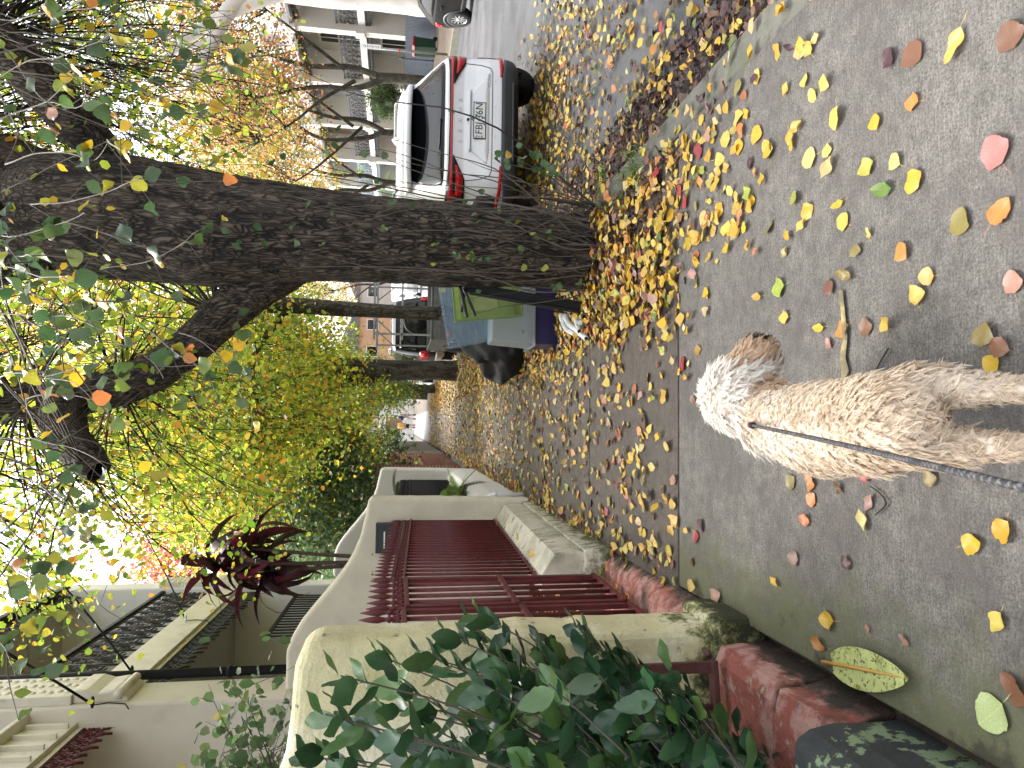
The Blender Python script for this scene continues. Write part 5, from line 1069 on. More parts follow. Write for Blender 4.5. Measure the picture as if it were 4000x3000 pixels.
# ---- white SUV
S = Car('parked_suv', 'white SUV seen from behind with full-width red tail light and plate', 'car', (3.63, 8.33, -.175), 0,
 [(.345, .86, .10, 4.5), (.40, .93, .03, 4.6), (.56, .955, .0, 4.66), (.70, .96, .005, 4.66), (.86, .958, .03, 4.6), (1.00, .95, .045, 4.5), (1.12, .94, .03, 4.3), (1.20, .925, .045, 3.9), (1.27, .90, .14, 3.6), (1.40, .84, .34, 3.2), (1.55, .77, .56, 2.9), (1.66, .71, .62, 2.65), (1.74, .66, .66, 2.45), (1.785, .58, .8, 2.2), (1.80, .42, 1.1, 1.9)], WHITEP, 7.5)
S.rpatch('rear_window', [(-.76, 1.245, 1.26), (-.72, 1.235, 1.38), (-.58, 1.23, 1.60), (.58, 1.23, 1.60), (.72, 1.235, 1.38), (.76, 1.245, 1.26)], BGL, .006, .01, 36, 10)
sp_ = MB(); xs = np.linspace(-.70, .70, 25)
P = np.array([[(x, S.rear(x, 1.66)-.02+.02*(x/.7)**2, 1.70-.02*(x/.7)**2) for x in xs], [(x, S.rear(x, 1.62)-.17+.10*(x/.7)**2, 1.672-.02*(x/.7)**2) for x in xs], [(x, S.rear(x, 1.6)-.14+.10*(x/.7)**2, 1.62-.02*(x/.7)**2) for x in xs], [(x, S.rear(x, 1.60)-.0, 1.60) for x in xs]]); sp_.grid(P)
so_ = sp_.build('spoiler', WHITEP, S.e, True)
q = MB(); q.grid(P[2:]-np.array([0, .004, .004])); q.build('spoiler_underside', BGL, S.e, True)
S.rpatch('light_bar', [(-.955, 1.112, 1.165), (-.60, 1.128, 1.160), (-.45, 1.135, 1.158), (.45, 1.135, 1.158), (.60, 1.128, 1.160), (.955, 1.112, 1.165)], REDL, .014, .02, 60, 4)
S.rpatch('light_bar_trim', [(-.955, 1.155, 1.205), (-.6, 1.15, 1.18), (0, 1.148, 1.172), (.6, 1.15, 1.18), (.955, 1.155, 1.205)], BGL, .010, .02, 60, 3)
for sg in (-1, 1):
    L_ = S.rpatch('tail_light', sorted([(sg*.44, 1.118, 1.14), (sg*.58, 1.05, 1.17), (sg*.70, .985, 1.18), (sg*.954, .965, 1.19)]), BGL, .010, .02, 30, 5)
    S.rpatch('lens', sorted([(sg*.56, 1.075, 1.10), (sg*.70, 1.005, 1.09), (sg*.954, .985, 1.085)]), REDL, .02, .012, 24, 3, parent=L_)
    S.rpatch('reflector', sorted([(sg*.55, .545, .575), (sg*.70, .54, .58), (sg*.92, .545, .585)]), REDL, .022, .02, 16, 3)
    S.rpatch('air_vent', sorted([(sg*.86, .60, .82), (sg*.925, .58, .86)]), BPLASTIC, .006, .012, 6, 4)
    S.spatch('side_window', [(.75, 1.24, 1.42), (1.1, 1.22, 1.62), (2.0, 1.18, 1.68), (3.2, 1.17, 1.30)], BGL, sg)
    S.spatch('tail_light_side', [(.08, 1.06, 1.18), (.25, 1.09, 1.17), (.40, 1.12, 1.15)], REDL, sg, .010)
    S.spatch('sill_trim', [(.5, .35, .46), (4.1, .35, .46)], BPLASTIC, sg, .012, .03)
    for yw in (.88, 3.6): S.wheel(sg*.84, yw, .375, .245, True, sg)
    MB().tube([(sg*.60, .95, 1.775), (sg*.60, 1.1, 1.82), (sg*.60, 2.2, 1.83), (sg*.60, 2.4, 1.79)], .018, 6).build('roof_rail', GALV, S.e, True)
    m_ = MB().box(sg*.96-.02, sg*1.10, 2.95, 3.1, 1.15, 1.30).build('mirror', WHITEP, S.e, bevel=.04)
S.rpatch('bumper', [(-.95, .36, .49), (-.80, .355, .515), (-.55, .35, .55), (.55, .35, .55), (.80, .355, .515), (.95, .36, .49)], BPLASTIC, .018, .03, 40, 6)
S.rpatch('bumper_lip', [(-.5, .355, .43), (.5, .355, .43)], mat('black_gloss', (.008, .008, .009), .2, 0, 5, 0), .03, .03, 20, 3)
# hatch: shut lines and plate recess
def rline(pts, r=.005, name='shut_line'):
    out = []
    for (x0, z0), (x1, z1) in zip(pts[:-1], pts[1:]):
        for t in np.linspace(0, 1, 8): x, z = x0+(x1-x0)*t, z0+(z1-z0)*t; out.append((x, S.rear(x, z)-.001, z))
    return MB().tube(out, r, 4).build(name, BLK, S.e)
rline([(-.70, 1.10), (-.72, .98), (-.70, .80), (-.66, .69), (-.60, .665), (.60, .665), (.66, .69), (.70, .80), (.72, .98), (.70, 1.10)])
WHITEP_SHADED = paint('pearl_white_shaded', (.70, .71, .73))  # darker copy of the pearl white; recess shade is painted into the colour
S.rpatch('plate_recess', [(-.52, .72, .74), (-.36, .70, .93), (.36, .70, .93), (.52, .72, .74)], WHITEP_SHADED, -.002, .012, 30, 5)
S.rpatch('garnish', [(-.38, .925, .945), (.38, .925, .945)], WHITEP, .02, .03, 20, 3)
pl = empty('number_plate', (0, S.rear(0, .815)-.018, .815)); pl.parent = S.e
MB().box(-.215, .215, -.004, .004, -.066, .066).build('plate', PLATE, pl, bevel=.004); 
q = MB(); q.box(-.225, .225, -.002, .006, -.076, -.066); q.box(-.225, .225, -.002, .006, .066, .076); q.box(-.225, -.215, -.002, .006, -.066, .066); q.box(.215, .225, -.002, .006, -.066, .066); q.build('plate_frame', BLK, pl)
lettering('FBJ\u00b736N', .125, BLK, pl, (.022, -.0055, .004), R90, .001, sx=.93)
for i, ch in enumerate('NSW'): lettering(ch, .032, BLK, pl, (-.196, -.0055, .034-.032*i), R90, .001)
MB().prism([(.015, -.058), (.055, -.058), (.035, -.03)], 1, -.0056, -.0045).build('emblem', mat('plate_blue', (.05, .15, .5), .4, 0, 5, 0), pl)
for i, ch in enumerate('LEXUS'):
    x = -.25+i*.125; lettering(ch, .062, CHROME, S.e, (x, S.rear(x, 1.045)-.004, 1.045), R90, .003, sx=1.15)
lettering('NX350h', .05, CHROME, S.e, (.50, S.rear(.5, .705)-.006, .705), R90, .003)
MB().lathe([(.016, 0), (.016, .02), (.008, .025)], (0, S.rear(0, .93)-.045, .955), 10, 1).build('camera_lens', BLK, S.e, True)
wp = MB(); wp.tube([(.0, S.rear(0, 1.255)-.012, 1.255), (.03, S.rear(.03, 1.275)-.03, 1.275), (-.34, S.rear(-.34, 1.285)-.026, 1.285)], [.022, .016, .008], 6); wp.build('wiper', BLK, S.e, True)
MB().prism([(.70, 1.775), (.98, 1.80), (.80, 1.86)], 0, -.02, .02).build('roof_antenna', WHITEP, S.e, bevel=.012)
for x in (-.5, -.18, .18, .5): MB().lathe([(.012, 0), (.012, .006)], (x, S.rear(x, .63)-.006, .63), 10, 1).build('parking_sensor', WHITEP_SHADED, S.e)
bl_ = MB().box(-.70, -.42, .58, .60, 1.22, 1.32).build('blue_sunshade', mat('blue_cloth', (.03, .2, .5), .7, .1, 5, 0), S.e)
# ---- dark car across the street (faces the camera side, its tail up the street)
DGL = glass_mat('dim_glass', (.010, .011, .012), .08, spec=.12)
D = Car('parked_car', 'dark grey car with silver alloy wheel parked across the street', 'car', (11.45, 19.0, -.18), math.radians(180),
 [(.2, .80, .12, 4.2), (.3, .86, .04, 4.3), (.55, .90, 0, 4.35), (.8, .90, .02, 4.3), (.95, .88, .05, 4.1), (1.02, .85, .1, 3.4), (1.2, .76, .32, 2.95), (1.38, .66, .62, 2.5), (1.46, .5, .95, 2.1), (1.475, .3, 1.3, 1.8)], paint('dark_grey_metallic', (.012, .0115, .012), .0), 6.0)
D.rpatch('rear_window', [(-.62, 1.04, 1.1), (-.5, 1.04, 1.34), (.5, 1.04, 1.34), (.62, 1.04, 1.1)], DGL)
for sg in (-1, 1):
    D.spatch('side_window', [(.75, 1.02, 1.12), (1.1, 1.0, 1.36), (2.1, .98, 1.38), (3.1, .97, 1.03)], DGL, sg); D.spatch('tail_light', [(.06, .72, .92), (.3, .78, .90), (.45, .85, .88)], REDL, sg, .01); D.rpatch('tail_light', sorted([(sg*.5, .74, .9), (sg*.86, .72, .92)]), REDL, .01)
    D.spatch('door_line', [(1.05, .35, .97), (1.058, .35, .97)], BLK, sg, .002, .004, 3); D.spatch('sill_trim', [(.6, .2, .32), (3.9, .2, .32)], BPLASTIC, sg, .01)
    D.spatch('door_handle', [(1.2, .80, .83), (1.4, .80, .83)], D.body.data.materials[0], sg, .025, .02, 6)
    for yw in (.82, 3.45): D.wheel(sg*.80, yw, .335, .215, True, sg, 10)
D.rpatch('number_plate', [(-.2, .5, .6), (.2, .5, .6)], PLATE, .012)
# ---- trailer
T = empty('box_trailer', (1.80, 15.3, -.17)); tag(T, 'grey steel box trailer with ladder rack hitched behind the black four-wheel drive', 'trailer'); TW = 1.62
GALVD = mat('old_galvanised', (.13, .135, .13), .6, .25, 6, .15, metal=.3, stains=[((.09, .06, .045), 9, .6, .12)])
MB().box(0, TW, 0, .04, .62, 1.02).build('tailgate', GALVD, T, bevel=.006)
for z in (.72, .83, .92): MB().box(.03, TW-.03, -.018, 0, z, z+.025).build('tailgate_rib', GALVD, T)
MB().box(0, .04, .041, 2.4, .62, 1.02).build('side_panel', GALVD, T); MB().box(TW-.04, TW, .041, 2.4, .62, 1.02).build('side_panel', GALVD, T); MB().box(0, TW, 2.36, 2.4, .62, 1.02).build('front_panel', GALVD, T); MB().box(0, TW, .04, 2.4, .58, .62).build('deck', GALVD, T)
MB().box(-.02, TW+.02, -.03, .06, .54, .61).build('rear_beam', GALVD, T, bevel=.005); MB().tube([(.0, -.01, 1.02), (TW, -.01, 1.02)], .025, 6).build('top_rail', GALVD, T)
for x in (.1, TW-.1):
    for y_ in (.05, 2.3): MB().box(x-.02, x+.02, y_-.02, y_+.02, 1.02, 2.2).build('rack_post', GALV, T)
for y_ in (.05, 2.3): MB().box(-.02, TW+.02, y_-.022, y_+.022, 2.2, 2.245).build('rack_bar', GALV, T); MB().tube([(.12, y_, 1.85), (.42, y_, 2.2)], .015, 5).build('rack_brace', GALV, T); MB().tube([(TW-.12, y_, 1.85), (TW-.42, y_, 2.2)], .015, 5).build('rack_brace', GALV, T)
MB().box(-.02, TW+.02, .03, .07, 1.62, 1.66).build('rack_bar', GALV, T)
for s_ in (0, 1):
    x = .06 if s_ == 0 else TW-.16; b_ = MB().box(x, x+.11, -.07, -.031, .60, .72).build('lamp', REDL, T, bevel=.008); MB().box(x+.002, x+.108, -.08, -.071, .66, .71).build('amber_lens', ORL, b_)
    w_ = MB().lathe([(.16, -.09), (.27, -.09), (.30, -.06), (.30, .06), (.27, .09), (.16, .09)], (0, 0, 0), 28, 0).build('wheel', TYRE, T, True, loc=(-.02 if s_ == 0 else TW+.02, 1.3, .30)); MB().lathe([(.16, -.07), (.06, -.05), (.06, .05), (.16, .07)], (0, 0, 0), 20, 0).build('rim', GALV, w_, True)
    MB().tube([(-.02+s_*(TW+.04), 1.3+.36*math.cos(a), .30+.36*math.sin(a)) for a in np.linspace(0, math.pi, 12)], .05, 4).build('mudguard', GALVD, T)
MB().box(-.02, .03, .02, .06, .30, .58).build('mud_flap', TYRE, T)
pt = MB().box(1.02, 1.22, -.03, -.021, .74, .86).build('yellow_plate', mat('yellow_plate', (.65, .45, .02), .4, 0, 5, 0), T); lettering('Y', .09, BLK, pt, (1.12, -.033, .80), R90, .001)
MB().tube([(.3, 2.4, .58), (.81, 3.9, .50)], .035, 4).build('drawbar', GALVD, T); MB().tube([(TW-.3, 2.4, .58), (.81, 3.9, .50)], .035, 4).build('drawbar', GALVD, T)
# ---- black 4WD
B = Car('four_wheel_drive', 'black four-wheel drive with covered spare wheel in front of the trailer', 'car', (2.72, 19.9, -.16), 0,
 [(.42, .80, .05, 4.4), (.6, .88, 0, 4.5), (1.0, .89, 0, 4.5), (1.12, .87, .02, 4.3), (1.5, .80, .1, 3.1), (1.78, .74, .2, 2.9), (1.86, .66, .35, 2.7), (1.88, .5, .6, 2.4)], paint('black_paintwork', (.008, .009, .010), .4), 9.0)
B.rpatch('rear_window', [(-.66, 1.20, 1.22), (-.62, 1.18, 1.66), (.62, 1.18, 1.66), (.66, 1.2, 1.22)], BGL)
for sg in (-1, 1):
    B.rpatch('tail_light', sorted([(sg*.70, .86, 1.10), (sg*.87, .86, 1.10)]), REDL, .015, .03, 6, 4); B.spatch('side_window', [(.4, 1.18, 1.6), (2.9, 1.16, 1.6)], BGL, sg); B.rpatch('reflector', sorted([(sg*.62, .46, .52), (sg*.80, .46, .52)]), REDL, .03)
    for yw in (.85, 3.55): B.wheel(sg*.78, yw, .38, .25, False, sg, 6)
    MB().tube([(sg*.62, .4, 1.88), (sg*.62, .5, 1.95), (sg*.62, 2.3, 1.95), (sg*.62, 2.4, 1.88)], .02, 5).build('roof_rail', GALV, B.e)
sw = MB().lathe([(.20, .0), (.39, .0), (.40, -.04), (.40, -.18), (.36, -.22), (.20, -.22)], (.12, B.rear(.12, 1.2)-.02, 1.18), 40, 1).build('spare_wheel', TYRE, B.e, True); MB().lathe([(.30, -.20), (.30, -.235), (.27, -.25), (.02, -.255)], (.12, B.rear(.12, 1.2)-.02, 1.18), 40, 1).build('cover', mat('black_gloss', (.008, .008, .009), .2, 0, 5, 0), sw, True)
B.rpatch('bumper', [(-.88, .44, .66), (.88, .44, .66)], mat('silver_bumper', (.2, .2, .21), .4, .05, 5, 0, metal=.5), .05, .08)
pl2 = MB().box(-.19, .19, -.006, .006, -.055, .055).build('number_plate', PLATE, B.e, loc=(-.52, B.rear(-.5, .75)-.03, .76)); lettering('FVO\u00b790', .10, BLK, pl2, (0, -.008, 0), R90, .001, sx=.9)
# ---- white van far along
Vn = Car('white_van', 'distant white van on the far side of the road', 'van', (10.9, 60, -.14), math.radians(180), [(.3, .85, .05, 5), (.6, .95, 0, 5.1), (1.1, .95, 0, 5), (1.7, .9, .03, 4.4), (2.2, .85, .06, 4.0), (2.3, .75, .2, 3.8)], WHITEP, 10)
for sg in (-1, 1):
    Vn.spatch('side_window', [(3.0, 1.25, 1.75), (4.3, 1.2, 1.6)], BGL, sg); [Vn.wheel(sg*.86, yw, .34, .22, False, sg, 6) for yw in (.9, 4.1)]
# front of the van looks down the street toward the camera
V2 = Car('parked_car', 'small red-lit car parked beyond the stout street tree', 'car', (2.85, 31, -.16), 0, [(.25, .8, .08, 4), (.5, .86, 0, 4.1), (.9, .86, .02, 4), (1.0, .83, .06, 3.3), (1.4, .64, .5, 2.6), (1.46, .4, .9, 2)], paint('silver_paint', (.45, .46, .48)), 6)
V2.rpatch('rear_window', [(-.6, 1.04, 1.08), (-.5, 1.04, 1.34), (.5, 1.04, 1.34), (.6, 1.04, 1.08)], BGL); V2.rpatch('number_plate', [(-.2, .6, .7), (.2, .6, .7)], PLATE, .012)
for sg in (-1, 1):
    V2.rpatch('tail_light', sorted([(sg*.58, .76, .94), (sg*.84, .76, .94)]), REDL, .012); V2.spatch('side_window', [(.8, 1.02, 1.3), (2.8, 1.0, 1.3)], BGL, sg); [V2.wheel(sg*.76, yw, .31, .2, False, sg, 6) for yw in (.8, 3.3)]
# ------------------------------------------------------------------ things left out beside the tree
NAVY = mat('navy_plastic', (.018, .016, .075), .4, .1, 5, .1)
def clear_plastic(name, c, alpha, rough=.25, fac=.55):
    m, nt, p, o = _new(name); p.inputs['Base Color'].default_value = (*c, 1); p.inputs['Roughness'].default_value = rough
    t = nt.nodes.new('ShaderNodeBsdfTransparent'); t.inputs[0].default_value = (*np.minimum(np.array(c)*1.15+.05, 1), 1); tl = nt.nodes.new('ShaderNodeBsdfTranslucent'); tl.inputs[0].default_value = (*c, 1)
    m1 = nt.nodes.new('ShaderNodeMixShader'); m1.inputs[0].default_value = .45; nt.links.new(p.outputs[0], m1.inputs[1]); nt.links.new(tl.outputs[0], m1.inputs[2])
    m2 = nt.nodes.new('ShaderNodeMixShader'); m2.inputs[0].default_value = 1-fac; nt.links.new(m1.outputs[0], m2.inputs[1]); nt.links.new(t.outputs[0], m2.inputs[2]); nt.links.new(m2.outputs[0], o.inputs[0]); return m
CLR = clear_plastic('frosted_clear_plastic', (.62, .65, .66), 1, .25, .42); GRNP = clear_plastic('lime_plastic', (.46, .54, .30), 1, .3, .5); CLRB = clear_plastic('bluish_clear_plastic', (.62, .72, .80), 1, .2, .16)
def tub(e, name, w, d, h, m, taper=.04, wall=.008, rim=.025, up=True):
    """open box with tapered sides and a rim, opening upward (or downward)"""
    bm = bmesh.new(); q = MB()
    def ring(s, z): return [(-w/2+s, -d/2+s, z), (w/2-s, -d/2+s, z), (w/2-s, d/2-s, z), (-w/2+s, d/2-s, z)]
    zs = [(taper, 0), (taper*.35, h*.7), (0, h), (-rim, h), (-rim, h-.03)] if up else [(-rim, .03), (-rim, 0), (0, 0), (taper*.35, h*.3), (taper, h)]
    V = [p for s, z in zs for p in ring(s, z)]; F = [(i*4+k, i*4+(k+1) % 4, (i+1)*4+(k+1) % 4, (i+1)*4+k) for i in range(len(zs)-1) for k in range(4)]
    F.append((0, 3, 2, 1) if up else tuple(range(len(V)-4, len(V)))); q.add(V, F); o = q.build(name, m, e, bevel=.02, seg=3)
    s = o.modifiers.new('solid', 'SOLIDIFY'); s.thickness = wall; o.modifiers.move(1, 0) if False else None; return o
nb = empty('storage_box', (1.10, 7.12, -.02), .03); tag(nb, 'navy blue plastic storage box on the leaves under the clear tub', 'box')
MB().prism([(-.30, 0), (.30, 0), (.31, .245), (-.31, .245)], 1, -.22, .22).build('body', NAVY, nb, bevel=.015); MB().box(-.312, .312, -.226, -.2205, .09, .10).build('seam', NAVY, nb)
ct = empty('storage_tub', (1.09, 7.08, .228), .02); tag(ct, 'frosted clear tub upside down on the navy box', 'tub'); tub(ct, 'shell', .60, .42, .42, CLR, .03, .006, .025, False)
for x in (-.22, .22): MB().box(x-.03, x+.03, -.245, -.237, .035, .075).build('latch', CLR, ct, bevel=.004)
MB().lathe([(.02, 0), (.02, .006)], (-.18, -.205, .12), 12, 1).build('moulded_boss', CLR, ct, True)
gt = empty('storage_tub', (1.235, 6.62, .40), 0); tag(gt, 'lime green plastic tub standing on its end in front of the clear tub', 'tub')
gt.rotation_euler = (math.radians(84), math.radians(-6), 0)
tub(gt, 'shell', .46, .60, .30, GRNP, .035, .006, .02, True)
gt.location = (1.22, 6.80, .72)
MB().box(-.12, .08, -.10, .12, .012, .016).build('paper_label', mat('faded_paper', (.45, .5, .25), .8, .1, 10, .1), gt)
ld = empty('tub_lid', (1.17, 7.38, .665), 0); tag(ld, 'clear ribbed plastic lid leaning behind the lime green tub', 'lid'); ld.rotation_euler = (math.radians(68), math.radians(-10), 0); ld.location = (1.13, 7.24, .86)
q = MB(); q.box(-.30, .30, -.20, .24, 0, .004); q.build('panel', CLRB, ld); 
q = MB(); q.box(-.32, .32, -.22, -.20, -.03, .006); q.box(-.32, .32, .24, .26, -.03, .006); q.box(-.32, -.30, -.20, .24, -.03, .006); q.box(.30, .32, -.20, .24, -.03, .006); q.build('rim', CLRB, ld, bevel=.004)
for k in range(5): MB().box(-.25, .25, -.14+k*.075, -.13+k*.075, .0045, .008).build('rib', CLRB, ld)
# black folding stand
fs = empty('folding_stand', (.97, 5.82, 0)); tag(fs, 'black metal folding stand propped against the tubs with its feet in the air', 'stand')
BG = mat('black_gloss', (.008, .008, .009), .2, 0, 5, 0)
def bar(e, name, a, b, w, t, m=BLACKM):
    a, b = np.array(a, float), np.array(b, float); d = b-a; L = np.linalg.norm(d); d /= L; s_ = np.cross(d, (0, 1, 0)); s_ /= np.linalg.norm(s_); n_ = np.cross(s_, d)
    V = [p+s_*sx*w/2+n_*sy*t/2 for p in (a, b) for sy in (-1, 1) for sx in (-1, 1)]; return MB().add(V, [(0, 1, 3, 2), (4, 6, 7, 5), (0, 4, 5, 1), (2, 3, 7, 6), (0, 2, 6, 4), (1, 5, 7, 3)]).build(name, m, e, bevel=.006)
bar(fs, 'column', (.03, 0, .0), (.165, .05, 1.0), .075, .045); bar(fs, 'inner_rail', (-.02, -.03, .05), (.115, .02, .98), .03, .03, BG)
bar(fs, 'foot', (.05, -.02, .02), (-.28, -.04, .015), .035, .05, BG)
bar(fs, 'arm', (.17, .0, 1.06), (-.10, -.05, 1.00), .026, .026, BG); bar(fs, 'arm', (.17, .03, 1.03), (-.08, -.02, .93), .024, .024, BG); bar(fs, 'arm', (.16, .06, 1.01), (-.05, .02, 1.04), .022, .022, BG); bar(fs, 'cross_bar', (.165, -.05, 1.03), (.175, .12, 1.02), .05, .03, BG)
# white plastic pipes
WP = mat('white_pvc', (.72, .73, .74), .35, .06, 8, .05, stains=[((.3, .27, .22), 8, .62, .15)])
def pp(px, py, y): return ony(px, py, y)
for i, (pts, r_, lab) in enumerate([([(2185, 1235), (2200, 1262), (2240, 1290), (2285, 1322)], .022, 'long bent white plastic pipe lying in front of the navy box'), ([(2205, 1240), (2225, 1268), (2258, 1294)], .026, 'short open-ended white plastic pipe beside the flange'), ([(2192, 1245), (2212, 1285), (2240, 1305)], .018, 'thin white plastic pipe underneath the others')]):
    P = [np.array([*onz(px, py, .05+.012*i)[:2], .03+.02*i+.01*(k % 2)]) for k, (px, py) in enumerate(pts)]; P = smooth_path(P, 12)
    e = empty('plastic_pipe', tuple(P[0])); tag(e, lab, 'pipe', 'white plastic pipes by the navy box'); MB().tube([p-P[0] for p in P], r_, 12).build('pipe', WP, e, True); MB().tube([P[-1]-P[0]-(P[-1]-P[-2])*.05, P[-1]-P[0]+(P[-1]-P[-2])*.02], r_*.7, 12).build('opening', BLK, e); MB().tube([P[0]-P[0]-(P[1]-P[0])*.3, (P[1]-P[0])*.8], r_*1.25, 12).build('socket_end', WP, e, True)
c = onz(2262, 1262, .06); fl = empty('pipe_flange', tuple(c)); tag(fl, 'round white plastic flange with screw holes beside the pipes', 'flange'); fl.rotation_euler = (math.radians(35), 0, .2)
MB().lathe([(.045, 0), (.045, .014), (.022, .016), (.022, -.05)], (0, 0, 0), 20, 1).build('disc', WP, fl, True)
for k in range(4): MB().lathe([(.005, 0), (.005, .004)], (.033*math.cos(k*1.57+.7), -.003, .033*math.sin(k*1.57+.7)), 8, 1).build('screw_hole', BLK, fl)
MB().lathe([(.014, 0), (.014, .004)], (0, -.003, 0), 12, 1).build('bore', BLK, fl)
# black bag
r = np.random.default_rng(18); BAG = mat('black_fabric', (.010, .010, .012), .55, .2, 6, .4, 18, .03)
bag = empty('black_bag', (1.10, 9.0, -.01)); tag(bag, 'slumped black fabric bag on the yellow leaves behind the tubs', 'bag')
U = np.linspace(0, 2*math.pi, 60, endpoint=False); H = np.linspace(0, 1, 34); rows = []
for h in H:
    prof = .04+.40*math.sin(math.pi*min(1, .22+.78*h))**.8*(1.0 if h < .5 else 1-.25*(h-.5))
    cx = -.12+.42*h**1.4-.0*h; a_ = vnoise(U/(2*math.pi)*9, np.full_like(U, h*5), 9, 5)-.5; b2 = vnoise(U/(2*math.pi)*21, np.full_like(U, h*9), 21, 6)-.5
    rad = 1.18*prof*(1+.34*a_+.26*b2); rows.append(np.stack([cx+rad*np.cos(U)*.85, rad*np.sin(U)*.8, np.full_like(U, h*1.02)+.05*a_+.03*b2], -1))
P = np.array(rows); idx = np.arange(34*60).reshape(34, 60); nx = np.roll(idx, -1, 1)
o = MB().add(P.reshape(-1, 3), [tuple(t) for t in np.stack([idx[:-1], nx[:-1], nx[1:], idx[1:]], -1).reshape(-1, 4)]+[tuple(idx[-1]), tuple(idx[0][::-1])]).build('bag_body', BAG, bag, True)
MB().tube([(.28, -.05, .94), (.36, -.1, 1.06), (.42, 0, 1.02), (.36, .1, .94)], .012, 6).build('strap', BAG, bag, True)
# ------------------------------------------------------------------ dog, lead, walkers
def meta_mesh(name, balls, m, res=.012, infl=.575):
    """balls: (x, y, z, radius): one continuous body surface"""
    mb = bpy.data.metaballs.new(name+'_meta'); mb.resolution = res; mb.render_resolution = res; mb.threshold = .6
    o = bpy.data.objects.new(name+'_meta', mb); col.objects.link(o)
    for x, y, z, r_ in balls:
        e = mb.elements.new(); e.co = (x, y, z); e.radius = r_/infl; e.stiffness = 2
    dg = bpy.context.evaluated_depsgraph_get(); dg.update()
    me = bpy.data.meshes.new_from_object(o.evaluated_get(dg)); me.name = name
    bpy.data.objects.remove(o); bpy.data.metaballs.remove(mb); me.materials.clear(); me.materials.append(m)
    me.polygons.foreach_set('use_smooth', [True]*len(me.polygons)); return me
def chain(a, b, ra, rb, n):
    a, b = np.array(a, float), np.array(b, float); return [(*(a+(b-a)*t), ra+(rb-ra)*t) for t in np.linspace(0, 1, n)]
SK = mat('dog_skin', (.72, .62, .49), .8, .1, 20, 0)
dog_e = empty('dog', (.02, 1.65, 0)); tag(dog_e, 'cream curly-coated dog on a dark lead walking along the footpath', 'dog')
do = np.array([.02, 1.65, 0])
rump, mid, sho, neck, head = (.028, 1.535, .368), (.01, 1.68, .345), (.0, 1.90, .36), (.02, 2.04, .425), (.095, 2.175, .455)
balls = chain(rump, mid, .074, .088, 4)+chain(mid, sho, .092, .096, 4)+chain(sho, neck, .085, .068, 4)+chain(neck, head, .060, .072, 3)+[(.12, 2.19, .46, .078), (.10, 2.15, .47, .07)]
balls += chain((.15, 2.17, .44), (.235, 2.145, .405), .055, .044, 5)
balls += chain((.05, 2.08, .47), (.10, 2.03, .40), .030, .034, 4)+chain((.06, 2.25, .47), (.08, 2.30, .40), .028, .03, 4)           # ears
for s, cx in ((1, .092), (-1, -.032)):
    balls += chain((.030+s*.062, 1.53, .345), (.030+s*.066, 1.46, .27), .040, .030, 4)+chain((.030+s*.066, 1.45, .26), (cx, 1.34, .135), .026, .018, 7)+chain((cx, 1.34, .135), (cx, 1.37, .04), .017, .017, 5)+[(cx, 1.39, .024, .020), (cx, 1.41, .020, .018)]
    fx = s*.065; balls += chain((fx, 1.90, .31), (fx, 1.93, .16), .055, .036, 4)+chain((fx, 1.93, .16), (fx, 1.93+.03*s, .04), .034, .03, 4)+[(fx, 1.955+.03*s, .03, .032)]
balls = [(x-do[0], y-do[1], z-do[2], r_) for x, y, z, r_ in balls]
dme = meta_mesh('body', balls, SK, .011, .52)
body = inst('body', dme, dog_e)
# fur: wavy locks grown from the body surface
me = dme; nv = len(me.vertices); co = np.zeros(nv*3, np.float32); me.vertices.foreach_get('co', co); co = co.reshape(-1, 3)
me.calc_loop_triangles(); tri = np.zeros(len(me.loop_triangles)*3, np.int32); me.loop_triangles.foreach_get('vertices', tri); tri = tri.reshape(-1, 3)
nrm = np.zeros(nv*3, np.float32); me.vertices.foreach_get('normal', nrm); nrm = nrm.reshape(-1, 3)
A, Bv, Cv = co[tri[:, 0]], co[tri[:, 1]], co[tri[:, 2]]; area = np.linalg.norm(np.cross(Bv-A, Cv-A), axis=1)/2
fr = np.random.default_rng(99); NL = 9000; NS = 12; NP = 5
ti = fr.choice(len(tri), NL, p=area/area.sum()); u_ = fr.random((NL, 2)); fl_ = u_.sum(1) > 1; u_[fl_] = 1-u_[fl_]
wgt = np.stack([1-u_.sum(1), u_[:, 0], u_[:, 1]], -1)
root = (A[ti]*wgt[:, :1]+Bv[ti]*wgt[:, 1:2]+Cv[ti]*wgt[:, 2:]); N_ = nrm[tri[ti, 0]]*wgt[:, :1]+nrm[tri[ti, 1]]*wgt[:, 1:2]+nrm[tri[ti, 2]]*wgt[:, 2:]; N_ /= np.linalg.norm(N_, axis=1)[:, None]
W = root+do                                                                  # world place decides flow and colour
flow = np.tile(np.array([0, -1.0, -.25]), (NL, 1)); hd = (W[:, 1] > 2.07); leg = ((W[:, 2] < .235) | ((W[:, 1] < 1.47) & (W[:, 2] < .31))) & ~hd
flow[:, 0] += (W[:, 0]-.01)*6; flow[leg] = (0, -.25, -1.0)
dh = W[hd]-np.array([.11, 2.19, .52]); flow[hd] = np.stack([dh[:, 0]*3+.1, dh[:, 1]*3, np.full(len(dh), -.35)], -1)
flow += fr.normal(0, .24, flow.shape); flow -= N_*(flow*N_).sum(1)[:, None]; flow /= np.linalg.norm(flow, axis=1)[:, None]+1e-9
length = np.where(hd, .056, np.where(leg, .026, np.where(W[:, 1] > 1.66, .028, .042)))*fr.uniform(.75, 1.25, NL)
muz = hd & (W[:, 0] > .185); length[muz] *= .7; front = ~hd & ~leg & (W[:, 1] > 1.66); flow[front] += fr.normal(0, .45, (front.sum(), 3)); flow -= N_*(flow*N_).sum(1)[:, None]; flow /= np.linalg.norm(flow, axis=1)[:, None]+1e-9
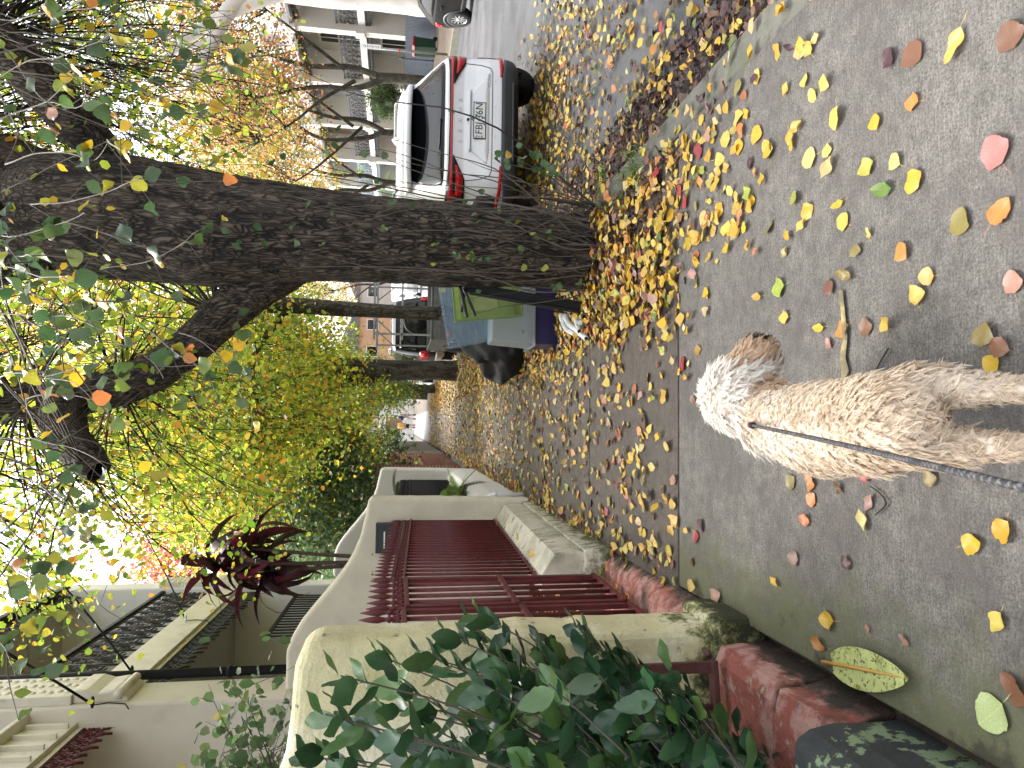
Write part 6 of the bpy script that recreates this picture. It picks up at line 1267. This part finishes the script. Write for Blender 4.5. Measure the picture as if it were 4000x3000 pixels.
phase = fr.uniform(0, 6.28, NL); freq = fr.uniform(5, 9, NL); wav = fr.uniform(.004, .0085, NL)
CR, TAN, WH, BRN = np.array((.79, .69, .56)), np.array((.60, .46, .33)), np.array((.87, .83, .77)), np.array((.22, .13, .07))
def blotch(P, s, seed):
    rr = np.random.default_rng(seed); k = rr.normal(size=(6, 3))*s; ph = rr.uniform(0, 6.28, 6); return np.mean([np.sin(P@k[i]+ph[i]) for i in range(6)], 0)
bb = blotch(W, 14, 3)[:, None]*1.1; colr = CR+np.clip(bb, 0, 1)*(WH-CR)*.9+np.clip(-bb, 0, 1)*(TAN-CR)*.75
colr[hd] = WH*.98; pa, pb = np.array([.040, 2.24, .47]), np.array([.125, 2.015, .43]); tt_ = np.clip(((W-pa)@(pb-pa))/((pb-pa)@(pb-pa)), 0, 1); dse = np.linalg.norm(W-(pa+tt_[:, None]*(pb-pa)), axis=1); ear = (W[:, 1] > 2.0) & (dse < .05) & (W[:, 2] < .515) | hd & ((np.linalg.norm(W-np.array([.08, 2.045, .42]), axis=1) < .075) | (np.linalg.norm(W-np.array([.07, 2.28, .42]), axis=1) < .07)); colr[ear] = TAN*1.1
colr[muz] = TAN*1.08+fr.normal(0, .04, (muz.sum(), 1)); nosez = hd & (W[:, 0] > .262); colr[nosez] = BRN*.5
colr = colr*(1+fr.normal(0, .045, (NL, 1)))
ii = np.repeat(np.arange(NL), NS); n = NL*NS; r0 = root[ii]+fr.normal(0, .0045, (n, 3)); r0 -= N_[ii]*((r0-root[ii])*N_[ii]).sum(1)[:, None]+N_[ii]*.003
side = np.cross(N_, flow)[ii]; Nn, Ff = N_[ii], flow[ii]; Ls = length[ii]*fr.uniform(.8, 1.15, n); clump = fr.uniform(.5, .85, n)
t = np.linspace(0, 1, NP); PTS = np.zeros((n, NP, 3)); cenoff = r0-root[ii]
for k, tt in enumerate(t):
    lift = (math.sin(min(tt*1.5, 1.57))*.30)*Ls; along = (tt**1.25)*Ls*.95
    wv = np.sin(phase[ii]+freq[ii]*tt+fr.normal(0, .12, n))*wav[ii]*min(1, tt*2.2); wv2 = np.cos(phase[ii]+freq[ii]*tt)*wav[ii]*.5*tt
    PTS[:, k] = r0-cenoff*(tt*clump)[:, None]+Nn*(lift+wv2)[:, None]+Ff*along[:, None]+side*wv[:, None]
PTS[..., 2] = np.maximum(PTS[..., 2], .004)
wd = (.0010*fr.uniform(.7, 1.3, n))[:, None]*np.array([1, 1, .95, .7, .12]); sv = side+.5*fr.normal(0, 1, side.shape); sv /= np.linalg.norm(sv, axis=1)[:, None]
Lf = PTS-sv[:, None]*wd[..., None]; Rt = PTS+sv[:, None]*wd[..., None]; VV = np.stack([Lf, Rt], 2).reshape(n, NP*2, 3)
f0 = np.array([(2*k, 2*k+1, 2*k+3, 2*k+2) for k in range(NP-1)]); FF = (f0[None]+(np.arange(n)*NP*2)[:, None, None]).reshape(-1, 4)
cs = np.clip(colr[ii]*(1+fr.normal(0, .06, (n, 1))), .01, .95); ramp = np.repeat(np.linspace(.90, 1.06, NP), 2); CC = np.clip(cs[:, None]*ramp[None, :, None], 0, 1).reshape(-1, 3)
m, nt, p, o = _new('dog_hair'); a = nt.nodes.new('ShaderNodeAttribute'); a.attribute_name = 'Col'; nt.links.new(a.outputs['Color'], p.inputs['Base Color']); p.inputs['Roughness'].default_value = .5; p.inputs['Specular IOR Level'].default_value = .3
tl = nt.nodes.new('ShaderNodeBsdfTranslucent'); nt.links.new(a.outputs['Color'], tl.inputs['Color']); mx = nt.nodes.new('ShaderNodeMixShader'); mx.inputs[0].default_value = .48; nt.links.new(p.outputs[0], mx.inputs[1]); nt.links.new(tl.outputs[0], mx.inputs[2]); nt.links.new(mx.outputs[0], o.inputs[0])
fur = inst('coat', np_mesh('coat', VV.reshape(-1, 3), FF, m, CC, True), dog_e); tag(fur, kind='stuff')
MB().lathe([(.006, -.012), (.018, -.008), (.020, .004), (.010, .012)], (.272-do[0], 2.14-do[1], .428), 14, 0).build('nose', mat('dog_nose', (.02, .015, .014), .35, .1, 30, .2), dog_e, True)
for yy in (2.115, 2.205): MB().lathe([(.004, -.008), (.010, -.003), (.010, .004), (.003, .009)], (.185-do[0], yy-do[1], .475), 10, 0).build('eye', BLK, dog_e, True)
a = np.linspace(0, 2*math.pi, 24); ax = np.array([.12, .93, .42]); ax /= np.linalg.norm(ax); e1 = np.cross(ax, (1, 0, 0)); e1 /= np.linalg.norm(e1); e2 = np.cross(ax, e1)
nc = np.array([.01, 2.0, .40])-do
col_o = MB().tube([nc+.088*(math.cos(t_)*e1+math.sin(t_)*e2) for t_ in a], .010, 8).build('collar', mat('collar_web', (.03, .03, .035), .7, .1, 10, .1), dog_e, True)
# lead: dark rope with pale flecks
def rope_mat():
    m, nt, p, o = _new('lead_rope'); at = nt.nodes.new('ShaderNodeAttribute'); at.attribute_name = 'Col'; nt.links.new(at.outputs['Color'], p.inputs['Base Color']); p.inputs['Roughness'].default_value = .7; _bump(nt, p, _noise(nt, 900, 3), .4, .001); return m
A0 = np.array([.008, 1.985, .512]); A1 = atdepth(4000, 1905, .78); A2 = atdepth(5200, 2190, .62)
P = smooth_path([A0, A0*.66+A1*.34-np.array([0, 0, .012]), A0*.33+A1*.67-np.array([0, 0, .012]), A1, A2], 420); ns = 12
T = np.gradient(P, axis=0); T /= np.linalg.norm(T, axis=1)[:, None]; sa = np.cross(T, (1, 0, 0)); sa /= np.linalg.norm(sa, axis=1)[:, None]; sb_ = np.cross(T, sa)
s = np.concatenate([[0], np.cumsum(np.linalg.norm(np.diff(P, axis=0), axis=1))]); th = np.arange(ns)*2*math.pi/ns
tw = s[:, None]*2*math.pi/.014+th[None]*1; rad = .0050*(1+.07*np.sin(tw*2)); V = P[:, None]+rad[..., None]*(np.cos(th)[None, :, None]*sa[:, None]+np.sin(th)[None, :, None]*sb_[:, None])
cf = (np.sin(tw)+.6*np.sin(s[:, None]*2*math.pi/.0075-th[None]*2) > .55)[..., None]; cc = np.where(cf, np.array([.12, .115, .11]), np.array([.014, .014, .018])).reshape(-1, 3)
idx = np.arange(420*ns).reshape(420, ns); nx = np.roll(idx, -1, 1); F = np.stack([idx[:-1], nx[:-1], nx[1:], idx[1:]], -1).reshape(-1, 4)
le = empty('dog_lead', tuple(A0)); tag(le, 'dark flecked rope lead running from the dog collar towards the viewer', 'lead')
inst('rope', np_mesh('rope', V.reshape(-1, 3)-A0, F, rope_mat(), cc, True), le)
d0 = T[2]; MB().tube([-d0*.012, d0*.022], .0095, 10).build('sleeve', BLACKM, le, True); MB().tube([d0*.003, d0*.007], .0100, 10).build('red_band', mat('red_band', (.35, .02, .03), .5, 0, 5, 0), le, True)
q = MB(); q.tube([np.array([0, .012, -.004])-d0*.012+.011*np.array([math.cos(t_), .6*math.sin(t_), .6*math.sin(t_)]) for t_ in np.linspace(0, 2*math.pi, 12)], .0022, 6, False); q.build('clip_ring', ALLOY, le, True)

# ---- two walkers far along the footpath
def person(label, loc, rz, top, low, hair, shoes, stride=.16, short=True, h=1.68, lean=0.0):
    e = empty('person', loc, rz); tag(e, label, 'person', 'walkers on the footpath'); k = h/1.72
    SKN = mat('skin', (.50, .30, .21), .6, .05, 10, 0)
    b = [(0, 0, 1.60, .085), (0, .02, 1.64, .088), (0, .0, 1.52, .06)]+chain((0, 0, 1.47), (0, 0, 1.38), .05, .06, 3)+chain((0, 0, 1.36), (0, 0, .98), .125, .12, 6)+chain((-.14, 0, 1.38), (.14, 0, 1.38), .075, .075, 5)+[(-.07, 0, .92, .11), (.07, 0, .92, .11)]
    for s in (-1, 1):
        f = s*stride
        b += chain((s*.09, 0, .88), (s*.09, f*.6, .50), .085, .058, 6)+chain((s*.09, f*.6, .50), (s*.09, f-.03, .10), .055, .038, 6)+[(s*.09, f, .05, .045), (s*.09, f+.09, .04, .042)]
        b += chain((s*.19, 0, 1.38), (s*.24, -f*.4, 1.10), .05, .042, 5)+chain((s*.24, -f*.4, 1.10), (s*.25, -f*.4+.1, .86), .038, .03, 5)+[(s*.25, -f*.4+.12, .81, .036)]
    inst('body', meta_mesh('body', [(x*k, y*k, z*k, r_*k) for x, y, z, r_ in b], SKN, .03, .52), e)
    t = MB().lathe([(.15*k, .88*k), (.185*k, .95*k), (.18*k, 1.15*k), (.205*k, 1.36*k), (.12*k, 1.46*k), (.06*k, 1.49*k)], n=18).mesh('shirt', top, True); inst('shirt', t, e, (0, 0, 0), (0, 0, 0), (1.12, .82, 1))
    for s in (-1, 1): MB().tube([(s*.17*k, 0, 1.42*k), (s*.225*k, -s*stride*.2, 1.2*k)], [.075*k, .072*k], 10).build('sleeve', top, e, True)
    for s in (-1, 1): MB().tube([(s*.085*k, 0, .95*k), (s*.095*k, s*stride*.5, (.54 if short else .16)*k)], [.115*k, .10*k if short else .075*k], 12).build('trouser_leg', low, e, True); MB().tube([(s*.09*k, s*stride-.06, .045), (s*.09*k, s*stride+.13, .045)], [.05, .045], 8).build('shoe', shoes, e, True); MB().tube([(s*.09*k, s*stride-.03, .08), (s*.09*k, s*stride*.9-.02, .24 if short else .1)], [.052, .055], 8).build('sock', shoes, e, True)
    MB().lathe([(.05*k, 1.50*k), (.115*k, 1.58*k), (.125*k, 1.67*k), (.09*k, 1.75*k), (.02*k, 1.78*k)], (0, .015, 0), 14).build('hair', hair, e, True)
    return e
HB = mat('dark_hair', (.02, .015, .013), .6, .1, 10, .1); YS = mat('yellow_shirt', (.72, .42, .02), .8, .05, 5, .05); NV = mat('navy_cloth', (.02, .025, .06), .8, .1, 5, .05); WS = mat('pale_shirt', (.6, .62, .66), .8, .05, 5, .05)
pA = onz(1622, 1665); pB = onz(1624, 1633)
person('person in a yellow shirt and dark shorts walking away on the footpath', (pA[0], pA[1], 0.0), 0.0, YS, NV, HB, BLK, .17, True, 1.66)
person('person in a pale shirt with dark socks walking beside the yellow shirt', (pB[0]+.1, pB[1]+.3, 0.0), -.5, WS, mat('grey_shorts', (.45, .46, .48), .8, .05, 5, 0), HB, BLK, .2, True, 1.7)
bp_ = empty('backpack', (pB[0]+.1, pB[1]+.3, 0), -.5); tag(bp_, 'navy backpack on the back of the walker in the pale shirt', 'backpack')
MB().box(-.17, .17, -.36, -.175, .98, 1.42).build('pack', mat('navy_pack', (.015, .03, .10), .7, .1, 5, .1), bp_, bevel=.06); MB().box(-.12, .12, -.40, -.362, 1.02, 1.2).build('pocket', mat('navy_pack', (.015, .03, .10), .7, .1, 5, .1), bp_, bevel=.02)
for s in (-1, 1): MB().tube([(s*.1, -.19, 1.40), (s*.12, -.02, 1.50), (s*.13, .19, 1.35), (s*.13, -.18, 1.05)], .02, 5).build('strap', mat('navy_pack', (.015, .03, .10), .7, .1, 5, .1), bp_, True)
# ------------------------------------------------------------------ fallen leaves
lr = np.random.default_rng(123)
fall_me = [np_mesh('fallen_leaf', *t, LEAF_OBJ) for t in HTEMPL]
for me_ in fall_me: me_.polygons.foreach_set('use_smooth', [True]*len(me_.polygons))
CW = {'y': (Y1, 'yellow'), 'Y': (Y2, 'pale yellow'), 'c': (Y3, 'cream yellow'), 'o': (OR1, 'orange'), 'r': (RD1, 'red'), 'k': (PK, 'pinkish'), 'b': (BR1, 'brown'), 'd': (PU, 'dark purple'), 'g': ((.12, .2, .04), 'green'), 'G': ((.34, .36, .06), 'yellow green'), 'p': ((.42, .46, .22), 'pale green'), 'l': ((.2, .17, .05), 'olive')}
HERO = [  # px, py, length px, colour, template, angle, words
 (3475, 225, 95, 'd', 0, .4, 'curled dark purple leaf beside a larger brown one near the kerb side'), (3570, 215, 115, 'b', 1, 2.0, 'broad folded maroon brown leaf touching the dark purple one'), (3740, 180, 140, 'Y', 2, 2.6, 'long pale yellow leaf with wavy edge near the kerb side'), (3950, 140, 130, 'b', 1, .3, 'oval tan brown leaf at the near right corner'),
 (3565, 400, 90, 'o', 0, 1.2, 'torn two-part orange leaf on bare concrete'), (3425, 475, 75, 'y', 3, .2, 'ragged yellow leaf with a thin stalk above the torn orange one'), (3890, 590, 150, 'k', 1, .5, 'large dusty pink oval leaf on the near concrete'), (3165, 620, 90, 'c', 1, 1.5, 'cream oval leaf leaning on a dark twig'),
 (3390, 655, 90, 'G', 0, 1.8, 'yellow green leaf with a long stalk beside the beige one'), (3500, 630, 85, 'c', 3, .9, 'beige notched leaf between the green leaves'), (3455, 740, 118, 'g', 2, 1.3, 'green leaf with yellow rim on bare concrete'), (3575, 710, 100, 'y', 4, 2.9, 'ragged three-lobed yellow leaf beside the green one'),
 (3295, 865, 80, 'Y', 1, 1.0, 'round pale yellow leaf below a curled one'), (3280, 800, 68, 'y', 2, 1.7, 'curled yellow leaf standing on the round pale one'), (3400, 910, 48, 'Y', 5, .2, 'small folded yellow leaf on bare concrete'), (3755, 865, 115, 'l', 1, -.3, 'round brown-spotted leaf with a dark stalk'), (3915, 825, 125, 'o', 0, -.9, 'orange and yellow pointed leaf with a pale stalk'),
 (3530, 980, 95, 'o', 3, .6, 'orange tipped yellow leaf behind the dog'), (3350, 980, 60, 'l', 4, 2.2, 'small spotted tan leaf behind the dog'), (3045, 1125, 98, 'G', 0, 1.6, 'spotted yellow green upright leaf beside the dog'), (3245, 1120, 72, 'b', 3, .4, 'crinkled brown and yellow leaf at the strap end'), (3310, 1075, 92, 'l', 5, 1.1, 'crumpled olive leaf above the long strap'),
 (3625, 1080, 78, 'Y', 1, 1.4, 'pale yellow oval leaf with a white stalk'), (3590, 1150, 88, 'Y', 4, .4, 'pale yellow torn leaf below the oval one'), (3960, 1100, 100, 'k', 1, .2, 'round salmon pink leaf at the near edge'), (3205, 1280, 68, 'y', 2, 1.5, 'narrow orange yellow leaf right of the dog'), (3295, 1290, 90, 'o', 0, 1.9, 'orange leaf lying across the long strap'),
 (3385, 1275, 78, 'b', 1, .3, 'dark brown patterned leaf with a stalk right of the dog'), (3850, 1310, 108, 'l', 4, 2.0, 'yellow-spotted olive leaf right of the hind legs'), (3912, 1355, 105, 'b', 3, 1.2, 'rusty brown leaf touching a yellow one by the hind legs'), (3875, 1420, 85, 'y', 1, .9, 'bright yellow oval leaf by the hind legs'), (3068, 1240, 68, 'Y', 0, 1.5, 'pale yellow leaf with white stalk above the head'), (3040, 1400, 90, 'b', 2, .8, 'brown orange leaf beside the muzzle'), (3242, 1340, 50, 'k', 0, .4, 'small pink leaf right of the dog'),
 (3385, 1852, 68, 'r', 3, .2, 'bright red leaf tucked against the dog flank'), (3640, 1868, 72, 'l', 4, .5, 'crumpled tan leaf under the lead'), (3090, 1880, 70, 'l', 1, .9, 'spotted yellow olive leaf left of the dog'), (3170, 1888, 78, 'o', 0, 2.8, 'orange leaf above a red orange one left of the dog'), (3172, 1950, 64, 'o', 1, 1.2, 'red orange oval leaf left of the dog'), (3282, 1905, 62, 'b', 5, .6, 'folded brown and orange leaf left of the dog'), (3400, 1965, 85, 'k', 2, -.6, 'narrow pink red leaf left of the lead'),
 (3150, 2030, 64, 'o', 0, 1.3, 'orange brown oval leaf on the left concrete'), (3105, 2180, 62, 'b', 1, 1.5, 'faded pinkish brown leaf on the left concrete'), (3310, 2195, 62, 'd', 4, .4, 'dark purple broken leaf on the left concrete'), (3032, 2270, 55, 'y', 2, 1.0, 'yellow leaf with an orange edge left on the concrete'), (3235, 2420, 98, 'y', 0, 1.7, 'yellow leaf casting a shadow near the red step'), (3205, 2510, 98, 'o', 2, 1.5, 'orange and green leaf beside the yellow one near the red step'),
 (3805, 2125, 108, 'y', 0, -1.3, 'yellow orange pointed leaf with a red stalk'), (3902, 2430, 95, 'Y', 0, 2.7, 'plain pale yellow leaf at the near left edge'), (3880, 2790, 165, 'p', 1, 2.4, 'large pale green toothed leaf at the near left corner'), (3970, 2690, 150, 'b', 0, .9, 'large brown folded leaf behind the pale green one'), (3540, 2500, 58, 'k', 5, .9, 'greyish curled leaf fragment on the left concrete'), (3395, 2455, 40, 'k', 2, .2, 'tiny pinkish leaf scrap on the left concrete'),
 (3380, 2030, 95, 'c', 2, .2, 'long twisted cream leaf with yellow stalk')]
for i, (px, py, L, c, k, a, words) in enumerate(HERO):
    p = onz(px, py, .004); d = np.linalg.norm(p-CAM); s = L*(p-CAM)@np.array([BX[2], BY[2], BZ[2]])/FPX*.97
    o = inst('fallen_leaf', fall_me[k], None, (p[0], p[1], .006), (lr.normal(0, .06), lr.normal(0, .06), a-1.57), (s,)*3); o.location = (p[0]+.5*s*math.sin(a-1.57), p[1]-.5*s*math.cos(a-1.57), .007)
    cc = np.array(CW[c][0])*(1+lr.normal(0, .08, 3)); o.color = (*np.clip(cc, .01, .9), 1)
    tag(o, words.replace(' leaf', ' fallen leaf', 1), 'leaf', 'fallen leaves on the concrete')
# the big strap and magnolia leaf
MAG = mat('magnolia_leaf', (.40, .45, .17), .45, .15, 12, .1, stains=[((.06, .055, .025), 30, .55, .04), ((.16, .15, .03), 10, .55, .1)])
V, F = strap(15, .15, -.05, .12); p0, p1 = onz(3255, 2590, .01), onz(3590, 2650, .01); s_ = np.linalg.norm(p1-p0); ang = math.atan2(p1[1]-p0[1], p1[0]-p0[0])-math.pi/2
o = inst('magnolia_leaf', np_mesh('magnolia_leaf', V, F, MAG, smooth=True), None, (p0[0], p0[1], .012), (.03, 0, ang), (s_,)*3); tag(o, 'large pale green fallen leaf with black blotches and orange midrib by the red step', 'leaf')
MB().tube([(0, -.12, .02), (0, .3, .016), (0, .92, .03)], [.016, .014, .006], 6).build('midrib', mat('midrib', (.45, .25, .05), .5, .1, 10, 0), o, True)
SM = mat('dry_strap', (.16, .13, .07), .7, .3, 14, .3, stains=[((.38, .30, .12), 8, .52, .1)])
P = [onz(px, py, .012) for px, py in [(3283, 1135), (3292, 1220), (3300, 1320), (3290, 1400), (3300, 1450), (3285, 1505)]]; q = MB(); wv = [.012, .012, .014, .018, .022, .008]; V = []
for p, w_ in zip(P, wv): V += [(p[0], p[1]-w_, .012), (p[0], p[1], .02), (p[0], p[1]+w_, .010)]
q.add(V, [(i*3+j, i*3+j+1, i*3+j+4, i*3+j+3) for i in range(5) for j in range(2)]); o = q.build('dry_strap_leaf', SM, None, True); tag(o, 'long dry strap leaf lying across the concrete right of the dog', 'leaf')
# twigs on the path
for i, (pts, lab) in enumerate([([(3400, 1900), (3440, 1930), (3460, 1970), (3420, 2010)], 'thin brown twig by the bright red leaf'), ([(2560, 570), (2600, 640), (2640, 730), (2655, 820)], 'dark forked twig on the verge edge beside the concrete'), ([(2590, 590), (2620, 600), (2660, 560)], 'short dark twig on the verge near the kerb'), ([(3470, 1360), (3440, 1410), (3425, 1440)], 'small dark twig right of the dog')]):
    P = [onz(px, py, .012) for px, py in pts]; o = MB().tube(smooth_path(P, 10), list(np.linspace(.006, .003, 10)) if i in (1, 2) else .0028, 5).build('fallen_twig', TWIG, None, True); tag(o, lab, 'twig', 'fallen twigs')
# scattered leaves: density falls where the photograph shows bare concrete
def dens(x, y):
    d = np.zeros_like(x)
    near = (y < 3.8) & (x > -.86) & (x < 1.66); d[near] = 4+130*np.clip((x[near]-.30)/.8, 0, 1)**1.1*np.clip((y[near]-2.15)/1.1, 0, 1)**1.2+22*np.clip((y[near]-3.2)/.5, 0, 1)
    pth = (y >= 3.8) & (x > -.88) & (x < .67); f = np.clip((y[pth]-3.8)/4, 0, 1)
    d[pth] = 42+34*f+170*np.exp(-((x[pth]+.86)/.16)**2)+190*np.exp(-((x[pth]-.70)/.24)**2)*(.35+.65*f)
    vg = (y >= 3.8) & (x >= .67) & (x < 1.72); d[vg] = 400+60*np.clip((y[vg]-6)/6, 0, 1)
    el = (y > 2.9) & (y < 5.2) & (x > -.89) & (x < -.70); d[el] += 35
    rd = (x > 1.9) & (x < 6) & (y > 2.2); xr = x[rd]; d[rd] = np.where(xr < 2.45, 90, np.where(xr < 4.2, 200, 200*np.exp(-(xr-4.2)/.35)))*np.where((xr > 2.75) & (xr < 3.0) & (y[rd] < 6.5), .25, 1)
    kb = (x > 1.70) & (x < 1.86); d[kb] = 60
    return d*np.where(y > 22, .45, 1)
N0 = 90000; X = lr.uniform(-.9, 5.6, N0); Yv = np.concatenate([lr.uniform(1.4, 8, N0//2), lr.uniform(8, 34, N0-N0//2)])
dA = np.concatenate([np.full(N0//2, 6.5*6.6/(N0//2)), np.full(N0-N0//2, 6.5*26/(N0-N0//2))])
clump = .35+1.3*vnoise((X*2.2+50) % 64, np.abs(Yv*2.2), 64, 8)
keep = lr.random(N0) < dens(X, Yv)*dA*clump
keep &= ((X-1.47)**2+(Yv-5.8)**2 > .36**2); X, Yv = X[keep], Yv[keep]; n = len(X)
hp = np.array([onz(h[0], h[1])[:2] for h in HERO])
ok = (lr.random(len(X)) < np.clip((Yv-1.3)/.9, .25, 1)) & np.array([np.min(np.hypot(hp[:, 0]-x, hp[:, 1]-y)) > .085 for x, y in zip(X, Yv)]) & ~((np.abs(X-.03) < .15) & (Yv < 2.35) & (Yv > 1.2)); X, Yv = X[ok], Yv[ok]; n = len(X)
roadz = -.225+.10*np.clip(1-((X-7.2)/5.5)**2, 0, 1)
gz = -.205+.06*np.exp(-((X-2.0)/.25)**2)+.012
Z = np.where(X < .66, .004, np.where(X < 1.70, np.where(Yv < 3.79, .004, -.012+.05*np.exp(-((X-1.47)**2+(Yv-5.8)**2)/.5)), np.where(X < 1.87, .0, np.where((X < 2.5) & (Yv < 7), np.maximum(roadz, gz), roadz)+.006)))
pile = (X > .62) & (Yv > 3.85); Z = Z+np.where(pile, lr.uniform(0, .028, n), lr.uniform(0, .005, n))
inj = ((X > .78) & (X < 1.42) & (Yv > 6.86) & (Yv < 7.36)) | ((X-1.12)**2+(Yv-9.3)**2 < .3**2)
X, Yv, Z = X[~inj], Yv[~inj], Z[~inj]; n = len(X)
PALF = [(5.5, Y1), (4.5, Y2), (2.5, Y3), (1.6, OR1), (.8, OR2), (.35, RD1), (.7, PK), (1.4, BR1), (1.0, BR2), (.5, PU), (.7, (.3, .33, .05)), (.35, (.1, .17, .05)), (.8, (.3, .24, .06))]
PALN = [(5, 'y'), (4, 'Y'), (2.4, 'c'), (1.5, 'o'), (.3, 'r'), (.6, 'k'), (1.2, 'b'), (.5, 'd'), (.4, 'G'), (.15, 'g'), (.9, 'l')]
size = lr.uniform(.050, .092, n); pr_ = proj(np.stack([X, Yv, Z], -1)); inview = (pr_[:, 0] > 0) & (pr_[:, 0] < 4000) & (pr_[:, 1] > -20) & (pr_[:, 1] < 3020)
score = np.where(inview, size/pr_[:, 2], 0); order = np.argsort(-score); NH = 300-len(HERO); hero = order[:NH]; rest = order[NH:]; rest = rest[(pr_[rest, 1] > -300) & (pr_[rest, 1] < 3300)]
keys = [k for _, k in PALN]; ws = np.array([w_ for w_, _ in PALN]); ws = ws/ws.sum()
for i in hero:
    k = keys[lr.choice(len(keys), p=ws)]; c, word = CW[k]; x, y_ = X[i], Yv[i]; tk = lr.integers(6); word = ('small ' if size[i] < .06 else ('large ' if size[i] > .083 else ''))+('pointed', 'broad', 'narrow', 'arched', 'flat', 'curled')[tk]+' '+word
    zone = 'in the gutter beside the kerb' if x > 1.7 else ('on the soil under the big tree' if (x > .66 and y_ > 3.8) else ('on the concrete on the kerb side of the dog' if x > .35 else ('along the foot of the red step' if (x < -.6 and y_ > 2.9) else ('on the damp slab beyond the first joint' if y_ > 3.8 else ('on the concrete between dog and garden walls' if x < -.12 else 'on the concrete just ahead of the dog')))))
    o = inst('fallen_leaf', fall_me[tk], None, (x, y_, Z[i]+.003), (lr.normal(0, .13), lr.normal(0, .13), lr.uniform(0, 6.28)), (size[i],)*3); o.color = (*np.clip(np.array(c)*(1+lr.normal(0, .12))*(1+lr.normal(0, .05, 3)), .006, .9), 1)
    tag(o, word+' fallen leaf '+zone, 'leaf', word+' leaves '+zone)
for k in range(6):
    sel = rest[k::6]; m_ = len(sel); cols = pick(PALF, m_, lr, .14); road_ = X[sel] > 1.9
    mul = np.where((lr.random(m_) < .25) & road_, .35, 1.0)[:, None]; cols = cols*mul
    if k == 0: allp = []
    V, F = TEMPL[k]; R_ = rot_mats(m_, lr, .22); Wv = np.einsum('nij,kj->nki', R_, V)*size[sel][:, None, None]+np.stack([X[sel], Yv[sel], Z[sel]+.004], -1)[:, None]
    allp.append((Wv.reshape(-1, 3), (F[None]+(np.arange(m_)*len(V))[:, None, None]).reshape(-1, 3), np.repeat(cols, len(V), 0)))
VV, FF, CC, base = [], [], [], 0
for v, f, c in allp: VV.append(v); FF.append(f+base); CC.append(c); base += len(v)
o = inst('leaf_litter', np_mesh('leaf_litter', np.vstack(VV), np.vstack(FF), LITTER, np.vstack(CC))); tag(o, 'carpet of yellow and brown fallen leaves over verge, gutter and path', 'leaf litter', None, 'stuff')
# dark mulch crumbs in the gutter and soil
mr = np.random.default_rng(55); n = 6000; X = np.where(mr.random(n) < .55, mr.uniform(1.88, 2.5, n), mr.uniform(.7, 1.7, n)); Yv = mr.uniform(2.3, 8, n); ok = ~((X < 1.72) & (Yv < 4.05)); X, Yv = X[ok], Yv[ok]; n = len(X)
Z = np.where(X > 1.8, -.205+.06*np.exp(-((X-2.0)/.25)**2)+.012, -.02+.05*np.exp(-((X-1.47)**2+(Yv-5.8)**2)/.5))+mr.uniform(0, .02, n)
g = leaf_mass('leaf_mulch', SIMPLE, np.stack([X, Yv, Z], -1), rot_mats(n, mr, .5), mr.uniform(.02, .055, n), pick([(3, BR2), (2, PU), (1, BR1), (1, (.03, .02, .015))], n, mr), LITTER); tag(g, 'dark rotting leaf mulch in the gutter and under the tree', 'mulch', None, 'stuff')
# leaves caught on steps, plinths and the letterbox
for i, (x, y_, z, k, lab) in enumerate([(-1.02, 4.5, .118, 'y', 'yellow leaf on the red step by the gate foot'), (-.98, 4.75, .118, 'o', 'orange leaf on the red step under the fence end'), (-1.0, 4.9, .118, 'y', 'yellow leaf tucked at the corner of the red step'), (-1.05, 4.3, .118, 'y', 'yellow leaf curled on the red step below the hinge'), (-1.02, 5.5, .488, 'y', 'yellow leaf on the sloping plinth nearest the gate'), (-1.0, 6.2, .478, 'Y', 'pale leaf on the middle of the sloping plinth'), (-.99, 7.0, .472, 'k', 'pinkish leaf on the sloping plinth'), (-1.0, 7.6, .476, 'o', 'orange leaf at the far end of the sloping plinth'), (-1.45, 8.22, 1.772, 'y', 'yellow leaf on top of the letterbox'), (-1.65, 8.22, 1.772, 'o', 'orange leaf on top of the letterbox')]):
    o = inst('fallen_leaf', fall_me[i % 6], None, (x, y_, z+.004), (lr.normal(0, .1), .35 if z > .4 and z < .6 else 0, lr.uniform(0, 6)), (.07,)*3); o.color = (*CW[k][0], 1); tag(o, lab.replace('leaf', 'fallen leaf', 1), 'leaf', 'leaves caught on steps and plinths')
# leaves in the garden behind the gate
n = 500; X = mr.uniform(-2.9, -1.5, n); Yv = mr.uniform(3.45, 8.2, n); g = leaf_mass('garden_litter', TEMPL[1], np.stack([X, Yv, np.where(Yv < 5, .07, .0)+mr.uniform(0, .02, n)], -1), rot_mats(n, mr, .2), mr.uniform(.05, .075, n), pick(PALF, n, mr), LITTER); tag(g, 'yellow leaves covering the yard behind the red gate', 'leaf litter', None, 'stuff')
